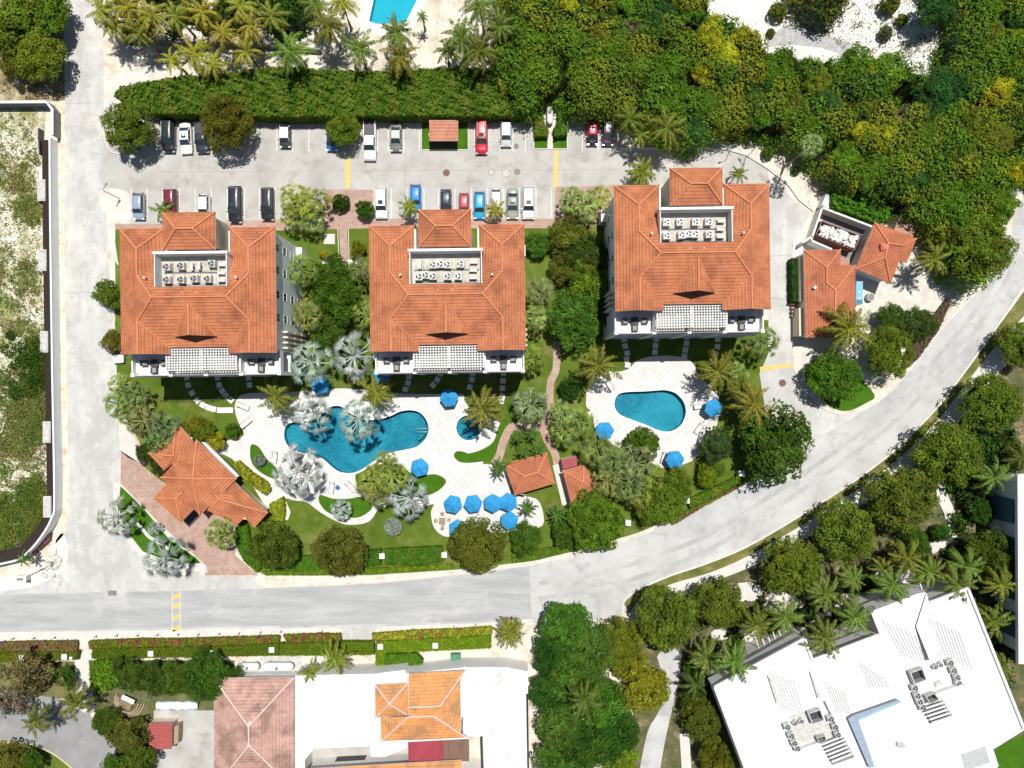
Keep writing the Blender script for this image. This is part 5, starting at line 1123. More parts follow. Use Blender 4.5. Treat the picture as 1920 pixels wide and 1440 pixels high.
b = MB(); b.prism([(p.x, p.y) for p in GP(B1([(1142, 1238), (1400, 1228), (1405, 1385), (1142, 1388)]), 3.4)], 3.25, 3.4, 0); b.build('crimson_lean_to', M['red_sheet'], r)
b = MB(); b.prism([(p.x, p.y) for p in GP(B1([(1403, 1228), (1598, 1215), (1598, 1390), (1407, 1386)]), 3.35)], 3.2, 3.35, 0); b.build('brown_lean_to', M['brown_sheet'], r)
b = MB(); q = [(p.x, p.y) for p in GP(B1([(1142, 1237), (1600, 1213)]), 3.5)]; ribbon(q, -.1, .1, 0, 3.6, b); b.build('gable_edge', M['white'], r)
r = empty('orange_roofed_house', (0, 0, 0), 0, 'strip of bright orange tiled roof cut off by the bottom edge, below the crimson sheet', 'building')
V = [(572, 1442, 4.0), (866, 1425, 4.0), (866, 1500, 5.6), (572, 1500, 5.6)]; proof(V, [(0, 1, 2, 3)], [], r, M['tile_or'], M['cap_pink'])
b = MB(); b.prism([(p.x, p.y) for p in GP([(578, 1446), (862, 1430), (862, 1500), (578, 1500)], 3.8)], 0, 3.8); b.build('wall', M['white'], r)
b = MB(); q = [(p.x, p.y) for p in GP([(628, 1431), (765, 1424)], 1.5)]; ribbon(q, -.25, .25, 0, 1.5, b); tag(b.build('dark_wall', M['dark']), 'dark low wall behind the strip of orange roof', 'wall')
r = empty('flat_roofed_house', (0, 0, 0), 0, 'stained white flat-roofed house to the right of the orange tiled roofs', 'building')
b = MB(); flatroof(b, [(760, 1262), (870, 1250), (950, 1250), (990, 1258), (990, 1330), (988, 1480), (905, 1480), (905, 1380), (868, 1380), (868, 1345), (760, 1300)], 3.8, par=.18)
b.build('walls_and_roof', [M['bright2'], M['white']], r)
b = MB(); flatroof(b, [(712, 1262), (760, 1256), (765, 1282), (712, 1284)], 4.0, 0); b.build('roof_slab', [M['bright'], M['white']], r)
b = MB(); q = [(p.x, p.y) for p in GP([(988, 1290), (990, 1430)], 2)]; ribbon(q, -.12, .12, 0, 4.3, b); b.build('side_screen', M['brown'], r)
b = MB(); q = [(p.x, p.y) for p in GP([(904, 1382), (906, 1440)], 4.1)]; ribbon(q, -.08, .08, 3.8, 4.3, b); b.build('roof_upstand', M['dark'], r)
b = MB(); flatroof(b, [(972, 1262), (988, 1262), (988, 1285), (972, 1285)], 4.0, 3.8, mi=0); b.build('roof_hatch', [M['tarp'], M['white']], r)
# small things round the houses
r = empty('garden_shed', (0, 0, 0), 0, 'small shed with a red corrugated roof in the concrete yard left of the pink roof', 'shed')
b = MB()
q = GP(B0([(1098, 1105), (1292, 1100), (1288, 1298), (1125, 1300)]), 2.4)
for k in range(14):
    t0, t1 = k/14, (k+1)/14; a0, a1 = q[0].lerp(q[3], t0), q[0].lerp(q[3], (t0+t1)/2); c0_, c1 = q[1].lerp(q[2], t0), q[1].lerp(q[2], (t0+t1)/2); d0, d1 = q[0].lerp(q[3], t1), q[1].lerp(q[2], t1)
    up = Vector((0, 0, .07)); b.face([a0, a1+up, c1+up, c0_]); b.face([a1+up, d0, d1, c1+up])
b.build('roof', flat('red_corrugated', (.34, .075, .07), .6, var=.2), r)
b = MB(); b.prism([(p.x, p.y) for p in GP(B0([(1110, 1115), (1285, 1112), (1282, 1290), (1130, 1292)]), 2.2)], 0, 2.3); b.build('wall', M['beige'], r)
b = MB(); b.prism([(p.x, p.y) for p in GP(B0([(1300, 1130), (1340, 1120), (1335, 1250), (1295, 1275)]), 1.6)], 0, 1.6); b.build('side_screen', M['wood'], r)
r = empty('garden_gazebo', (0, 0, 0), 0, 'weathered round timber deck with a slatted seat among the shrubs at lower left', 'deck')
q = G(241, 1317, .5); b = MB()
for rr, z in ((2.4, .3), (2.05, .45), (1.7, .6)):
    for k in range(20):
        a, c = R(150+k*12), R(150+(k+1)*12)
        if k < 17: b.prism([(q.x+rr*math.cos(a), q.y+rr*math.sin(a)), (q.x+rr*math.cos(c), q.y+rr*math.sin(c)), (q.x+(rr-.22)*math.cos(c), q.y+(rr-.22)*math.sin(c)), (q.x+(rr-.22)*math.cos(a), q.y+(rr-.22)*math.sin(a))], 0, z)
b.build('curved_steps', M['wood'], r); b = MB()
for k in range(9): b.bar((q.x-.9+k*.22, q.y+.9-k*.06, .75), (q.x-1.5+k*.22, q.y-.55-k*.06, .75), .14, .06)
b.build('slatted_floor', M['wood'], r); b = MB(); b.bar((q.x-.8, q.y+1.1, .9), (q.x+1.1, q.y+.2, .9), .7, .08); b.build('bench_top', M['tarp'], r)
r = empty('covered_boats', (0, 0, 0), 0, 'long low row wrapped in white and pale blue tarpaulin beside the shrubs', 'tarpaulin'); b = MB(); rs = np.random.RandomState(8)
rows = []
for i in range(18):
    x = 292 + i*4.6; hh = .8+.3*math.sin(i*1.3)+.15*rs.rand(); y0, y1 = 1314+2*rs.rand(), 1330+3*rs.rand()
    rows.append([G(x, y1, 0), G(x, y1-2, hh*.7), G(x, (y0+y1)/2, hh), G(x, y0+2, hh*.7), G(x, y0, 0)])
b.grid(rows); b.build('cover', M['tarp'], r)
def tank(x0, x1, y, rad, label):
    r = empty('gas_tank', (0, 0, 0), 0, label, 'gas tank', 'white gas tanks'); a, c = G(x0, y, 1), G(x1, y, 1); b = MB(); rows = []
    for t, k in ((0, .05), (.02, .5), (.07, .85), (.14, 1), (.86, 1), (.93, .85), (.98, .5), (1, .05)):
        p = a.lerp(c, t); rows.append([(p.x, p.y+rad*k*math.cos(j*math.pi/8), .5+rad+rad*k*math.sin(j*math.pi/8)) for j in range(16)])
    b.grid(rows, closed=True); b.build('tank_shell', M['bright'], r)
    b = MB()
    for t in (.2, .8): p = a.lerp(c, t); b.box(p.x-.12, p.x+.12, p.y-rad*.8, p.y+rad*.8, 0, .6)
    b.build('saddle', M['grey'], r); p = a.lerp(c, .5); b = MB(); b.cyl(p.x, p.y, .5+2*rad-.05, .5+2*rad+.2, .22, n=12); b.build('valve_cover', M['greyd'], r)
tank(492, 552, 1249, .68, 'white horizontal gas tank beside the paler slab, left of the small coconut palms')
tank(446, 487, 1249, .62, 'shorter white gas tank half hidden by the shrubs beside the pink roof')
b = MB(); b.prism([(p.x, p.y) for p in GP([(488, 1232), (566, 1230), (566, 1264), (488, 1264)], 0)], 0.02, .1); o = b.build('tank_plinth', M['grey']); o['kind'] = 'structure'
# white gas tank in the parking planter
r = empty('gas_tank', (0, 0, 0), 0, 'small upright-lying white gas tank in the hedged planter between the parking bays', 'gas tank'); a, c = G(1031, 192, 1), G(1031, 233, 1); b = MB(); rows = []
for t, k in ((0, .05), (.03, .5), (.08, .85), (.16, 1), (.84, 1), (.92, .85), (.97, .5), (1, .05)):
    p = a.lerp(c, t); rows.append([(p.x+.5*k*math.cos(j*math.pi/8), p.y, .8+.5*k*math.sin(j*math.pi/8)) for j in range(16)])
b.grid(rows, closed=True); b.build('tank_shell', M['bright'], r); b = MB(); b.cyl(a.x, (a.y+c.y)/2+.1, 1.27, 1.42, .26, n=14); b.build('valve_cover', M['dark'], r)
b = MB()
for yy in (a.y-.7, c.y+.7): b.box(a.x-.4, a.x+.4, yy-.12, yy+.12, 0, .5)
b.build('saddle', M['grey'], r)
q = G(*B1([(1498, 625)])[0], .8); b = MB(); b.box(q.x-.75, q.x+.75, q.y-.8, q.y+.8, 0, 1.0, bev=.05); b.box(q.x-.78, q.x+.78, q.y+.2, q.y+.85, 1.0, 1.08, bev=.02); tag(b.build('electric_cabinet', M['green_box']), 'dark green electrical cabinet on the sandy strip above the white roof', 'cabinet')
# ---- modern white villa
r = empty('white_villa', (0, 0, 0), 0, 'large modern white villa with broad stepped flat roofs, turned diagonally at the lower right', 'building'); z = 8.0
OUT = B3([(-410, 830), (-170, 720), (275, 468), (335, 632), (838, 440), (770, 268), (1000, 180), (1115, 135), (1180, 122), (1212, 200), (1505, 90), (1930, 1150), (1690, 1300), (1730, 1425), (1600, 1600), (-120, 1600)])
b = MB(); flatroof(b, OUT, z, 5.0, par=0, side=1); b.build('roof_slab', [M['bright'], M['white']], r)
P = [Vector((p.x, p.y, 0)) for p in GP(OUT, z)]; ce = sum(P, Vector())/len(P)
b = MB(); b.prism([tuple((ce+(p-ce)*.965).xy) for p in P], 0, 5.0); b.build('wall', M['white'], r)
b = MB()
for i in range(len(P)):
    if i in (4, 9, 11): pass
for k in range(22):
    pass
def vbar(b, a, c, w, z0, z1): q = [(p.x, p.y) for p in GP(B3([a, c]), z1)]; ribbon(q, -w/2, w/2, z0, z1, b)
vbar(b, (-400, 835), (272, 472), .35, z, z+.35); vbar(b, (278, 475), (334, 628), .35, z, z+.35); vbar(b, (340, 630), (832, 443), .35, z, z+.35); b.build('parapet', M['bright'], r); b = MB(); vbar(b, (1215, 200), (1503, 94), .35, z, z+.35); vbar(b, (1503, 94), (1925, 1150), .35, z, z+.35)
b.build('parapet', M['bright'], r)
b = MB()      # ribbed roof panels
for (o0, o1, dx, n, l0, l1) in (((880, 340), (1180, 640), 28, 9, None, None),):
    pass
def ribs(b, p0, p1, q0, q1, n):
    "n ribs; starts run p0->p1, ends run q0->q1"
    for k in range(n):
        t = k/(n-1); a = (p0[0]+(p1[0]-p0[0])*t, p0[1]+(p1[1]-p0[1])*t); c = (q0[0]+(q1[0]-q0[0])*t, q0[1]+(q1[1]-q0[1])*t); vbar(b, a, c, .16, z, z+.10)
for a_ in (((860, 330), (1100, 440), (1010, 600), (1180, 640), 8), ((1210, 310), (1430, 420), (1310, 600), (1530, 700), 9), ((690, 650), (860, 760), (770, 830), (910, 830), 7), ((0, 700), (190, 790), (110, 1000), (265, 1030), 8), ((430, 800), (570, 870), (520, 1020), (620, 1030), 7)):
    b = MB(); ribs(b, *a_); b.build('roof_ribs', flat('grey_white_seam', (.50, .50, .50), .6), r)
b = MB()      # raised roof folds (real slopes that cast their own shade)
def fold(pts, hts, mi=0): b.face([G(*B3([p])[0], z+h) for p, h in zip(pts, hts)], mi)
def wedge(b, tri, h):
    A_ = [G(*B3([p])[0], z) for p in tri]; top = A_[0]+Vector((0, 0, h)); 
    b.face([A_[0], A_[1], top]); b.face([A_[1], A_[2], top]); b.face([A_[2], A_[0], top])
# two long skylight fins and the central sunken court edge
for tri in ([(1190, 125), (1110, 380), (1215, 640)], [(1190, 125), (1215, 640), (1310, 600)]):
    A_ = [G(*B3([p])[0], z+hh) for p, hh in zip(tri, (.25, .3, 1.1))]; b.face(A_)
A_ = [G(*B3([p])[0], hh) for p, hh in (((1190, 300), z+.4), ((1310, 600), z+.0), ((1215, 640), z+1.1))]; b.face(A_)
b.build('folded_skylight', M['bright2'], r)
b = MB()
flatroof(b, B3([(600, 1070), (640, 1045), (970, 930), (1000, 945), (680, 1085), (800, 1430), (760, 1440)]), z+.6, z-.1); b.build('roof_upstand', [flat('shade_blue_upstand', (.27, .33, .42), .6), M['greyd']], r)  # slate blue paints the shade of a steep roof fold onto the upstand
for pl in ([(315, 720), (325, 735), (405, 915), (375, 920)], [(1188, 310), (1215, 330), (1308, 590), (1285, 580)], [(0, 750), (20, 770), (90, 950), (65, 955)]): b = MB(); b.prism([(p.x, p.y) for p in GP(B3(pl), z+.4)], z, z+.4); b.build('clerestory', M['grey'], r)
b = MB(); b.prism([(p.x, p.y) for p in GP(B3([(660, 1070), (975, 940), (990, 952), (672, 1085)]), z+.63)], z+.61, z+.64); b.build('clerestory_glass', flat('pale_glass', (.25, .45, .52), .1), r)
b = MB(); b.prism([(p.x, p.y) for p in GP(B3([(1448, 1340), (1630, 1275), (1668, 1400), (1480, 1460)]), z+.06)], z, z+.06); b.build('grey_terrace', M['steel'], r)
# plant areas
for pts in ([(165, 1050), (330, 1000), (470, 1120), (500, 1200), (260, 1310), (170, 1240)],):
    b = MB(); b.prism([(p.x, p.y) for p in GP(B3(pts), z+.05)], z, z+.05); b.build('plant_deck', M['grey'], r)
b = MB(); b.prism([(p.x, p.y) for p in GP(B3([(245, 1190), (470, 1110), (480, 1165), (265, 1240)]), z+.12)], z, z+.12); b.build('plant_plinth', M['grey'], r); b = MB(); b.prism([(p.x, p.y) for p in GP(B3([(1250, 800), (1305, 780), (1320, 815), (1265, 840)]), z+.25)], z, z+.25); b.build('plant_plinth', M['grey'], r)
def shaft(pts):
    o_ = [Vector((*GP(B3([p]), z+1.0)[0].xy,)) for p in pts]; c_ = sum(o_, Vector((0, 0)))/4; i_ = [c_+(p-c_)*.86 for p in o_]; b = MB()
    for k in range(4):
        j = (k+1) % 4; b.prism([tuple(o_[k]), tuple(o_[j]), tuple(i_[j]), tuple(i_[k])], z, z+1.0)
    s = b.build('light_shaft', M['grey'], r); b = MB(); b.prism([tuple(p) for p in i_], z, z+.08); b.build('shaft_floor', M['dark'], s)
shaft([(1065, 725), (1160, 692), (1195, 780), (1100, 815)]); shaft([(1185, 905), (1250, 880), (1290, 930), (1215, 960)]); shaft([(300, 1030), (395, 1000), (425, 1085), (335, 1115)]); shaft([(365, 1215), (430, 1200), (440, 1235), (390, 1262)])
for (ox, oy, ex, ey, st) in ((1150, 975, 1300, 925, (16, 26)), (410, 1265, 560, 1205, (14, 26))):
    b = MB()
    for k in range(6):
        a = (ox+st[0]*k, oy+st[1]*k); c = (ex+st[0]*k, ey+st[1]*k); vbar(b, a, c, .22, z+.5, z+.75)
    b.build('roof_louvres', M['bright'], r)
for pts in ([(1150, 965), (1300, 915), (1385, 1050), (1215, 1110)], [(405, 1255), (560, 1195), (650, 1360), (480, 1420)]): b = MB(); b.prism([(p.x, p.y) for p in GP(B3(pts), z+.03)], z, z+.03); b.build('louvre_pit', M['greyd'], r)
b = MB(); vbar(b, (1265, 890), (1470, 815), .25, z, z+.9); vbar(b, (1440, 740), (1470, 815), .25, z, z+.9); b.build('plant_screen', M['bright'], r); b = MB(); vbar(b, (215, 1315), (400, 1250), .25, z, z+.7); vbar(b, (440, 950), (560, 1200), .2, z, z+.8); b.build('plant_screen', M['bright'], r)
b = MB(); q = G(*B3([(985, 1255)])[0], z); b.box(q.x-.5, q.x+.4, q.y-.25, q.y+.3, z, z+.5); b.box(q.x-.2, q.x+.7, q.y-.5, q.y-.1, z, z+.35); b.build('roof_unit', M['steel'], r)
b = MB(); vbar(b, (-60, 560), (270, 470), .5, 2.6, 3.0)
for k in range(7): vbar(b, (-90+k*42, 470-k*18), (-60+k*42, 560-k*18), .14, 3.0, 3.15)
b.build('terrace_pergola', M['white'], r); b = MB()
for k in range(10): vbar(b, (600+k*60, 230-k*20), (650+k*60, 400-k*20), .14, 3.0, 3.15)
b.build('terrace_pergola', M['white'], r)
b = MB(); b.prism([(p.x, p.y) for p in GP(B3([(-100, 470), (280, 320), (330, 600), (840, 400), (760, 220), (1200, 60), (1230, 180), (1500, 70), (1510, 300), (800, 600), (-50, 700)]), .3)], 0, .3); b.build('terrace_slab', M['grey'], r)
g_ = R(20)
for i, (x, y) in enumerate([(1345, 635), (1370, 692), (1397, 742), (1408, 790), (1080, 822), (1100, 880), (1118, 925), (1140, 965), (130, 1112), (160, 1178), (182, 1232), (205, 1272), (455, 1052), (487, 1112), (506, 1170)]):
    side = 'right-hand plant area' if x > 1000 else 'left-hand plant area'
    place(AC0, G(*B3([(x, y)])[0], z+.0)-Vector((0, 0, -.02)), g_, f'fan condenser on the villa roof, {side}, {["right column", "left column"][(x in (1080, 1100, 1118, 1140)) or x < 300]}, {ORD[[0,1,2,3,0,1,2,3,0,1,2,3,0,1,2][i]]} from top', f'condensers on the villa roof, {side}', scale=1.05)
for i, (x, y) in enumerate([(1240, 672), (1278, 655), (195, 1090), (240, 1075)]):
    side = 'right-hand plant area' if x > 1000 else 'left-hand plant area'
    place(AC0, G(*B3([(x, y)])[0], z+.02), g_+.4, f'smaller {["left", "right"][i % 2]} fan condenser of the villa roof pair, {side}', f'smaller condensers on the villa roof, {side}', scale=.78)
# neighbour at the right edge
r = empty('white_villa', (0, 0, 0), 0, 'blue-shadowed white building cut by the right edge beside the palms', 'building')
b = MB(); b.prism([(p.x, p.y) for p in GP([(1908, 890), (2300, 860), (2300, 1250), (1910, 1245)], 8)], 7.4, 8, 0); b.build('roof_slab', M['bright'], r)
b = MB(); b.prism([(p.x, p.y) for p in GP([(1850, 893), (2200, 870), (2200, 1210), (1876, 1205)], 0.5)], 0, 7.4, 0); b.build('wall', M['render'], r)
for k in range(4):
    b = MB(); q0 = G(1850+k*6+3, 915+k*70, .5); b.box(q0.x-.35, q0.x+.3, q0.y-4.4, q0.y-.8, .6, 6.4); b.build('tall_window', flat('bluish_glass', (.06, .12, .17), .12), r)
# ---------------------------------------------------------------- cars
PAINT = {}
def paint(c):
    if c not in PAINT:
        m = flat('car_paint_%d' % len(PAINT), c, .32, .5, var=.03); m.node_tree.nodes['Principled BSDF'].inputs['Coat Weight'].default_value = .5; PAINT[c] = m
    return PAINT[c]
def car(px, py, ln, kind, col, label, rz=0.0, roofcol=None, hoodcol=None, w=None, name=None):
    "front faces down in the photograph (towards -Y) when rz=0; ln in photograph pixels"
    L = ln/SPX*.985; W = w or {'sedan': 1.80, 'suv': 1.92, 'hatch': 1.74, 'pickup': 1.95}[kind]; p = G(px, py, .9)
    r = empty(name or {'sedan': 'sedan', 'suv': 'suv', 'hatch': 'hatchback', 'pickup': 'pickup_truck'}[kind], (p.x, p.y, 0), rz, label, 'car' if kind != 'pickup' else 'pickup truck', 'cars in the parking lot')
    hw = W/2; belt = {'sedan': .92, 'suv': 1.08, 'hatch': .95, 'pickup': 1.08}[kind]; hood = belt-.10; top = {'sedan': 1.43, 'suv': 1.72, 'hatch': 1.5, 'pickup': 1.75}[kind]
    # y from -L/2 (front) to L/2 (rear)
    st = {'sedan': [(0, .62, .55), (.02, .80, .62), (.06, .93, hood-.13), (.14, .99, hood-.05), (.27, 1, hood), (.3, 1, belt), (.80, 1, belt+.02), (.84, .99, belt), (.93, .96, belt-.02), (.98, .88, belt-.1), (1, .75, .65)],
          'suv': [(0, .66, .6), (.02, .84, .75), (.05, .95, hood-.1), (.12, .99, hood-.03), (.24, 1, hood), (.27, 1, belt), (.9, 1, belt+.03), (.96, .97, belt), (.99, .92, belt-.1), (1, .84, .7)],
          'hatch': [(0, .6, .55), (.02, .80, .66), (.07, .93, hood-.12), (.15, .99, hood-.03), (.24, 1, hood), (.27, 1, belt), (.88, 1, belt+.03), (.95, .95, belt), (.99, .85, belt-.12), (1, .75, .65)],
          'pickup': [(0, .72, .6), (.015, .86, .8), (.04, .95, hood-.07), (.12, .99, hood), (.24, 1, hood), (.26, 1, belt), (.58, 1, belt), (.6, 1, belt), (.95, 1, belt), (.985, .98, belt), (1, .94, .75)]}[kind]
    b = MB(); rows = []
    for t, f, zt in st:
        y = -L/2 + L*t; h_ = hw*f
        rows.append([(-h_*.93, y, .22), (-h_, y, .45), (-h_, y, zt*.72), (-h_*.985, y, zt-.1), (-h_*.88, y, zt-.02), (-h_*.45, y, zt+.025), (0, y, zt+.035), (h_*.45, y, zt+.025), (h_*.88, y, zt-.02), (h_*.985, y, zt-.1), (h_, y, zt*.72), (h_, y, .45), (h_*.93, y, .22)])
    bm_hood = hoodcol or col
    b.grid(rows, 0); b.face(rows[0]); b.face(rows[-1][::-1])
    if hoodcol:
        nper = 12; k = 0
        for i in range(len(rows)-1):
            for j in range(nper):
                if st[i][0] < .25: b.mi[k] = 1
                k += 1
    body = b.build('body', [paint(col), paint(hoodcol or col)], r)
    # cabin
    ya, yb, yc, yd = {'sedan': (.27, .40, .68, .84), 'suv': (.25, .36, .90, .97), 'hatch': (.24, .36, .84, .96), 'pickup': (.24, .33, .52, .565)}[kind]
    ya, yb, yc, yd = [-L/2+L*t for t in (ya, yb, yc, yd)]; wb, wtp = hw*.90, hw*.76; zb = belt-.02
    g = MB(); lo = [(-wb, ya), (wb, ya), (wb, yd), (-wb, yd)]; hi = [(-wtp, yb), (wtp, yb), (wtp, yc), (-wtp, yc)]
    for i in range(4):
        j = (i+1) % 4; g.face([(*lo[i], zb), (*lo[j], zb), (*hi[j], top-.03), (*hi[i], top-.03)])
    g.build('windows', M['glass'], r)
    # roof panel with rounded edges, and pillars
    b = MB(); rows = []
    for t, dz in ((0, -.03), (.08, .015), (.5, .035), (.92, .015), (1, -.03)):
        y = yb+(yc-yb)*t; rows.append([(-wtp*1.01, y, top-.04), (-wtp*.95, y, top+dz-.0), (-wtp*.5, y, top+dz+.02), (0, y, top+dz+.025), (wtp*.5, y, top+dz+.02), (wtp*.95, y, top+dz), (wtp*1.01, y, top-.04)])
    b.grid(rows)
    for s in (-1, 1):
        b.tube([(s*wb, ya, zb), (s*wtp, yb, top-.02)], .045, 5); b.tube([(s*wb, yd, zb), (s*wtp, yc, top-.02)], .06, 5); ym = (yb+yc)/2+.1; b.tube([(s*wb*1.0, ym, zb), (s*wtp*1.0, ym, top-.02)], .04, 5)
    b.build('roof', paint(roofcol or col), r)
    if kind == 'suv':
        for s in (-1, 1): b = MB(); b.tube([(s*wtp*.9, yb+.25, top+.06), (s*wtp*.9, yc-.15, top+.07)], .03, 5); b.build('roof_rail', M['steel'], r)
    if kind in ('suv', 'sedan') and ln > 56:
        b = MB(); b.box(-wtp*.5, wtp*.5, yb+.25, yb+.85, top+.045, top+.055); b.build('sunroof', M['glass'], r)
    if kind == 'pickup':
        b = MB(); y0, y1 = -L/2+L*.6, -L/2+L*.975; b.box(-hw*.84, hw*.84, y0, y1, belt+.0, belt+.045); b.build('bed_liner', M['dark'], r)
        b = MB()
        for s in (-1, 1): b.box(min(s*hw*.84, s*hw*.98), max(s*hw*.84, s*hw*.98), y0, y1, belt-.03, belt+.14)
        b.box(-hw*.98, hw*.98, y1, y1+.07, belt-.2, belt+.14); b.build('bed_side', paint(col), r)
    for s in (-1, 1):
        for t in (.17, .81):
            b = MB(); y = -L/2+L*t; rows = []
            for x, q in ((s*(hw-.22), .30), (s*(hw-.2), .33), (s*(hw-.02), .33), (s*(hw+.0), .29)): rows.append([(x, y+q*math.cos(k*math.pi/7), .33+q*math.sin(k*math.pi/7)) for k in range(14)])
            b.grid(rows, closed=True); wheel = b.build('wheel', M['tyre'], r); b = MB(); b.face([(s*(hw+.005), y+.24*math.cos(k*math.pi/7), .33+.24*math.sin(k*math.pi/7)) for k in range(14)]); b.build('rim', M['rim'], wheel)
        b = MB(); x = s*(hw*.76); b.box(x-.18, x+.18, -L/2+.02, -L/2+.22, .58, .72, bev=.02); b.build('headlight', M['lamp_w'], r)
        b = MB(); b.box(x-.12, x+.12, L/2-.14, L/2-.0, .68, .9, bev=.02); b.build('taillight', M['lamp_r'], r)
        b = MB(); b.box(min(s*hw, s*(hw+.2)), max(s*hw, s*(hw+.2)), ya+.18, ya+.3, belt-.02, belt+.14, bev=.02); b.build('mirror', paint(col), r)
    return r
WH, SI, BK, RD, BL = (.78, .78, .77), (.38, .39, .38), (.02, .022, .026), (.50, .025, .04), (.02, .22, .55)
car(315, 254, 62, 'suv', BK, 'black SUV with silver roof rails beside the large round tree, first in the upper row')
car(347, 258, 59, 'sedan', WH, 'white sedan between the black SUV and the dark pickup in the upper row', rz=R(3))
car(378, 256, 60, 'pickup', (.035, .04, .055), 'dark navy pickup half under the round tree in the upper row', rz=R(2))
car(534, 255, 42, 'hatch', (.04, .045, .05), 'compact dark car with a white roof standing alone in the upper row', roofcol=(.75, .77, .8))
car(622, 261, 42, 'hatch', (.05, .14, .36), 'blue hatchback partly under the heart-shaped tree in the upper row')
car(693, 262, 77, 'pickup', WH, 'white pickup truck with a black open bed in the upper row')
car(742, 256, 54, 'sedan', (.16, .17, .15), 'dark grey-green sedan right of the white pickup', roofcol=(.55, .57, .52))
car(903, 253, 70, 'suv', RD, 'long red SUV right of the tiled hut in the upper row')
car(949, 249, 50, 'hatch', (.50, .51, .51), 'silver and white hatchback right of the long red SUV', roofcol=(.75, .76, .76))
car(1111, 247, 49, 'hatch', (.45, .015, .05), 'small red hatchback with a dark bonnet near the right end of the upper row', hoodcol=(.02, .02, .03))
car(1140, 245, 54, 'suv', (.07, .035, .055), 'dark purple SUV last in the upper row beside the palms', w=1.8)
car(259, 386, 51, 'hatch', (.26, .33, .41), 'silver-blue hatchback first in the lower row beside the white pavement')
car(319, 377, 46, 'suv', (.16, .012, .03), 'maroon SUV behind the small palm at the left stair tower')
car(382, 387, 48, 'hatch', WH, 'white hatchback tucked under the roof edge of the left stair tower')
car(440, 383, 70, 'suv', (.012, .014, .022), 'large black SUV right of the left stair tower', w=2.02)
car(501, 382, 62, 'suv', (.015, .016, .02), 'black SUV next to the clump of fan palms in the lower row')
car(715, 380, 59, 'suv', WH, 'white SUV with a pale roof beside the square shrub in the lower row')
car(779, 370, 50, 'hatch', (.012, .20, .62), 'vivid blue hatchback behind the small palm in the lower row')
car(836, 378, 48, 'hatch', (.018, .03, .06), 'dark navy hatchback at the middle stair tower')
car(870, 384, 46, 'hatch', (.42, .06, .09), 'small pinkish red hatchback at the middle stair tower', w=1.6)
car(899, 384, 52, 'hatch', (.01, .30, .56), 'turquoise blue hatchback right of the middle stair tower')
car(930, 381, 57, 'hatch', WH, 'white hatchback behind the small palm right of the middle stair tower')
car(961, 381, 58, 'sedan', (.27, .30, .27), 'grey-green sedan between two white cars in the lower row')
car(991, 380, 61, 'suv', (.74, .75, .74), 'white SUV with a dark sunroof last in the lower row')
car(218, 652, 58, 'sedan', WH, 'white sedan standing under the trees left of the left-hand block', rz=R(4))
car(1888, 358, 44, 'suv', (.25, .26, .25), 'grey SUV at the right edge beside the thicket', rz=R(70))
# ---------------------------------------------------------------- pool furniture
def make_umb(mat):
    r = empty('parasol', (0, 0, 0), 0, 'x', 'parasol')
    c = MB(); N_ = 6; RR = 1.45
    for k in range(N_):
        a, d = k*2*math.pi/N_, (k+1)*2*math.pi/N_; m = (a+d)/2
        A = (RR*math.cos(a), RR*math.sin(a), 2.15); D = (RR*math.cos(d), RR*math.sin(d), 2.15); Tt = (.06*math.cos(m), .06*math.sin(m), 2.72)
        Am = (.72*math.cos(a), .72*math.sin(a), 2.47); Dm = (.72*math.cos(d), .72*math.sin(d), 2.47); Mi = (.66*.9*math.cos(m), .66*.9*math.sin(m), 2.44)
        c.face([A, D, Dm, Am]); c.face([Am, Dm, Tt]); c.face([A, D, (D[0], D[1], 2.0), (A[0], A[1], 2.0)])
    can = c.build('canopy', mat, r)
    s = MB()
    for k in range(N_):
        a = k*2*math.pi/N_; s.tube([(.05*math.cos(a), .05*math.sin(a), 2.735), (.72*math.cos(a), .72*math.sin(a), 2.485), (RR*math.cos(a), RR*math.sin(a), 2.16)], .022, 5)
    s.build('seams', flat('seam_blue', (.10, .42, .72), .7), can)
    s = MB()
    for k in range(N_):
        a = k*2*math.pi/N_+.5236; s.face([(.3*math.cos(a-.52), .3*math.sin(a-.52), 2.7), (.3*math.cos(a+.52), .3*math.sin(a+.52), 2.7), (0, 0, 2.8)])
    s.build('vent_cap', mat, can)
    p = MB(); p.cyl(0, 0, .0, 2.7, .03, n=8); p.build('pole', M['white'], r); p = MB(); p.cyl(0, 0, 0, .1, .35, n=14); p.build('base', M['grey'], r); return r
U0 = make_umb(M['blue'])
for i, (x, y, lab) in enumerate([(842, 746, 'near the top edge of the white deck by the middle block'), (786, 877, 'above the crescent of grass on the white deck'),
    (849, 946, 'farthest left of the lower row of parasols'), (887, 945, 'second from the left in the lower row of parasols'), (924, 944, 'third from the left in the lower row, touching its neighbour'), (953, 942, 'farthest right of the lower row beside the cabana'),
    (955, 977, 'below the lower row beside the dark palms'), (858, 992, 'mostly hidden under the round brown-green tree'), (1134, 808, 'left of the teardrop pool beside the fan palms'), (1266, 862, 'at the bottom lobe of the teardrop pool deck'),
    (1333, 763, 'tilted, at the right rim of the teardrop pool deck'), (600, 722, 'hidden between the two silver palms below the left block'), (712, 706, 'peeping out behind the silver palm near the middle block')]):
    o = place(U0, G(x, y, 2.4)-Vector((0, 0, 2.4)), random.uniform(0, 1) if i != 10 else .3, 'blue six-sided parasol ' + lab, 'blue parasols round the pools', scale=1.02)
    if i == 10: o.rotation_euler = (R(8), R(10), .3)
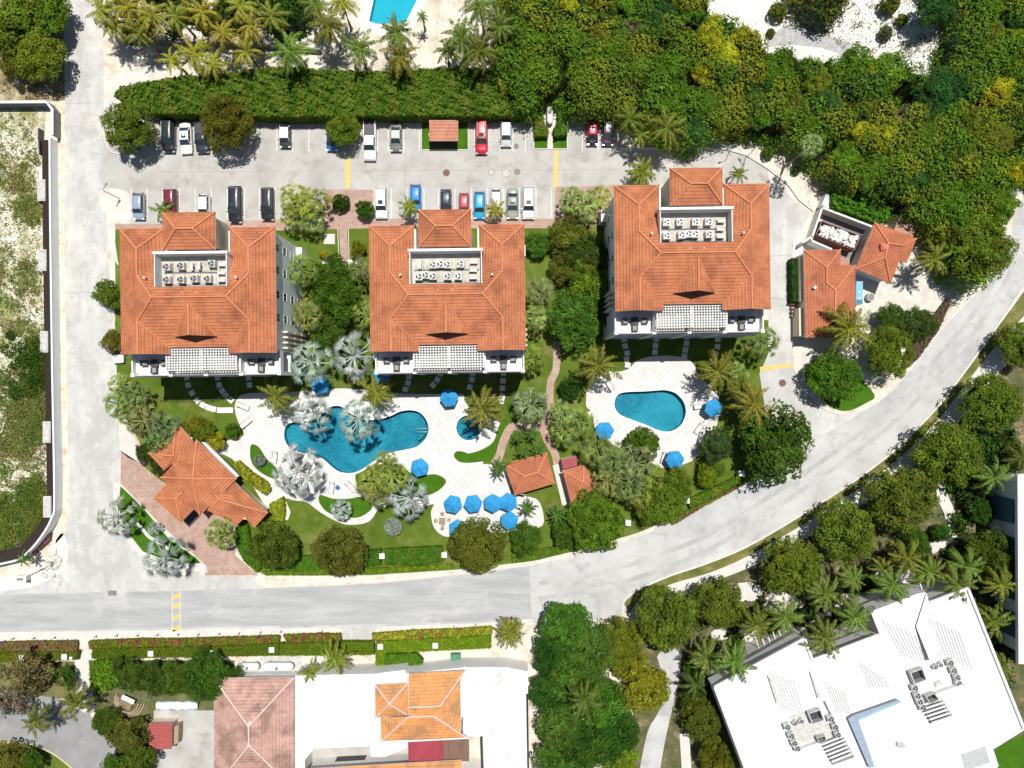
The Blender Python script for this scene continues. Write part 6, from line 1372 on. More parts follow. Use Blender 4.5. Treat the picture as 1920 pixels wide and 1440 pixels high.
def make_lounger():
    r = empty('sun_lounger', (0, 0, 0), 0, 'x', 'sun lounger')
    b = MB(); b.box(-.33, .33, -.95, .35, .30, .36, bev=.01); b.build('seat', M['sling'], r)
    b = MB(); b.face([(-.33, .35, .34), (.33, .35, .34), (.33, .95, .72), (-.33, .95, .72)]); b.face([(-.33, .35, .30), (-.33, .95, .68), (.33, .95, .68), (.33, .35, .30)]); b.build('backrest', M['sling'], r)
    b = MB()
    for s in (-1, 1): b.tube([(s*.36, -.98, .33), (s*.36, .36, .33)], .035, 6); b.tube([(s*.36, .36, .33), (s*.36, .98, .74)], .035, 6)
    b.build('frame', M['dark'], r)
    for x in (-.34, .34):
        for y in (-.85, .4): b = MB(); b.cyl(x, y, 0, .3, .03, n=6); b.build('leg', M['dark'], r)
    return r
LG0 = make_lounger()
for x, y, a, lab in [(622, 914, -8, 'white sun lounger beside the small blue side table below the big pool'), (657, 912, 40, 'white sun lounger turned diagonally, left of the fan palm clump'), (515, 857, -5, 'white sun lounger at the left edge of the deck near the largest silver palm'),
                     (456, 762, 65, 'white sun lounger on the round left end of the deck, nearer the building'), (462, 793, 130, 'white sun lounger on the round left end of the deck, nearer the bushes'), (1311, 803, -35, 'white sun lounger left of its twin on the right rim of the teardrop pool deck'),
                     (1324, 792, -35, 'white sun lounger right of its twin on the right rim of the teardrop pool deck'), (1320, 742, 85, 'white sun lounger above the tilted parasol'), (1312, 762, 95, 'blue-shaded sun lounger left of the tilted parasol'), (1245, 858, -15, 'sun lounger left of the parasol at the bottom lobe of the teardrop deck'),
                     (1119, 800, 20, 'sun lounger beside the parasol left of the teardrop pool'), (1143, 722, 30, 'sun lounger on the upper left of the teardrop pool deck')]:
    place(LG0, G(x, y, .3)-Vector((0, 0, .3)) + Vector((0, 0, .02)), R(a), lab, 'sun loungers round the pools')
r = empty('side_table', (*G(634, 913).xy, 0.02), 0, 'small round blue side table between the two loungers below the big pool', 'table'); b = MB(); b.cyl(0, 0, .4, .44, .35, n=16); b.build('table_top', M['blue2'], r); b = MB(); b.cyl(0, 0, 0, .4, .05, n=8); b.cyl(0, 0, 0, .03, .2, n=12); b.build('leg', M['dark'], r)
r = empty('dining_table', (*G(830, 975).xy, 0.02), R(-5), 'square slatted dining table on the deck lobe left of the brown-green tree', 'table'); b = MB()
for k in range(6): b.box(-.5, .5, -.48+k*.165, -.35+k*.165, .72, .75)
b.build('table_top', M['wood'], r)
for x in (-.44, .44):
    for y in (-.42, .42): b = MB(); b.box(x-.03, x+.03, y-.03, y+.03, 0, .72); b.build('leg', M['dark'], r)
def make_dchair():
    r = empty('garden_chair', (0, 0, 0), 0, 'x', 'chair'); b = MB(); b.box(-.25, .25, -.25, .22, .42, .46); b.build('seat', M['wood'], r); b = MB()
    for k in range(5): b.box(-.25+k*.11, -.19+k*.11, .22, .27, .46, .9)
    b.box(-.27, .27, .215, .275, .86, .93); b.build('backrest', M['wood'], r)
    for x in (-.22, .22):
        for y in (-.22, .22): b = MB(); b.box(x-.025, x+.025, y-.025, y+.025, 0, .42); b.build('leg', M['wood'], r)
    return r
DC0 = make_dchair()
for dx, dy, a, w_ in ((0, 1.0, 0, 'upper'), (0, -1.0, 180, 'lower'), (-1.0, 0, 90, 'left'), (1.0, .1, -90, 'right')):
    q = G(830, 975); place(DC0, (q.x+dx, q.y+dy, .02), R(a), f'slatted wooden chair on the {w_} side of the square dining table', 'chairs round the dining table')
# loose pots, lamps
def make_pillar():
    r = empty('light_pillar', (0, 0, 0), 0, 'x', 'pillar'); b = MB(); b.box(-.32, .32, -.32, .32, 0, 1.5); b.build('shaft', M['white'], r); b = MB(); b.box(-.42, .42, -.42, .42, 1.5, 1.62, bev=.03)
    b.build('cap', M['white'], r); return r
LP0 = make_pillar()
for x, y, lab in [(716, 1043, 'in the gap between the clipped hedges below the lawn'), (833, 1041, 'between the hedge and the brown-green tree above the main road'), (1066, 1012, 'beside the bare patch at the left of the big green tree by the road'), (1178, 981, 'between two bushy green trees above the main road'),
                  (1288, 939, 'on the bright hedge along the curve of the main road'), (1391, 888, 'at the foot of the glossy dark tree by the road'), (40, 1234, 'farthest left in the hedge below the road'), (120, 1232, 'left of the garden gate below the road'), (282, 1226, 'in the hedge below the road, below the orange crossing marks'),
                  (399, 1225, 'in the hedge near the big shrub, above the pink roof'), (509, 1219, 'in the hedge where it steps back above the gas tank'), (713, 1213, 'right of the small sandy driveway'), (816, 1211, 'in the middle of the brightest hedge stretch')]:
    place(LP0, G(x, y, 1.6)-Vector((0, 0, 1.6)), 0, 'square white garden pillar ' + lab, 'white pillars along the hedges')
def make_bollard():
    r = empty('bollard', (0, 0, 0), 0, 'x', 'bollard'); b = MB(); b.cyl(0, 0, 0, .75, .075, n=8); b.build('post', M['dark'], r); b = MB(); b.cyl(0, 0, .6, .68, .078, n=8); b.build('band', M['white'], r); return r
BO0 = make_bollard()
for bi, (x, y) in enumerate([(27, 1196), (66, 1195), (105, 1194), (182, 1192), (221, 1190), (260, 1190), (297, 1189), (336, 1188), (374, 1188), (413, 1187), (450, 1186), (490, 1184), (528, 1183), (605, 1182), (775, 1178), (852, 1173), (892, 1170)]):
    place(BO0, G(x, y), 0, f'thin dark bollard on the pavement below the main road, {ORD[bi]} from the left', 'bollards along the pavement')
def lamp(x, y, h, label, rz=0):
    r = empty('street_lamp', (*G(x, y).xy, 0), rz, label, 'street lamp', 'street lamps'); b = MB(); b.tube([(0, 0, 0), (0, 0, h-.3), (.15, 0, h), (.9, 0, h+.1)], [.06, .05, .04, .03], 8); b.build('pole', M['greyd'], r); b = MB(); b.box(.8, 1.3, -.11, .11, h+.02, h+.14, bev=.03); b.build('lamp_head', M['greyd'], r)
lamp(224, 372, 4.5, 'street lamp on the white pavement at the left corner of the parking lot', R(60)); lamp(1398, 296, 4.0, 'street lamp on the sandy verge near the curved kerb', R(120)); lamp(1366, 286, 4.0, 'street lamp at the start of the curved kerb beside the thicket', R(200)); lamp(1020, 1155, 5, 'street lamp standing beside the road above the sea grape trees', R(90))
# entrance boom, stones and sign wall at the left edge
r = empty('barrier_boom', (0, 0, 0), 0, 'long white barrier arm lying across the verge at the left edge of the junction', 'barrier'); b = MB(); a, c = G(36, 1085, 1), G(92, 1058, 1); b.bar((a.x, a.y, 1.0), (c.x, c.y, 1.05), .16, .12); b.build('arm', M['white'], r); b = MB(); b.box(c.x-.3, c.x+.3, c.y-.3, c.y+.3, 0, 1.2, bev=.04); b.build('motor_housing', M['grey'], r)
r = empty('guard_kiosk', (0, 0, 0), 0, 'small white roofed kiosk box at the left edge under the boundary wall', 'kiosk'); b = MB(); q = G(37, 1086, 1.4); b.box(q.x-.75, q.x+.75, q.y-.4, q.y+.4, 0, 1.3); b.build('wall', M['white'], r); b = MB(); b.box(q.x-.95, q.x+.95, q.y-.5, q.y+.5, 1.3, 1.42, bev=.03); b.build('roof', M['bright'], r); b = MB(); b.box(q.x-.5, q.x+.55, q.y-.22, q.y+.18, 1.42, 1.44); b.build('roof_panel', M['greyd'], r)
for i, (x, y, s) in enumerate([(96, 1040, .5), (104, 1036, .45), (110, 1046, .6), (101, 1052, .45), (112, 1056, .4), (93, 1064, .5), (105, 1062, .55), (84, 1078, .5), (100, 1078, .45), (78, 1066, .4), (88, 1052, .35)]):
    vs, fs = ico(s*1.2, s*.8, s*.6, s*.3, i+50, 8, 6, .25); b = MB(); q = G(x, y)
    a = i*1.3
    for f in fs: b.face([(q.x+vs[k][0]*math.cos(a)-vs[k][1]*math.sin(a), q.y+vs[k][0]*math.sin(a)+vs[k][1]*math.cos(a), vs[k][2]) for k in f])
    tag(b.build('boulder', M['rock']), 'pale limestone boulder in the loose pile beside the barrier arm', 'boulder', 'boulders beside the barrier arm')
# iron fence between the terraces and the pool deck
def fence(pts, label, h=1.1, step=.6):
    r = empty('iron_fence', (0, 0, 0), 0, label, 'fence', None); q = [(p.x, p.y) for p in GP(pts)]; b = MB(); ps = MB()
    for i in range(len(q)-1):
        a, c = Vector((*q[i], 0)), Vector((*q[i+1], 0)); n = max(1, int((c-a).length/.16))
        for z in (.15, h): b.bar((a.x, a.y, z), (c.x, c.y, z), .04, .04)
        for k in range(n): p = a.lerp(c, k/n); b.box(p.x-.012, p.x+.012, p.y-.012, p.y+.012, .15, h)
        m = max(1, int((c-a).length/2.4))
        for k in range(m+1): p = a.lerp(c, k/m); ps.box(p.x-.04, p.x+.04, p.y-.04, p.y+.04, 0, h+.1)
    b.build('railing', M['dark'], r); ps.build('posts', M['dark'], r)
fence([(302, 750), (400, 750), (450, 738), (500, 726), (540, 724)], 'thin black iron fence at the edge of the shade below the left block'); fence([(720, 728), (760, 738), (860, 738)], 'thin black iron fence along the top of the big pool deck'); fence([(880, 742), (945, 738), (960, 739)], 'thin black iron fence on the grass below the middle block')
# garden gate
r = empty('garden_gate', (0, 0, 0), 0, 'open dark garden gate in the gap of the hedge below the road', 'gate'); b = MB(); a, c = G(136, 1232, 1), G(149, 1222, 1); 
for z in (.2, .7, 1.2): b.bar((a.x, a.y, z), (c.x, c.y, z), .06, .06)
b.build('leaf', M['dark'], r)
for p in (a, G(172, 1228, 1)): b = MB(); b.box(p.x-.2, p.x+.2, p.y-.2, p.y+.2, 0, 1.5); b.build('gate_post', M['white'], r)
r = empty('bike_rack', (0, 0, 0), 0, 'grey metal rack on the path under the round street trees at right', 'rack'); b = MB(); q = G(1580, 935)
for k in range(5): b.tube([(q.x-.6+k*.3, q.y-.4, 0), (q.x-.6+k*.3, q.y-.4, .7), (q.x-.6+k*.3, q.y+.4, .7), (q.x-.6+k*.3, q.y+.4, 0)], .03, 5)
b.build('hoops', M['steel'], r)
# ---------------------------------------------------------------- plants
OLV = (.140, .200, .020); OLY = (.175, .235, .020); BRG = (.10, .19, .015); DG = (.07, .145, .014); MG = (.135, .215, .017); YEL = (.42, .41, .02); BRN = (.145, .16, .022); SG = (.085, .19, .022)
# clipped and dense hedges
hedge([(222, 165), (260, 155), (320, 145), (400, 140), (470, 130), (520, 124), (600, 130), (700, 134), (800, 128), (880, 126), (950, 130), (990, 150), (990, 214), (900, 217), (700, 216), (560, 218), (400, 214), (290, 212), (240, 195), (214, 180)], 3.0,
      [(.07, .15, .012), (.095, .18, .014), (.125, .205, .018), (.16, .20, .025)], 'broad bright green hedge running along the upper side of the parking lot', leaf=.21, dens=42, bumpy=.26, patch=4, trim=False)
hedge([(1001, 202), (1017, 198), (1020, 230), (1028, 240), (1027, 254), (1003, 255)], 1.4, [(0.0945, 0.203, 0.0135), (0.176, 0.203, 0.027)], 'clipped hedge block left of the white gas tank', leaf=.16, dens=40)
hedge([(1046, 205), (1062, 200), (1063, 253), (1040, 255), (1038, 242), (1046, 230)], 1.4, [(0.054, 0.149, 0.0135), (0.108, 0.203, 0.0162)], 'clipped hedge block right of the white gas tank', leaf=.16, dens=40)
hedge([(720, 1031), (770, 1028), (828, 1026), (831, 1052), (790, 1059), (722, 1058)], 1.3, [(0.054, 0.162, 0.0108), (0.081, 0.203, 0.0135), (0.121, 0.203, 0.0203)], 'clipped rectangular hedge between the two white pillars below the lawn', dens=40)
hedge([(682, 1034), (714, 1031), (713, 1058), (680, 1064)], 1.3, [(0.054, 0.162, 0.0108), (0.0945, 0.203, 0.0135)], 'short clipped hedge left of the rectangular one below the lawn', dens=40)
hedge([(535, 1055), (560, 1045), (600, 1040), (600, 1068), (545, 1070)], 1.0, [(0.081, 0.216, 0.0135), (0.108, 0.243, 0.0162)], 'low bright green hedge between the two dark trees near the road', dens=35)
hedge([(441, 990), (462, 985), (470, 1030), (490, 1062), (480, 1074), (455, 1050), (440, 1020)], 1.2, [(0.0743, 0.203, 0.0135), (0.108, 0.23, 0.0162)], 'bright green hedge along the end of the pink driveway', dens=35, trim=False)
hedge([(1290, 938), (1340, 915), (1385, 893), (1390, 903), (1330, 935), (1296, 953)], 1.2, [(0.0675, 0.203, 0.0108), (0.108, 0.243, 0.0162), (0.27, 0.27, 0.027)], 'bright green hedge along the inside of the road curve', dens=32, trim=False)
hedge([(1560, 362), (1585, 356), (1640, 366), (1672, 392), (1660, 415), (1630, 415), (1598, 400), (1560, 390)], 2.6, [(0.0675, 0.203, 0.0108), (0.0945, 0.23, 0.0135)], 'dense bright hedge behind the walled skip yard', leaf=.26, dens=24, trim=False, bumpy=.3)
hedge([(1485, 484), (1499, 484), (1500, 566), (1486, 566)], 1.8, [(0.027, 0.081, 0.0081), (0.0405, 0.108, 0.0108)], 'dark narrow hedge against the long service building', dens=36)
hedge([(437, 868), (447, 864), (470, 885), (500, 905), (507, 920), (498, 928), (478, 915), (450, 890)], .9, [(0.135, 0.216, 0.0135), (0.446, 0.405, 0.027)], 'yellow and green croton hedge beside the reception pavilion', dens=45, leaf=.14, patch=1.2)
hedge([(505, 945), (530, 932), (533, 960), (530, 978), (505, 975)], 1.0, [(0.378, 0.405, 0.027), (0.216, 0.297, 0.0203)], 'bright yellow shrub patch below the deck by the reception pavilion', dens=40, trim=False)
FL = [(.14, .24, .016), (.17, .25, .016), (0.135, 0.23, 0.0162), (0.27, 0.284, 0.027), (0.378, 0.121, 0.054), (0.135, 0.216, 0.0162), (0.297, 0.0743, 0.0945)]
FM = [(0.149, 0.23, 0.0162), (0.351, 0.081, 0.216), (0.189, 0.257, 0.0203), (0.324, 0.135, 0.054)]
for pts, lab, cc in (([(-60, 1207), (60, 1204), (143, 1203), (143, 1222), (-60, 1224)], 'flowering border with magenta bougainvillea at the far left below the road', FM),
                     ([(166, 1203), (260, 1199), (330, 1199), (330, 1216), (166, 1217)], 'flowering border below the road left of the orange crossing marks', FL),
                     ([(331, 1199), (430, 1196), (523, 1193), (523, 1207), (331, 1214)], 'flowering border with orange blooms below the road, right of the crossing marks', FL),
                     ([(530, 1192), (600, 1189), (638, 1190), (640, 1203), (540, 1206)], 'short flowering border with red tips left of the sandy driveway', FL),
                     ([(697, 1189), (780, 1183), (860, 1180), (922, 1176), (922, 1190), (800, 1196), (700, 1203)], 'flowering border with yellow-green middle right of the sandy driveway', [(0.338, 0.0945, 0.0675), (0.405, 0.459, 0.027), (0.351, 0.432, 0.027), (0.189, 0.27, 0.027)])):
    hedge(pts, .8, cc, lab, name='flower_border', cat='flower border', leaf=.15, dens=42, patch=2.2, bumpy=.14, trim=False, seedp=len(lab))
for pts, lab, cc in (([(-60, 1225), (143, 1223), (142, 1238), (-60, 1244)], 'clipped hedge tier behind the magenta border at the far left', [(0.135, 0.203, 0.0135), (0.203, 0.203, 0.0203)]),
                     ([(172, 1218), (290, 1215), (400, 1213), (522, 1208), (522, 1230), (400, 1232), (172, 1236)], 'long clipped olive hedge below the road between the gate and the gas tank', [(0.149, 0.203, 0.0162), (0.121, 0.189, 0.0135)]),
                     ([(524, 1208), (640, 1205), (700, 1205), (702, 1228), (600, 1230), (524, 1230)], 'clipped hedge section across the sandy driveway end', [(0.135, 0.216, 0.0135), (0.162, 0.243, 0.0162)]),
                     ([(705, 1204), (800, 1199), (920, 1192), (920, 1216), (800, 1222), (722, 1224), (720, 1258), (703, 1258)], 'L-shaped lime green clipped hedge above the white flat roofs', [(0.162, 0.284, 0.0135), (0.23, 0.338, 0.0162)]),
                     ([(724, 1228), (780, 1226), (793, 1240), (790, 1252), (735, 1256), (724, 1250)], 'small bushy hedge inside the L-shaped hedge', [(0.081, 0.216, 0.0135), (0.135, 0.27, 0.0162)])):
    hedge(pts, 1.3, cc, lab, leaf=.11, dens=55, bumpy=.04, seedp=len(lab))
hedge([(168, 1245), (190, 1238), (215, 1240), (235, 1258), (215, 1290), (180, 1300), (168, 1290)], 1.8, [(0.108, 0.23, 0.0135), (0.149, 0.27, 0.0162)], 'bright bushy hedge corner right of the garden path', leaf=.2, dens=26, trim=False, bumpy=.25)
for pts, lab, cc in (([(1690, 700), (1722, 672), (1760, 620), (1783, 568), (1776, 560), (1745, 600), (1700, 660)], 'flowering strip with magenta blooms between the bushes and the road at right', [(0.081, 0.162, 0.0162), (0.297, 0.054, 0.176), (0.0945, 0.189, 0.0162)]),
                     ([(1255, 975), (1330, 938), (1392, 905), (1385, 915), (1320, 950), (1262, 985)], 'flowering strip along the inside kerb of the road curve', [(0.27, 0.27, 0.027), (0.135, 0.27, 0.0162), (0.27, 0.081, 0.0945)]),
                     ([(540, 1070), (700, 1066), (850, 1058), (850, 1066), (700, 1076), (500, 1079), (490, 1072)], 'low lime green ground strip between the hedges and the road', [(0.216, 0.324, 0.0162), (0.135, 0.243, 0.0162)]),
                     ([(960, 1040), (1060, 1022), (1090, 1015), (1095, 1028), (1010, 1048), (960, 1055)], 'low green strip beside the road right of the brown-green tree', [(0.162, 0.297, 0.0162), (0.108, 0.203, 0.0162)]),
                     ([(254, 835), (263, 845), (275, 870), (268, 874), (256, 858)], 'narrow magenta flower bed at the start of the pink driveway', [(0.338, 0.0405, 0.216), (0.0945, 0.162, 0.0162)]),
                     ([(60, 1018), (82, 1010), (95, 1000), (92, 1015), (75, 1030), (62, 1040)], 'pink flowering shrub strip outside the curved boundary wall', [(0.338, 0.081, 0.189), (0.135, 0.162, 0.027)]),
                     ([(1580, 1025), (1605, 1020), (1612, 1050), (1590, 1060)], 'magenta bougainvillea clump between two round street trees', [(0.324, 0.0675, 0.189), (0.189, 0.0945, 0.081)])):
    hedge(pts, .55, cc, lab, name='flower_bed', cat='flower bed', leaf=.14, dens=40, patch=1.5, trim=False, seedp=len(lab))
# thickets
WOOD = [(930, -60), (1310, -60), (1345, 20), (1390, 55), (1440, 88), (1500, 96), (1570, 108), (1620, 124), (1680, 120), (1730, 142), (1775, 150), (1780, 90), (1800, 40), (1740, -60), (2150, -60), (2150, 330), (1925, 335), (1890, 372), (1905, 420), (1890, 470), (1830, 545), (1790, 520), (1750, 440), (1700, 410), (1640, 372), (1570, 345), (1532, 303), (1500, 278), (1450, 250), (1395, 244), (1345, 250), (1320, 268), (1295, 282), (1250, 250), (1150, 214), (1066, 212), (1056, 186), (1008, 186), (1000, 212), (980, 215), (940, 180), (925, 100)]
TH = [(.13, .25, .018), (.17, .28, .019), (.18, .26, .022), (.12, .24, .018), (.23, .29, .022), (.15, .23, .022), (.25, .28, .022), (.10, .20, .02)]
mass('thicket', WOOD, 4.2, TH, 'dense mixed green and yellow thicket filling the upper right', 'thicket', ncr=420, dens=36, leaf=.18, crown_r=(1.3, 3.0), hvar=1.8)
mass('thicket', [(1480, -60), (1600, -60), (1590, 10), (1572, 30), (1560, 52), (1530, 42), (1505, 20), (1485, 10)], 2.5, [(.10, .13, .015), (.14, .15, .02), (.07, .11, .014)], 'patch of thicket on the white rocky lot at the top', 'thicket', ncr=26, dens=20, leaf=.22, crown_r=(1.2, 2.2), seed=8)
mass('thicket', [(500, -60), (590, -60), (585, 20), (560, 50), (520, 60), (495, 50), (480, 20)], 3.0, [(.04, .11, .012), (.05, .13, .012)], 'dark green thicket among the coconut palms left of the turquoise pool', 'thicket', ncr=30, dens=20, leaf=.26, crown_r=(1.3, 2.4), seed=9)
mass('thicket', [(225, -60), (480, -60), (480, 20), (470, 62), (380, 68), (300, 66), (215, 58), (205, 20)], 1.6, [(.05, .10, .012), (.07, .12, .012), (.12, .13, .02)], 'low undergrowth beneath the coconut palms at the top left', 'undergrowth', ncr=50, dens=17, leaf=.24, crown_r=(1.0, 2.2), seed=10)
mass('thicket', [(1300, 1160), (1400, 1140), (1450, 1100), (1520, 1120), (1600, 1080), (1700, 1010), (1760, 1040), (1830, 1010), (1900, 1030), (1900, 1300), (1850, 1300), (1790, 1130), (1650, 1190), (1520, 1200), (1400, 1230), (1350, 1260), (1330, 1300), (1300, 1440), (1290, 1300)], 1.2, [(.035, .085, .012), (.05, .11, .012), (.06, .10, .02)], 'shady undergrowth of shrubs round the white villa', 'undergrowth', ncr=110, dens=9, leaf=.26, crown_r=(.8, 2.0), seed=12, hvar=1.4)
mass('thicket', [(1760, 880), (1860, 790), (1925, 800), (1925, 880), (1850, 900), (1850, 1000), (1790, 1000), (1786, 940)], 1.5, [(.035, .09, .012), (.05, .12, .012)], 'dark shrubs beside the neighbouring white building', 'undergrowth', ncr=50, dens=14, leaf=.26, crown_r=(.9, 2.0), seed=13)
scrub('scrub', [(-250, 212), (72, 212), (74, 330), (82, 600), (88, 950), (50, 1015), (-250, 1040)], 2200, 'dusty green scrub over the white sandy lot left of the boundary wall', [(.22, .25, .06), (.26, .28, .07), (.17, .23, .04), (.30, .27, .11)], rmin=.2, rmax=1.7, hh=.5, dens=36, leaf=.12, stray=1.3)
scrub('scrub', [(0, 700), (80, 720), (84, 820), (60, 850), (0, 840)], 120, 'greener scrub belt across the sandy lot', [(.15, .20, .04), (.20, .23, .06)], rmin=.3, rmax=2.0, hh=.6, dens=42, leaf=.13, seed=4)
scrub('scrub', [(0, 930), (60, 900), (88, 930), (85, 960), (50, 1012), (0, 1035)], 130, 'dense green scrub in the lower corner of the sandy lot', [(.12, .19, .03), (.17, .21, .04)], rmin=.5, rmax=2.2, hh=.7, dens=42, leaf=.14, seed=5)
scrub('scrub', [(10, 620), (84, 610), (84, 740), (30, 740)], 70, 'green bushy scrub against the boundary wall', [(.05, .11, .012), (.08, .13, .015)], rmin=.6, rmax=2.0, hh=1.2, dens=42, leaf=.16, seed=6)
scrub('scrub', [(1440, 0), (1780, 0), (1780, 140), (1600, 120), (1560, 70), (1460, 50)], 260, 'sparse brown and green tufts on the white rocky lot', [(.16, .16, .05), (.22, .18, .09), (.11, .14, .03)], rmin=.15, rmax=.8, hh=.4, dens=30, leaf=.10, seed=7, stray=.7)
scrub('scrub', [(0, 150), (118, 150), (118, 188), (0, 188)], 40, 'dry tufts on the litter above the boundary wall', [(.16, .15, .04), (.09, .13, .02)], rmin=.2, rmax=.8, hh=.4, dens=30, leaf=.10, seed=8)
scrub('lawn_tufts', [(0, 1245), (138, 1242), (138, 1300), (0, 1298)], 60, 'thin patchy shrubs and tufts in the lower left garden', [(.09, .12, .02), (.14, .13, .04)], rmin=.3, rmax=1.4, hh=.7, dens=30, leaf=.14, seed=9)
# distinguishable crowns standing out of the thicket
n = 0
rsx = random.Random(5)
KIND = [('big', YEL, 'yellow-flowering bushy crown standing out of the thicket'), ('big', (.11, .21, .016), 'bright green crown standing out of the thicket'), ('big', (.045, .12, .025), 'dark blue-green crown standing out of the thicket'), ('loose', (.22, .17, .09), 'thin brownish half-bare crown in the thicket'), ('fine', (.17, .20, .022), 'olive fine-leaved crown standing out of the thicket')]
WT = [(985, 30, 30, 0), (1022, 12, 22, 0), (1063, 22, 18, 0), (1120, 85, 26, 4), (1150, 95, 30, 1), (1325, 75, 26, 0), (1350, 110, 32, 0), (1385, 90, 26, 0), (1310, 150, 24, 0), (1370, 140, 22, 0), (1240, 55, 36, 2), (1285, 30, 30, 1), (1180, 30, 34, 1), (1100, 130, 34, 4),
                    (1150, 172, 24, 3), (1070, 90, 34, 1), (1000, 90, 34, 1), (1000, 150, 32, 1), (1190, 130, 36, 1), (1250, 150, 36, 1), (1250, 205, 34, 1), (1320, 215, 34, 1), (1400, 190, 36, 2), (1450, 150, 40, 1), (1415, 222, 30, 1), (1345, 236, 26, 4), (1385, 244, 14, 4),
                    (1470, 215, 38, 4), (1520, 165, 28, 4), (1540, 205, 30, 2), (1590, 140, 44, 1), (1650, 150, 44, 1), (1610, 200, 34, 4), (1760, 180, 46, 2), (1730, 210, 28, 2), (1640, 265, 34, 0), (1600, 262, 22, 0), (1680, 300, 34, 1), (1572, 306, 30, 1), (1620, 330, 36, 1), (1700, 350, 36, 2),
                    (1720, 265, 30, 1), (1800, 240, 36, 4), (1780, 300, 36, 4), (1850, 180, 34, 0), (1830, 80, 34, 4), (1870, 90, 26, 0), (1900, 130, 40, 1), (1750, 20, 40, 2), (1830, 20, 34, 1), (1900, 40, 40, 2), (1850, 270, 34, 4), (1880, 330, 28, 0), (1820, 340, 36, 1), (1760, 385, 36, 1), (1860, 395, 30, 1),
                    (1502, 250, 24, 1), (1230, 260, 30, 1), (1300, 255, 26, 2), (1142, 200, 16, 3), (955, 60, 28, 2), (1085, 160, 28, 1), (1095, 188, 22, 2), (1800, 430, 36, 1), (1180, 70, 24, 3), (1680, 230, 26, 3)]
MARKS = [((985, 60), 'at the top edge beside the coconut palms'), ((1020, 165), 'above the white gas tank planter'), ((1120, 60), 'at the top, right of the first yellow clump'), ((1100, 170), 'above the two last cars of the upper row'), ((1230, 50), 'near the top left of the rocky lot'), ((1340, 95), 'among the big yellow patch'), ((1230, 180), 'above the palms at the parking end'), ((1380, 240), 'above the sandy verge'),
         ((1400, 180), 'between the yellow patch and the verge'), ((1500, 180), 'below the grey gravel patch'), ((1620, 150), 'just below the white rocky lot'), ((1500, 270), 'near the tall grey-green fan palm'), ((1620, 270), 'in the middle of the right thicket'), ((1600, 335), 'behind the walled skip yard'), ((1750, 200), 'right below the corner of the rocky lot'), ((1760, 280), 'centre right of the thicket'),
         ((1850, 60), 'in the top right corner'), ((1880, 160), 'at the upper right edge'), ((1860, 290), 'at the right edge above the grey SUV'), ((1790, 390), 'behind the big olive trees of the bend'), ((1720, 360), 'behind the service building')]
buck = {}
for w in WT:
    i = min(range(len(MARKS)), key=lambda j: (MARKS[j][0][0]-w[0])**2 + (MARKS[j][0][1]-w[1])**2); buck.setdefault((i, w[3]), []).append(w)
SHORT = {0: 'yellow-flowering bushy crown', 1: 'bright green crown', 2: 'dark blue-green crown', 3: 'thin brownish crown', 4: 'olive fine-leaved crown'}
for (i, k), ws in buck.items():
    ws.sort(); ords = [''] if len(ws) == 1 else (['left ', 'right '] if len(ws) == 2 else ['leftmost '] + ['middle ', 'fourth ', 'fifth '][:len(ws)-2] + ['rightmost '])
    for w, od in zip(ws, ords):
        kd, tint, lab = KIND[k]; f = 1+rsx.uniform(-.15, .15)
        tree(kd, w[0], w[1], w[2], (tint[0]*f, tint[1]*f, tint[2]*f), od + SHORT[k] + ' ' + MARKS[i][1], 'crowns rising out of the thicket', name='thicket_tree', squash=.75)
for o in [q for q in COL.objects if q.name.startswith('thicket_tree')]:
    for c in o.children:
        if c.name.startswith('crown'): c.location.z = max(c.location.z, 4.4); zc = c.location.z
    for c in o.children:
        if c.name.startswith('trunk'): c.scale.z = zc/3.9
for x, y, rr, t_, lab in [(1458, 22, 18, OLV, 'round olive shrub alone on the white rocky lot, near the gravel'), (1660, 62, 14, (.12, .13, .05), 'small grey-green shrub in the middle of the white rocky lot'), (1690, 38, 12, OLV, 'small upright olive shrub near the top of the white rocky lot'), (1445, 62, 9, BRN, 'tiny brown shrub at the left edge of the gravel patch'),
                          (1668, 8, 20, OLV, 'olive shrub at the top edge between the rocky lot and the trees'), (1440, 287, 13, (.10, .19, .015), 'round bright shrub on the sandy verge'), (1492, 320, 9, DG, 'small dark shrub on the sandy verge by the palm shadow'), (1370, 258, 12, BRN, 'small round olive bush at the edge of the parking lot by the thicket')]:
    tree('ball', x, y, rr, t_, lab, None, 'shrub', 'shrub')
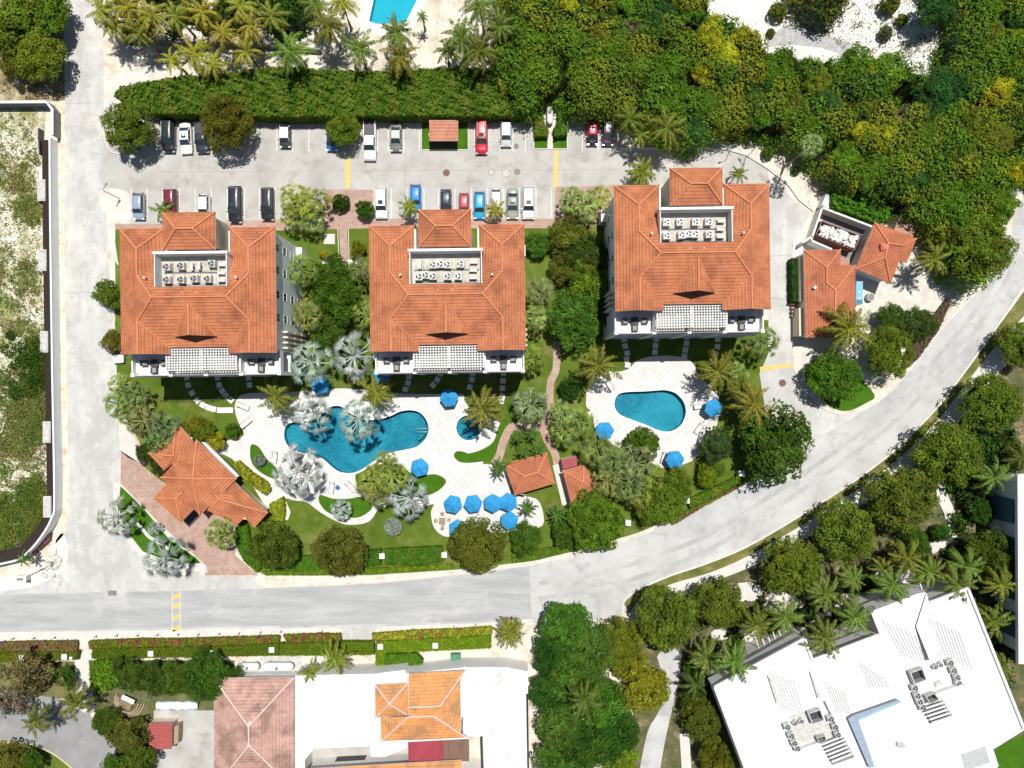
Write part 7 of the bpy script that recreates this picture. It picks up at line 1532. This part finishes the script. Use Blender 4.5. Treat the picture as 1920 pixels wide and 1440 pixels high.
# round street and garden trees
TL = [('fine', 242, 240, 51, OLV, 'round olive tree at the left corner of the parking lot', 1), ('fine', 425, 234, 53, (.125, .14, .016), 'round dark olive tree over the upper parking row', 1),
      ('fine', 645, 247, 34, OLV, 'heart-shaped olive tree between the blue hatchback and the white pickup', 1),
      ('fine', 78, 108, 50, OLY, 'broad olive tree at the top left, nearest the lane', 1), ('big', 35, 48, 55, OLV, 'large green tree in the top left corner', 1), ('fine', 30, 110, 42, (.15, .15, .015), 'olive tree in the left edge group, above the boundary wall', 1), ('big', 95, 25, 44, MG, 'green tree overhanging the lane at the top left', 1), ('big', 60, -10, 50, OLY, 'yellow-green tree cut by the top left edge', 1),
      ('big', 206, 552, 28, OLV, 'olive tree under the eaves left of the left-hand block', 1.2), ('big', 216, 640, 24, BRN, 'small dark tree over the white sedan left of the left-hand block', 1),
      ('big', 622, 520, 40, DG, 'upper of the three dark crowns between the left and middle blocks', 1), ('big', 640, 565, 46, DG, 'middle of the three dark crowns between the left and middle blocks', 1), ('big', 618, 615, 38, DG, 'lower of the three dark crowns between the left and middle blocks', 1),
      ('big', 1068, 440, 40, BRN, 'dark brownish crown below the fan palms between the middle and right blocks', 1), ('big', 1104, 478, 42, (.06, .09, .014), 'dark crown against the side wall of the right block', 1), ('big', 1100, 535, 44, MG, 'mid-green crown against the side wall of the right block', 1), ('big', 1060, 500, 30, BRN, 'small brownish crown left of the side-wall trees', 1), ('dense', 1075, 598, 56, SG, 'large deep green crown between the middle and right blocks', 1), ('dense', 1112, 575, 38, (.06, .13, .014), 'lighter green crown beside the large deep green one', 1),
      ('dense', 1007, 458, 25, SG, 'round glossy bush tree at the corner of the middle block', 1), 
      ('big', 1460, 833, 70, (.07, .115, .013), 'large glossy dark tree overhanging the road at the exit', 1), ('fine', 515, 1023, 48, (.10, .125, .016), 'dark round tree at the end of the pink driveway', 1), ('fine', 638, 1030, 54, (.135, .14, .02), 'brownish round tree below the large pool garden', 1), ('fine', 896, 1020, 58, (.135, .145, .02), 'big round brown-green tree beside the row of parasols', 1),
      ('dense', 1115, 978, 58, (.12, .20, .016), 'big bright green tree leaning over the road right of the cabanas', 1), ('dense', 1236, 945, 46, MG, 'bushy green tree inside the road curve below the fan palms', 1), ('dense', 985, 1010, 32, (.07, .15, .014), 'bushy green tree right of the brown-green tree', 1), 
      ('dense', 1563, 705, 52, (.085, .19, .014), 'dense bright green round tree on the island by the exit', 1), ('fine', 1665, 660, 52, OLV, 'olive tree leaning over the road beside the long service building', 1), ('dense', 1672, 598, 30, (.07, .13, .015), 'left of the pair of rounded green bushes in the service yard', 1), ('dense', 1722, 608, 34, (.075, .11, .02), 'right of the pair of rounded green bushes in the service yard', 1),
      ('fine', 1835, 472, 62, OLV, 'large olive tree overhanging the bend of the road', 1), ('fine', 1790, 450, 44, (.09, .10, .014), 'darker olive tree behind the one overhanging the bend', 1),
      ('fine', 1855, 755, 61, OLV, 'first round street tree from the right, upper end of the row beside the road', 1), ('fine', 1773, 850, 68, OLV, 'second round street tree from the upper right end of the row', 1), ('fine', 1686, 934, 68, OLV, 'third round street tree from the upper right end of the row', 1), ('fine', 1580, 998, 62, OLV, 'fourth round street tree from the upper right end of the row', 1), ('fine', 1483, 1060, 60, OLV, 'fifth round street tree from the upper right end of the row', 1), ('fine', 1347, 1128, 52, OLV, 'sixth round street tree, second from the driveway', 1), ('fine', 1248, 1158, 63, OLV, 'last round street tree, beside the villa driveway', 1),
      ('fine', 1905, 648, 44, OLV, 'round tree cut by the right edge above the street tree row', 1), ('fine', 1210, 1290, 50, (.28, .28, .018), 'golden yellow round tree beside the villa driveway', 1), ('fine', 1165, 1195, 42, OLY, 'olive tree pressed between the sea grape mass and the street trees', 1), ('fine', 1180, 1240, 36, (.21, .23, .018), 'yellowish crown between the sea grape mass and the golden tree', .9),
      ('fine', 1858, 1038, 52, (.085, .13, .014), 'feathery green tree against the neighbouring white building', 1), ('fine', 1318, 1345, 44, (.10, .14, .014), 'feathery green tree left of the white villa', 1), ('fine', 1300, 1310, 28, (.09, .13, .014), 'small feathery green tree above the one left of the villa', 1), ('fine', 1345, 1420, 40, (.14, .16, .014), 'yellow-green tree at the bottom edge left of the white villa', 1),
      ('dense', 1062, 1172, 52, SG, 'topmost sea grape crown reaching over the road', 1), ('dense', 1110, 1215, 52, SG, 'sea grape crown against the olive trees', 1), ('dense', 1040, 1225, 46, (.03, .10, .012), 'sea grape crown at the left edge of the mass', 1), ('dense', 1085, 1270, 56, SG, 'sea grape crown in the centre of the mass', 1), ('dense', 1035, 1300, 42, (.04, .12, .014), 'sea grape crown beside the stained white roof', 1), ('dense', 1130, 1320, 50, SG, 'sea grape crown below the golden tree', 1), ('dense', 1050, 1365, 48, SG, 'sea grape crown over the white side strip', 1), ('dense', 1155, 1370, 48, (.04, .12, .014), 'sea grape crown beside the villa driveway', 1), ('dense', 1100, 1395, 52, (.045, .12, .014), 'sea grape crown at the bottom edge', 1), ('dense', 1045, 1430, 44, SG, 'lowest left sea grape crown cut by the bottom edge', 1), ('big', 1165, 1425, 36, OLY, 'yellow-green crown at the bottom of the sea grape mass', 1),
      ('dense', 385, 1268, 48, (.06, .14, .014), 'bushy green tree against the pink roof', 1), ('dense', 425, 1278, 34, (.05, .12, .014), 'smaller bushy tree beside the pink roof corner', 1), ('dense', 330, 1270, 36, (.075, .15, .014), 'green bush tree above the white tarpaulin', 1), ('big', 285, 1270, 34, (.06, .11, .014), 'dark green bush tree above the round timber deck', 1), ('big', 245, 1262, 32, (.08, .14, .015), 'green bush tree at the left end of the garden shrubs', 1),
      ('dense', 200, 1352, 28, (.07, .13, .014), 'bushy tree left of the round timber deck', 1), ('big', 240, 1375, 36, (.11, .14, .02), 'olive bush tree beside the red shed', 1), ('big', 262, 1425, 36, (.09, .14, .016), 'bushy tree at the bottom edge beside the concrete yard', 1), ('big', 218, 1440, 30, (.09, .15, .016), 'bush at the bottom edge by the asphalt drive', 1),
      ('loose', 60, 1262, 44, (.14, .12, .05), 'thin half-bare brownish tree below the road at far left', 1), ('loose', 18, 1315, 34, (.22, .18, .11), 'pale dried bushy crown at the left edge', 1), ('big', 125, 1270, 20, DG, 'dark shrub tree left of the garden path', 1), ('big', 12, 1425, 34, BRN, 'dark round tree in the bottom left corner', 1), ('big', 60, 1425, 24, DG, 'dark shrub on the estate lawn', 1)]
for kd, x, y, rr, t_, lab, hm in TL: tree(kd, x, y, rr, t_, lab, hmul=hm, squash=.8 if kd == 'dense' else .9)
for kd, x, y, rr, t_, lab in [('ball', 639, 380, 18, (.045, .10, .01), 'dark clipped ball shrub on the brick path by the parking lot'), ('ball', 1204, 834, 35, (.085, .17, .012), 'large clipped green dome on the teardrop pool deck'), ('dense', 684, 392, 18, (.055, .13, .012), 'squarish glossy shrub beside the white SUV'), ('big', 672, 468, 16, (.16, .20, .015), 'yellow-tipped shrub on the lawn left of the middle block'), ('big', 608, 478, 9, (.33, .32, .02), 'small yellow shrub beside the brick path'),
                              ('ball', 437, 808, 16, (.08, .15, .012), 'round clipped bush at the edge of the white deck, near the reception'), ('big', 365, 800, 22, (.17, .20, .015), 'upper yellow-green shrub of the row behind the reception pavilion'), ('big', 385, 815, 22, (.13, .18, .015), 'middle yellow-green shrub of the row behind the reception pavilion'), ('big', 406, 828, 18, (.36, .34, .02), 'bright yellow shrub at the end of the row behind the reception pavilion'),
                              ('big', 1325, 892, 21, (.20, .24, .015), 'yellow-green bush on the grass inside the road curve'), ('big', 1340, 835, 34, (.06, .11, .03), 'grey-green loose shrub right of the teardrop deck'), ('dense', 1067, 730, 22, (.035, .085, .015), 'dark rounded shrub right of the pink path'), ('ball', 737, 988, 18, (.34, .38, .33), 'silver ball-shaped shrub alone on the lawn'), ('ball', 487, 864, 12, (.24, .30, .26), 'small silver-grey ball shrub by the croton hedge'),
                              ('big', 1250, 215, 20, MG, 'green bush behind the palms at the end of the parking lot'), ('dense', 1345, 880, 16, MG, 'small green bush near the glossy dark tree'), ('dense', 1270, 905, 30, MG, 'green bush beside the yellow-green one inside the road curve'), ('dense', 1060, 1000, 26, (.08, .15, .015), 'green bush between the dark palm and the big bright tree'), ('big', 300, 870, 20, (.06, .09, .02), 'dark shrub against the rear roof of the reception pavilion'), ('big', 275, 845, 18, (.05, .10, .012), 'dark green shrub between the fan palms and the pink driveway'),
                              ('big', 1705, 1000, 22, (.05, .11, .013), 'bush among the villa path bends'), ('dense', 1720, 1020, 26, (.06, .15, .013), 'bright bush below the third street tree'), ('dense', 1765, 1000, 18, (.05, .12, .013), 'bush at the outer bend of the villa path'), ('dense', 1840, 960, 24, (.045, .11, .013), 'bush beside the bluish wall'), ('big', 1600, 1048, 14, (.22, .16, .10), 'dry pinkish shrub beside the magenta clump'), ('dense', 1300, 1250, 20, DG, 'dark bush by the villa driveway')]:
    tree(kd, x, y, rr, t_, lab, None, 'shrub', 'shrub')
# palms
for x, y, rr, h, t_, lab in [
    (190, 18, 40, 7, YG, 'yellowing coconut palm nearest the lane at the top'), (240, 14, 40, 7, YG, 'second yellowing coconut palm from the lane at the top'), (285, 30, 44, 6.5, YG, 'third yellowing coconut palm from the lane, over the dark garden wall'), (380, 22, 40, 7, YG, 'coconut palm at the top edge above the dark garden wall'), (450, 12, 38, 7, YG, 'coconut palm at the top edge left of the dark thicket'), (470, 48, 40, 6.5, YG, 'coconut palm just above the end of the dark garden wall'),
    (212, 48, 34, 5.5, YG, 'small coconut palm over the end of the dark garden wall by the lane'), (262, 62, 34, 5.5, (.16, .20, .03), 'coconut palm leaning over the dark garden wall, between lane and trio'), (330, 30, 38, 6.5, (.17, .21, .03), 'coconut palm above the dark garden wall, left of centre'), (418, 62, 36, 6, YG, 'coconut palm over the dark garden wall, above the hedge trio'), (510, 30, 38, 6.5, (.15, .20, .03), 'coconut palm in front of the dark green thicket at the top'), (590, 10, 34, 6.5, GREEN, 'coconut palm at the top edge right of the dark green thicket'), (840, 95, 32, 5, GREEN, 'small coconut palm left of the two large ones by the hedge'), (935, 50, 38, 6.5, GREEN, 'coconut palm against the left end of the big thicket'),
    (322, 112, 32, 5, YG, 'short coconut palm left in the trio at the hedge corner'), (365, 100, 42, 5.5, YG, 'middle coconut palm of the trio at the hedge corner'), (400, 120, 34, 5, YG, 'coconut palm with orange fronds at the hedge'), (462, 98, 38, 5.5, YG, 'coconut palm over the hedge left of the large green one'), (546, 98, 50, 6.5, GREEN, 'large green coconut palm over the hedge, left of the turquoise pool'), (615, 48, 42, 7, (.12, .15, .02), 'coconut palm on the sand left of the turquoise pool'),
    (675, 92, 42, 6, GREEN, 'coconut palm directly below the turquoise pool corner'), (742, 62, 42, 6.5, GREEN, 'coconut palm overlapping the turquoise pool'), (752, 105, 44, 6, (.13, .15, .02), 'coconut palm on the hedge below the turquoise pool'), (642, 4, 34, 7, YG, 'coconut palm cut by the top edge left of the pool'), (866, 72, 46, 7, GREEN, 'left of the two large coconut palms right of the turquoise pool'), (898, 96, 50, 7, (.085, .12, .018), 'right of the two large coconut palms right of the turquoise pool'), (900, 14, 42, 7.5, GREEN, 'coconut palm at the top edge beside the thicket'), (792, 30, 16, 4, GREEN, 'tiny coconut palm on the pool sand'),
    (1180, 222, 36, 6, (.10, .14, .018), 'left coconut palm at the end of the upper parking row'), (1250, 240, 46, 6, (.11, .15, .018), 'right coconut palm at the end of the upper parking row'), (1200, 255, 30, 5, (.11, .15, .018), 'smaller coconut palm between the two at the end of the parking row'), (1204, 324, 36, 4.5, (.15, .18, .02), 'small coconut palm on the concrete beside the right stair tower'), (1385, 325, 24, 4.5, (.12, .16, .02), 'small palm on the concrete right of the right stair tower'),
    (305, 395, 28, 3.5, (.11, .16, .018), 'small palm beside the left stair tower'), (768, 388, 28, 4, (.14, .19, .02), 'small palm beside the middle stair tower, by the blue hatchback'), (928, 394, 30, 4, (.19, .20, .022), 'small yellowing palm right of the middle stair tower'),
    (1750, 487, 40, 6, (.13, .15, .02), 'coconut palm in the sandy service yard casting a star-shaped shadow'), (1590, 617, 60, 6.5, (.13, .15, .02), 'large coconut palm overlapping the long service building roof'),
    (517, 742, 46, 6, (.14, .16, .022), 'coconut palm at the upper left of the pool deck'), (706, 735, 40, 6, (.15, .18, .022), 'coconut palm above the large pool, below the middle block'), (905, 768, 48, 6.5, (.14, .15, .03), 'coconut palm beside the round plunge pool'), (1120, 686, 50, 6.5, (.12, .15, .02), 'coconut palm at the top left of the teardrop pool deck'), (1345, 696, 48, 6.5, (.12, .15, .02), 'coconut palm at the top right of the teardrop pool deck'), (1412, 758, 50, 7, (.15, .17, .022), 'coconut palm beside the glossy dark tree'), (1390, 728, 34, 5.5, (.10, .14, .02), 'coconut palm between the deck and the exit road'),
    (958, 1186, 36, 5, (.14, .17, .022), 'coconut palm at the end of the lime green hedge by the road'), (628, 1236, 38, 4.5, (.15, .19, .022), 'larger coconut palm between the gas tank and the driveway'), (580, 1262, 28, 4, (.15, .19, .022), 'smaller coconut palm over the corner of the white flat roof'), (67, 1352, 36, 5, (.08, .12, .02), 'dark coconut palm standing in the asphalt drive'), (140, 1318, 42, 5.5, (.10, .13, .02), 'coconut palm at the end of the garden path'),
    (1097, 1312, 42, 8.5, (.07, .11, .018), 'coconut palm emerging from the sea grape mass'), (1325, 1232, 42, 6, GREEN, 'coconut palm between the last street tree and the villa'), (1376, 1240, 46, 8.5, GREEN, 'coconut palm overlapping the left corner of the villa roof'), (1418, 1172, 42, 6.5, (.09, .13, .018), 'coconut palm right of the sixth street tree'), (1305, 1282, 34, 4, (.06, .11, .018), 'dark coconut palm beside the villa driveway'), (1472, 1155, 44, 7, GREEN, 'coconut palm on the villa terrace, below the fifth street tree'), (1547, 1112, 42, 6.5, GREEN, 'coconut palm below the fourth street tree'), (1545, 1197, 46, 8.5, GREEN, 'coconut palm in the notch of the villa roof'), (1602, 1158, 46, 8, GREEN, 'coconut palm before the middle bay of the villa'), (1672, 1098, 46, 7.5, GREEN, 'coconut palm above the villa skylight fold'), (1740, 1072, 40, 7, GREEN, 'coconut palm over the top corner of the villa garden'), (1795, 1095, 42, 7.5, GREEN, 'coconut palm at the upper right corner of the villa'),
    (1862, 1165, 42, 7, (.10, .13, .018), 'coconut palm right of the villa, lower one'), (1876, 1095, 40, 7, (.13, .15, .02), 'coconut palm right of the villa, upper one'), (1862, 895, 42, 6.5, GREEN, 'coconut palm against the bluish wall'), (1700, 1045, 44, 6, (.12, .15, .02), 'coconut palm below the third street tree'), (1812, 1062, 40, 6, GREEN, 'coconut palm below the feathery green tree'), (1915, 858, 36, 5.5, (.08, .11, .018), 'coconut palm at the right edge'), (1600, 1085, 34, 5, GREEN, 'coconut palm below the magenta bougainvillea'), (1880, 1250, 36, 6, (.09, .13, .018), 'coconut palm low on the right side of the villa'), (1655, 1065, 32, 5, GREEN, 'small coconut palm left of the one below the third street tree')]:
    palm('young' if rr < 33 else 'coco', x, y, rr, h, t_, lab, lean=(random.uniform(-.5, .5), random.uniform(-.5, .5)))
for x, y, rr, h, t_, lab in [
    (550, 372, 30, 3.6, YG, 'upper left fan palm of the clump on the brick path'), (596, 378, 30, 3.6, (.16, .20, .03), 'upper right fan palm of the clump on the brick path'), (548, 408, 26, 3.2, (.16, .20, .03), 'lower left fan palm of the clump on the brick path'), (582, 412, 28, 3.2, FANG, 'lower right fan palm of the clump on the brick path'), (568, 390, 30, 4.4, YG, 'central fan palm of the clump on the brick path'),
    (567, 508, 34, 6, (.15, .19, .045), 'upper fan palm against the right side wall of the left block'), (575, 588, 32, 6, (.17, .20, .05), 'lower fan palm against the right side wall of the left block'), (678, 506, 26, 5, (.14, .16, .06), 'upper fan palm at the left eaves of the middle block'), (686, 592, 30, 5, (.15, .19, .04), 'lower fan palm at the left eaves of the middle block'),
    (1072, 374, 28, 4, FANG, 'left fan palm at the end of the lower parking row'), (1094, 388, 34, 5, FANG, 'large fan palm at the end of the lower parking row'), (1124, 372, 26, 4, (.17, .21, .03), 'right fan palm beside the right block at the parking row'), (1012, 545, 30, 5, (.16, .19, .06), 'fan palm at the right eaves of the middle block, upper one'), (1004, 596, 26, 5, FANG, 'fan palm at the right eaves of the middle block, lower one'), (1000, 672, 28, 4.5, (.16, .20, .03), 'fan palm at the lower right corner of the middle block'), (1430, 642, 34, 5.5, (.12, .17, .05), 'fan palm at the lower right corner of the right block'), (1382, 700, 24, 4, FANG, 'small fan palm right of the teardrop deck'),
    (226, 722, 24, 3.8, FANG, 'uppermost fan palm of the row below the left block'), (222, 757, 30, 4, FANG, 'fan palm of the row nearest the lane'), (256, 742, 26, 3.8, (.13, .17, .05), 'fan palm behind the one nearest the lane'), (270, 790, 34, 4.2, (.14, .17, .05), 'large fan palm in the middle of the row below the left block'), (310, 800, 30, 4, (.12, .17, .06), 'fan palm touching the rear roof of the reception'), (298, 826, 26, 3.8, (.12, .18, .05), 'lowest fan palm of the row beside the reception roof'), (240, 775, 24, 4, (.15, .18, .05), 'small fan palm between the two larger ones by the lane'), (414, 1000, 32, 4.5, (.17, .20, .045), 'fan palm beside the pink driveway in front of the reception'),
    (700, 905, 36, 5, (.17, .20, .04), 'left fan palm of the clump beside the large pool'), (735, 892, 36, 5.4, (.18, .20, .04), 'middle fan palm of the clump beside the large pool'), (722, 870, 28, 5, (.17, .21, .04), 'upper fan palm of the clump beside the large pool'), (712, 928, 26, 4.4, (.15, .18, .04), 'lower fan palm of the clump beside the large pool'),
    (1052, 775, 28, 4.4, FANG, 'upper left fan palm right of the pink path'), (1086, 790, 32, 4.8, (.16, .20, .05), 'upper right fan palm right of the pink path'), (1060, 808, 30, 4.4, (.16, .20, .05), 'lower fan palm right of the pink path'), (1118, 842, 36, 5, (.14, .18, .05), 'fan palm at the upper left of the big clump beside the red annex'), (1150, 862, 36, 5.2, (.13, .17, .06), 'fan palm in the upper middle of the big clump'), (1192, 868, 38, 5.4, (.14, .17, .07), 'fan palm at the upper right of the big clump, by the clipped dome'), (1140, 902, 32, 5, (.14, .18, .05), 'fan palm at the left of the big clump, above the cabana roof'), (1178, 908, 36, 5.2, (.13, .17, .06), 'fan palm in the lower middle of the big clump'), (1222, 895, 28, 4.6, (.16, .20, .03), 'yellowish fan palm at the right of the big clump'), (1200, 935, 24, 4.2, (.17, .20, .03), 'small fan palm at the bottom of the big clump'),
    (1522, 272, 24, 10.5, (.19, .22, .10), 'tall grey-green fan palm at the lower edge of the thicket'), (995, 760, 38, 5, (.15, .20, .10), 'blue-green fan palm left of the pink path')]:
    palm('fan', x, y, rr, h, t_, lab)
for x, y, rr, h, lab in [(584, 680, 46, 6.5, 'silver palm below the right corner of the left block'), (664, 668, 46, 6.5, 'silver palm at the lower left corner of the middle block'), (588, 776, 38, 5, 'greyer silver palm at the upper left edge of the large pool'), (674, 787, 44, 7, 'pale silver palm standing over the middle of the large pool'), (561, 882, 50, 6, 'largest silver palm on the left side of the large pool'), (768, 935, 40, 5, 'silver palm right of the fan palm clump'), (639, 956, 23, 3, 'small silver palm on the dark green planter'),
                          (222, 968, 38, 4.5, 'silver palm at the lane end of the corner lawn'), (312, 1045, 42, 4.5, 'silver palm at the junction end of the corner lawn')]:
    palm('silver', x, y, rr, h, SILV if y < 960 or rr < 30 else (.30, .34, .28), lab)
palm('fan', 290, 990, 14, 1.6, (.22, .28, .25), 'tiny silver palm between the two large ones on the corner lawn')
for x, y, rr, lab in [(972, 818, 20, 'upper left dark feathery palm of the clump above the cabana'), (998, 812, 20, 'upper right dark feathery palm of the clump above the cabana'), (982, 845, 22, 'lower left dark feathery palm of the clump above the cabana'), (1008, 842, 20, 'lower right dark feathery palm of the clump above the cabana'), (935, 876, 26, 'dark feathery palm left of the cabana'), (990, 952, 24, 'dark feathery palm among the parasols below the cabana'), (1046, 965, 28, 'dark feathery palm below the gap between the cabanas'), (45, 1048, 20, 'small dark palm outside the curved boundary wall')]:
    palm('young', x, y, rr, 3.6, (.055, .12, .02), lab)
# hanging checks
print('objects', len(bpy.data.objects), 'top', len([o for o in bpy.data.objects if o.parent is None]))
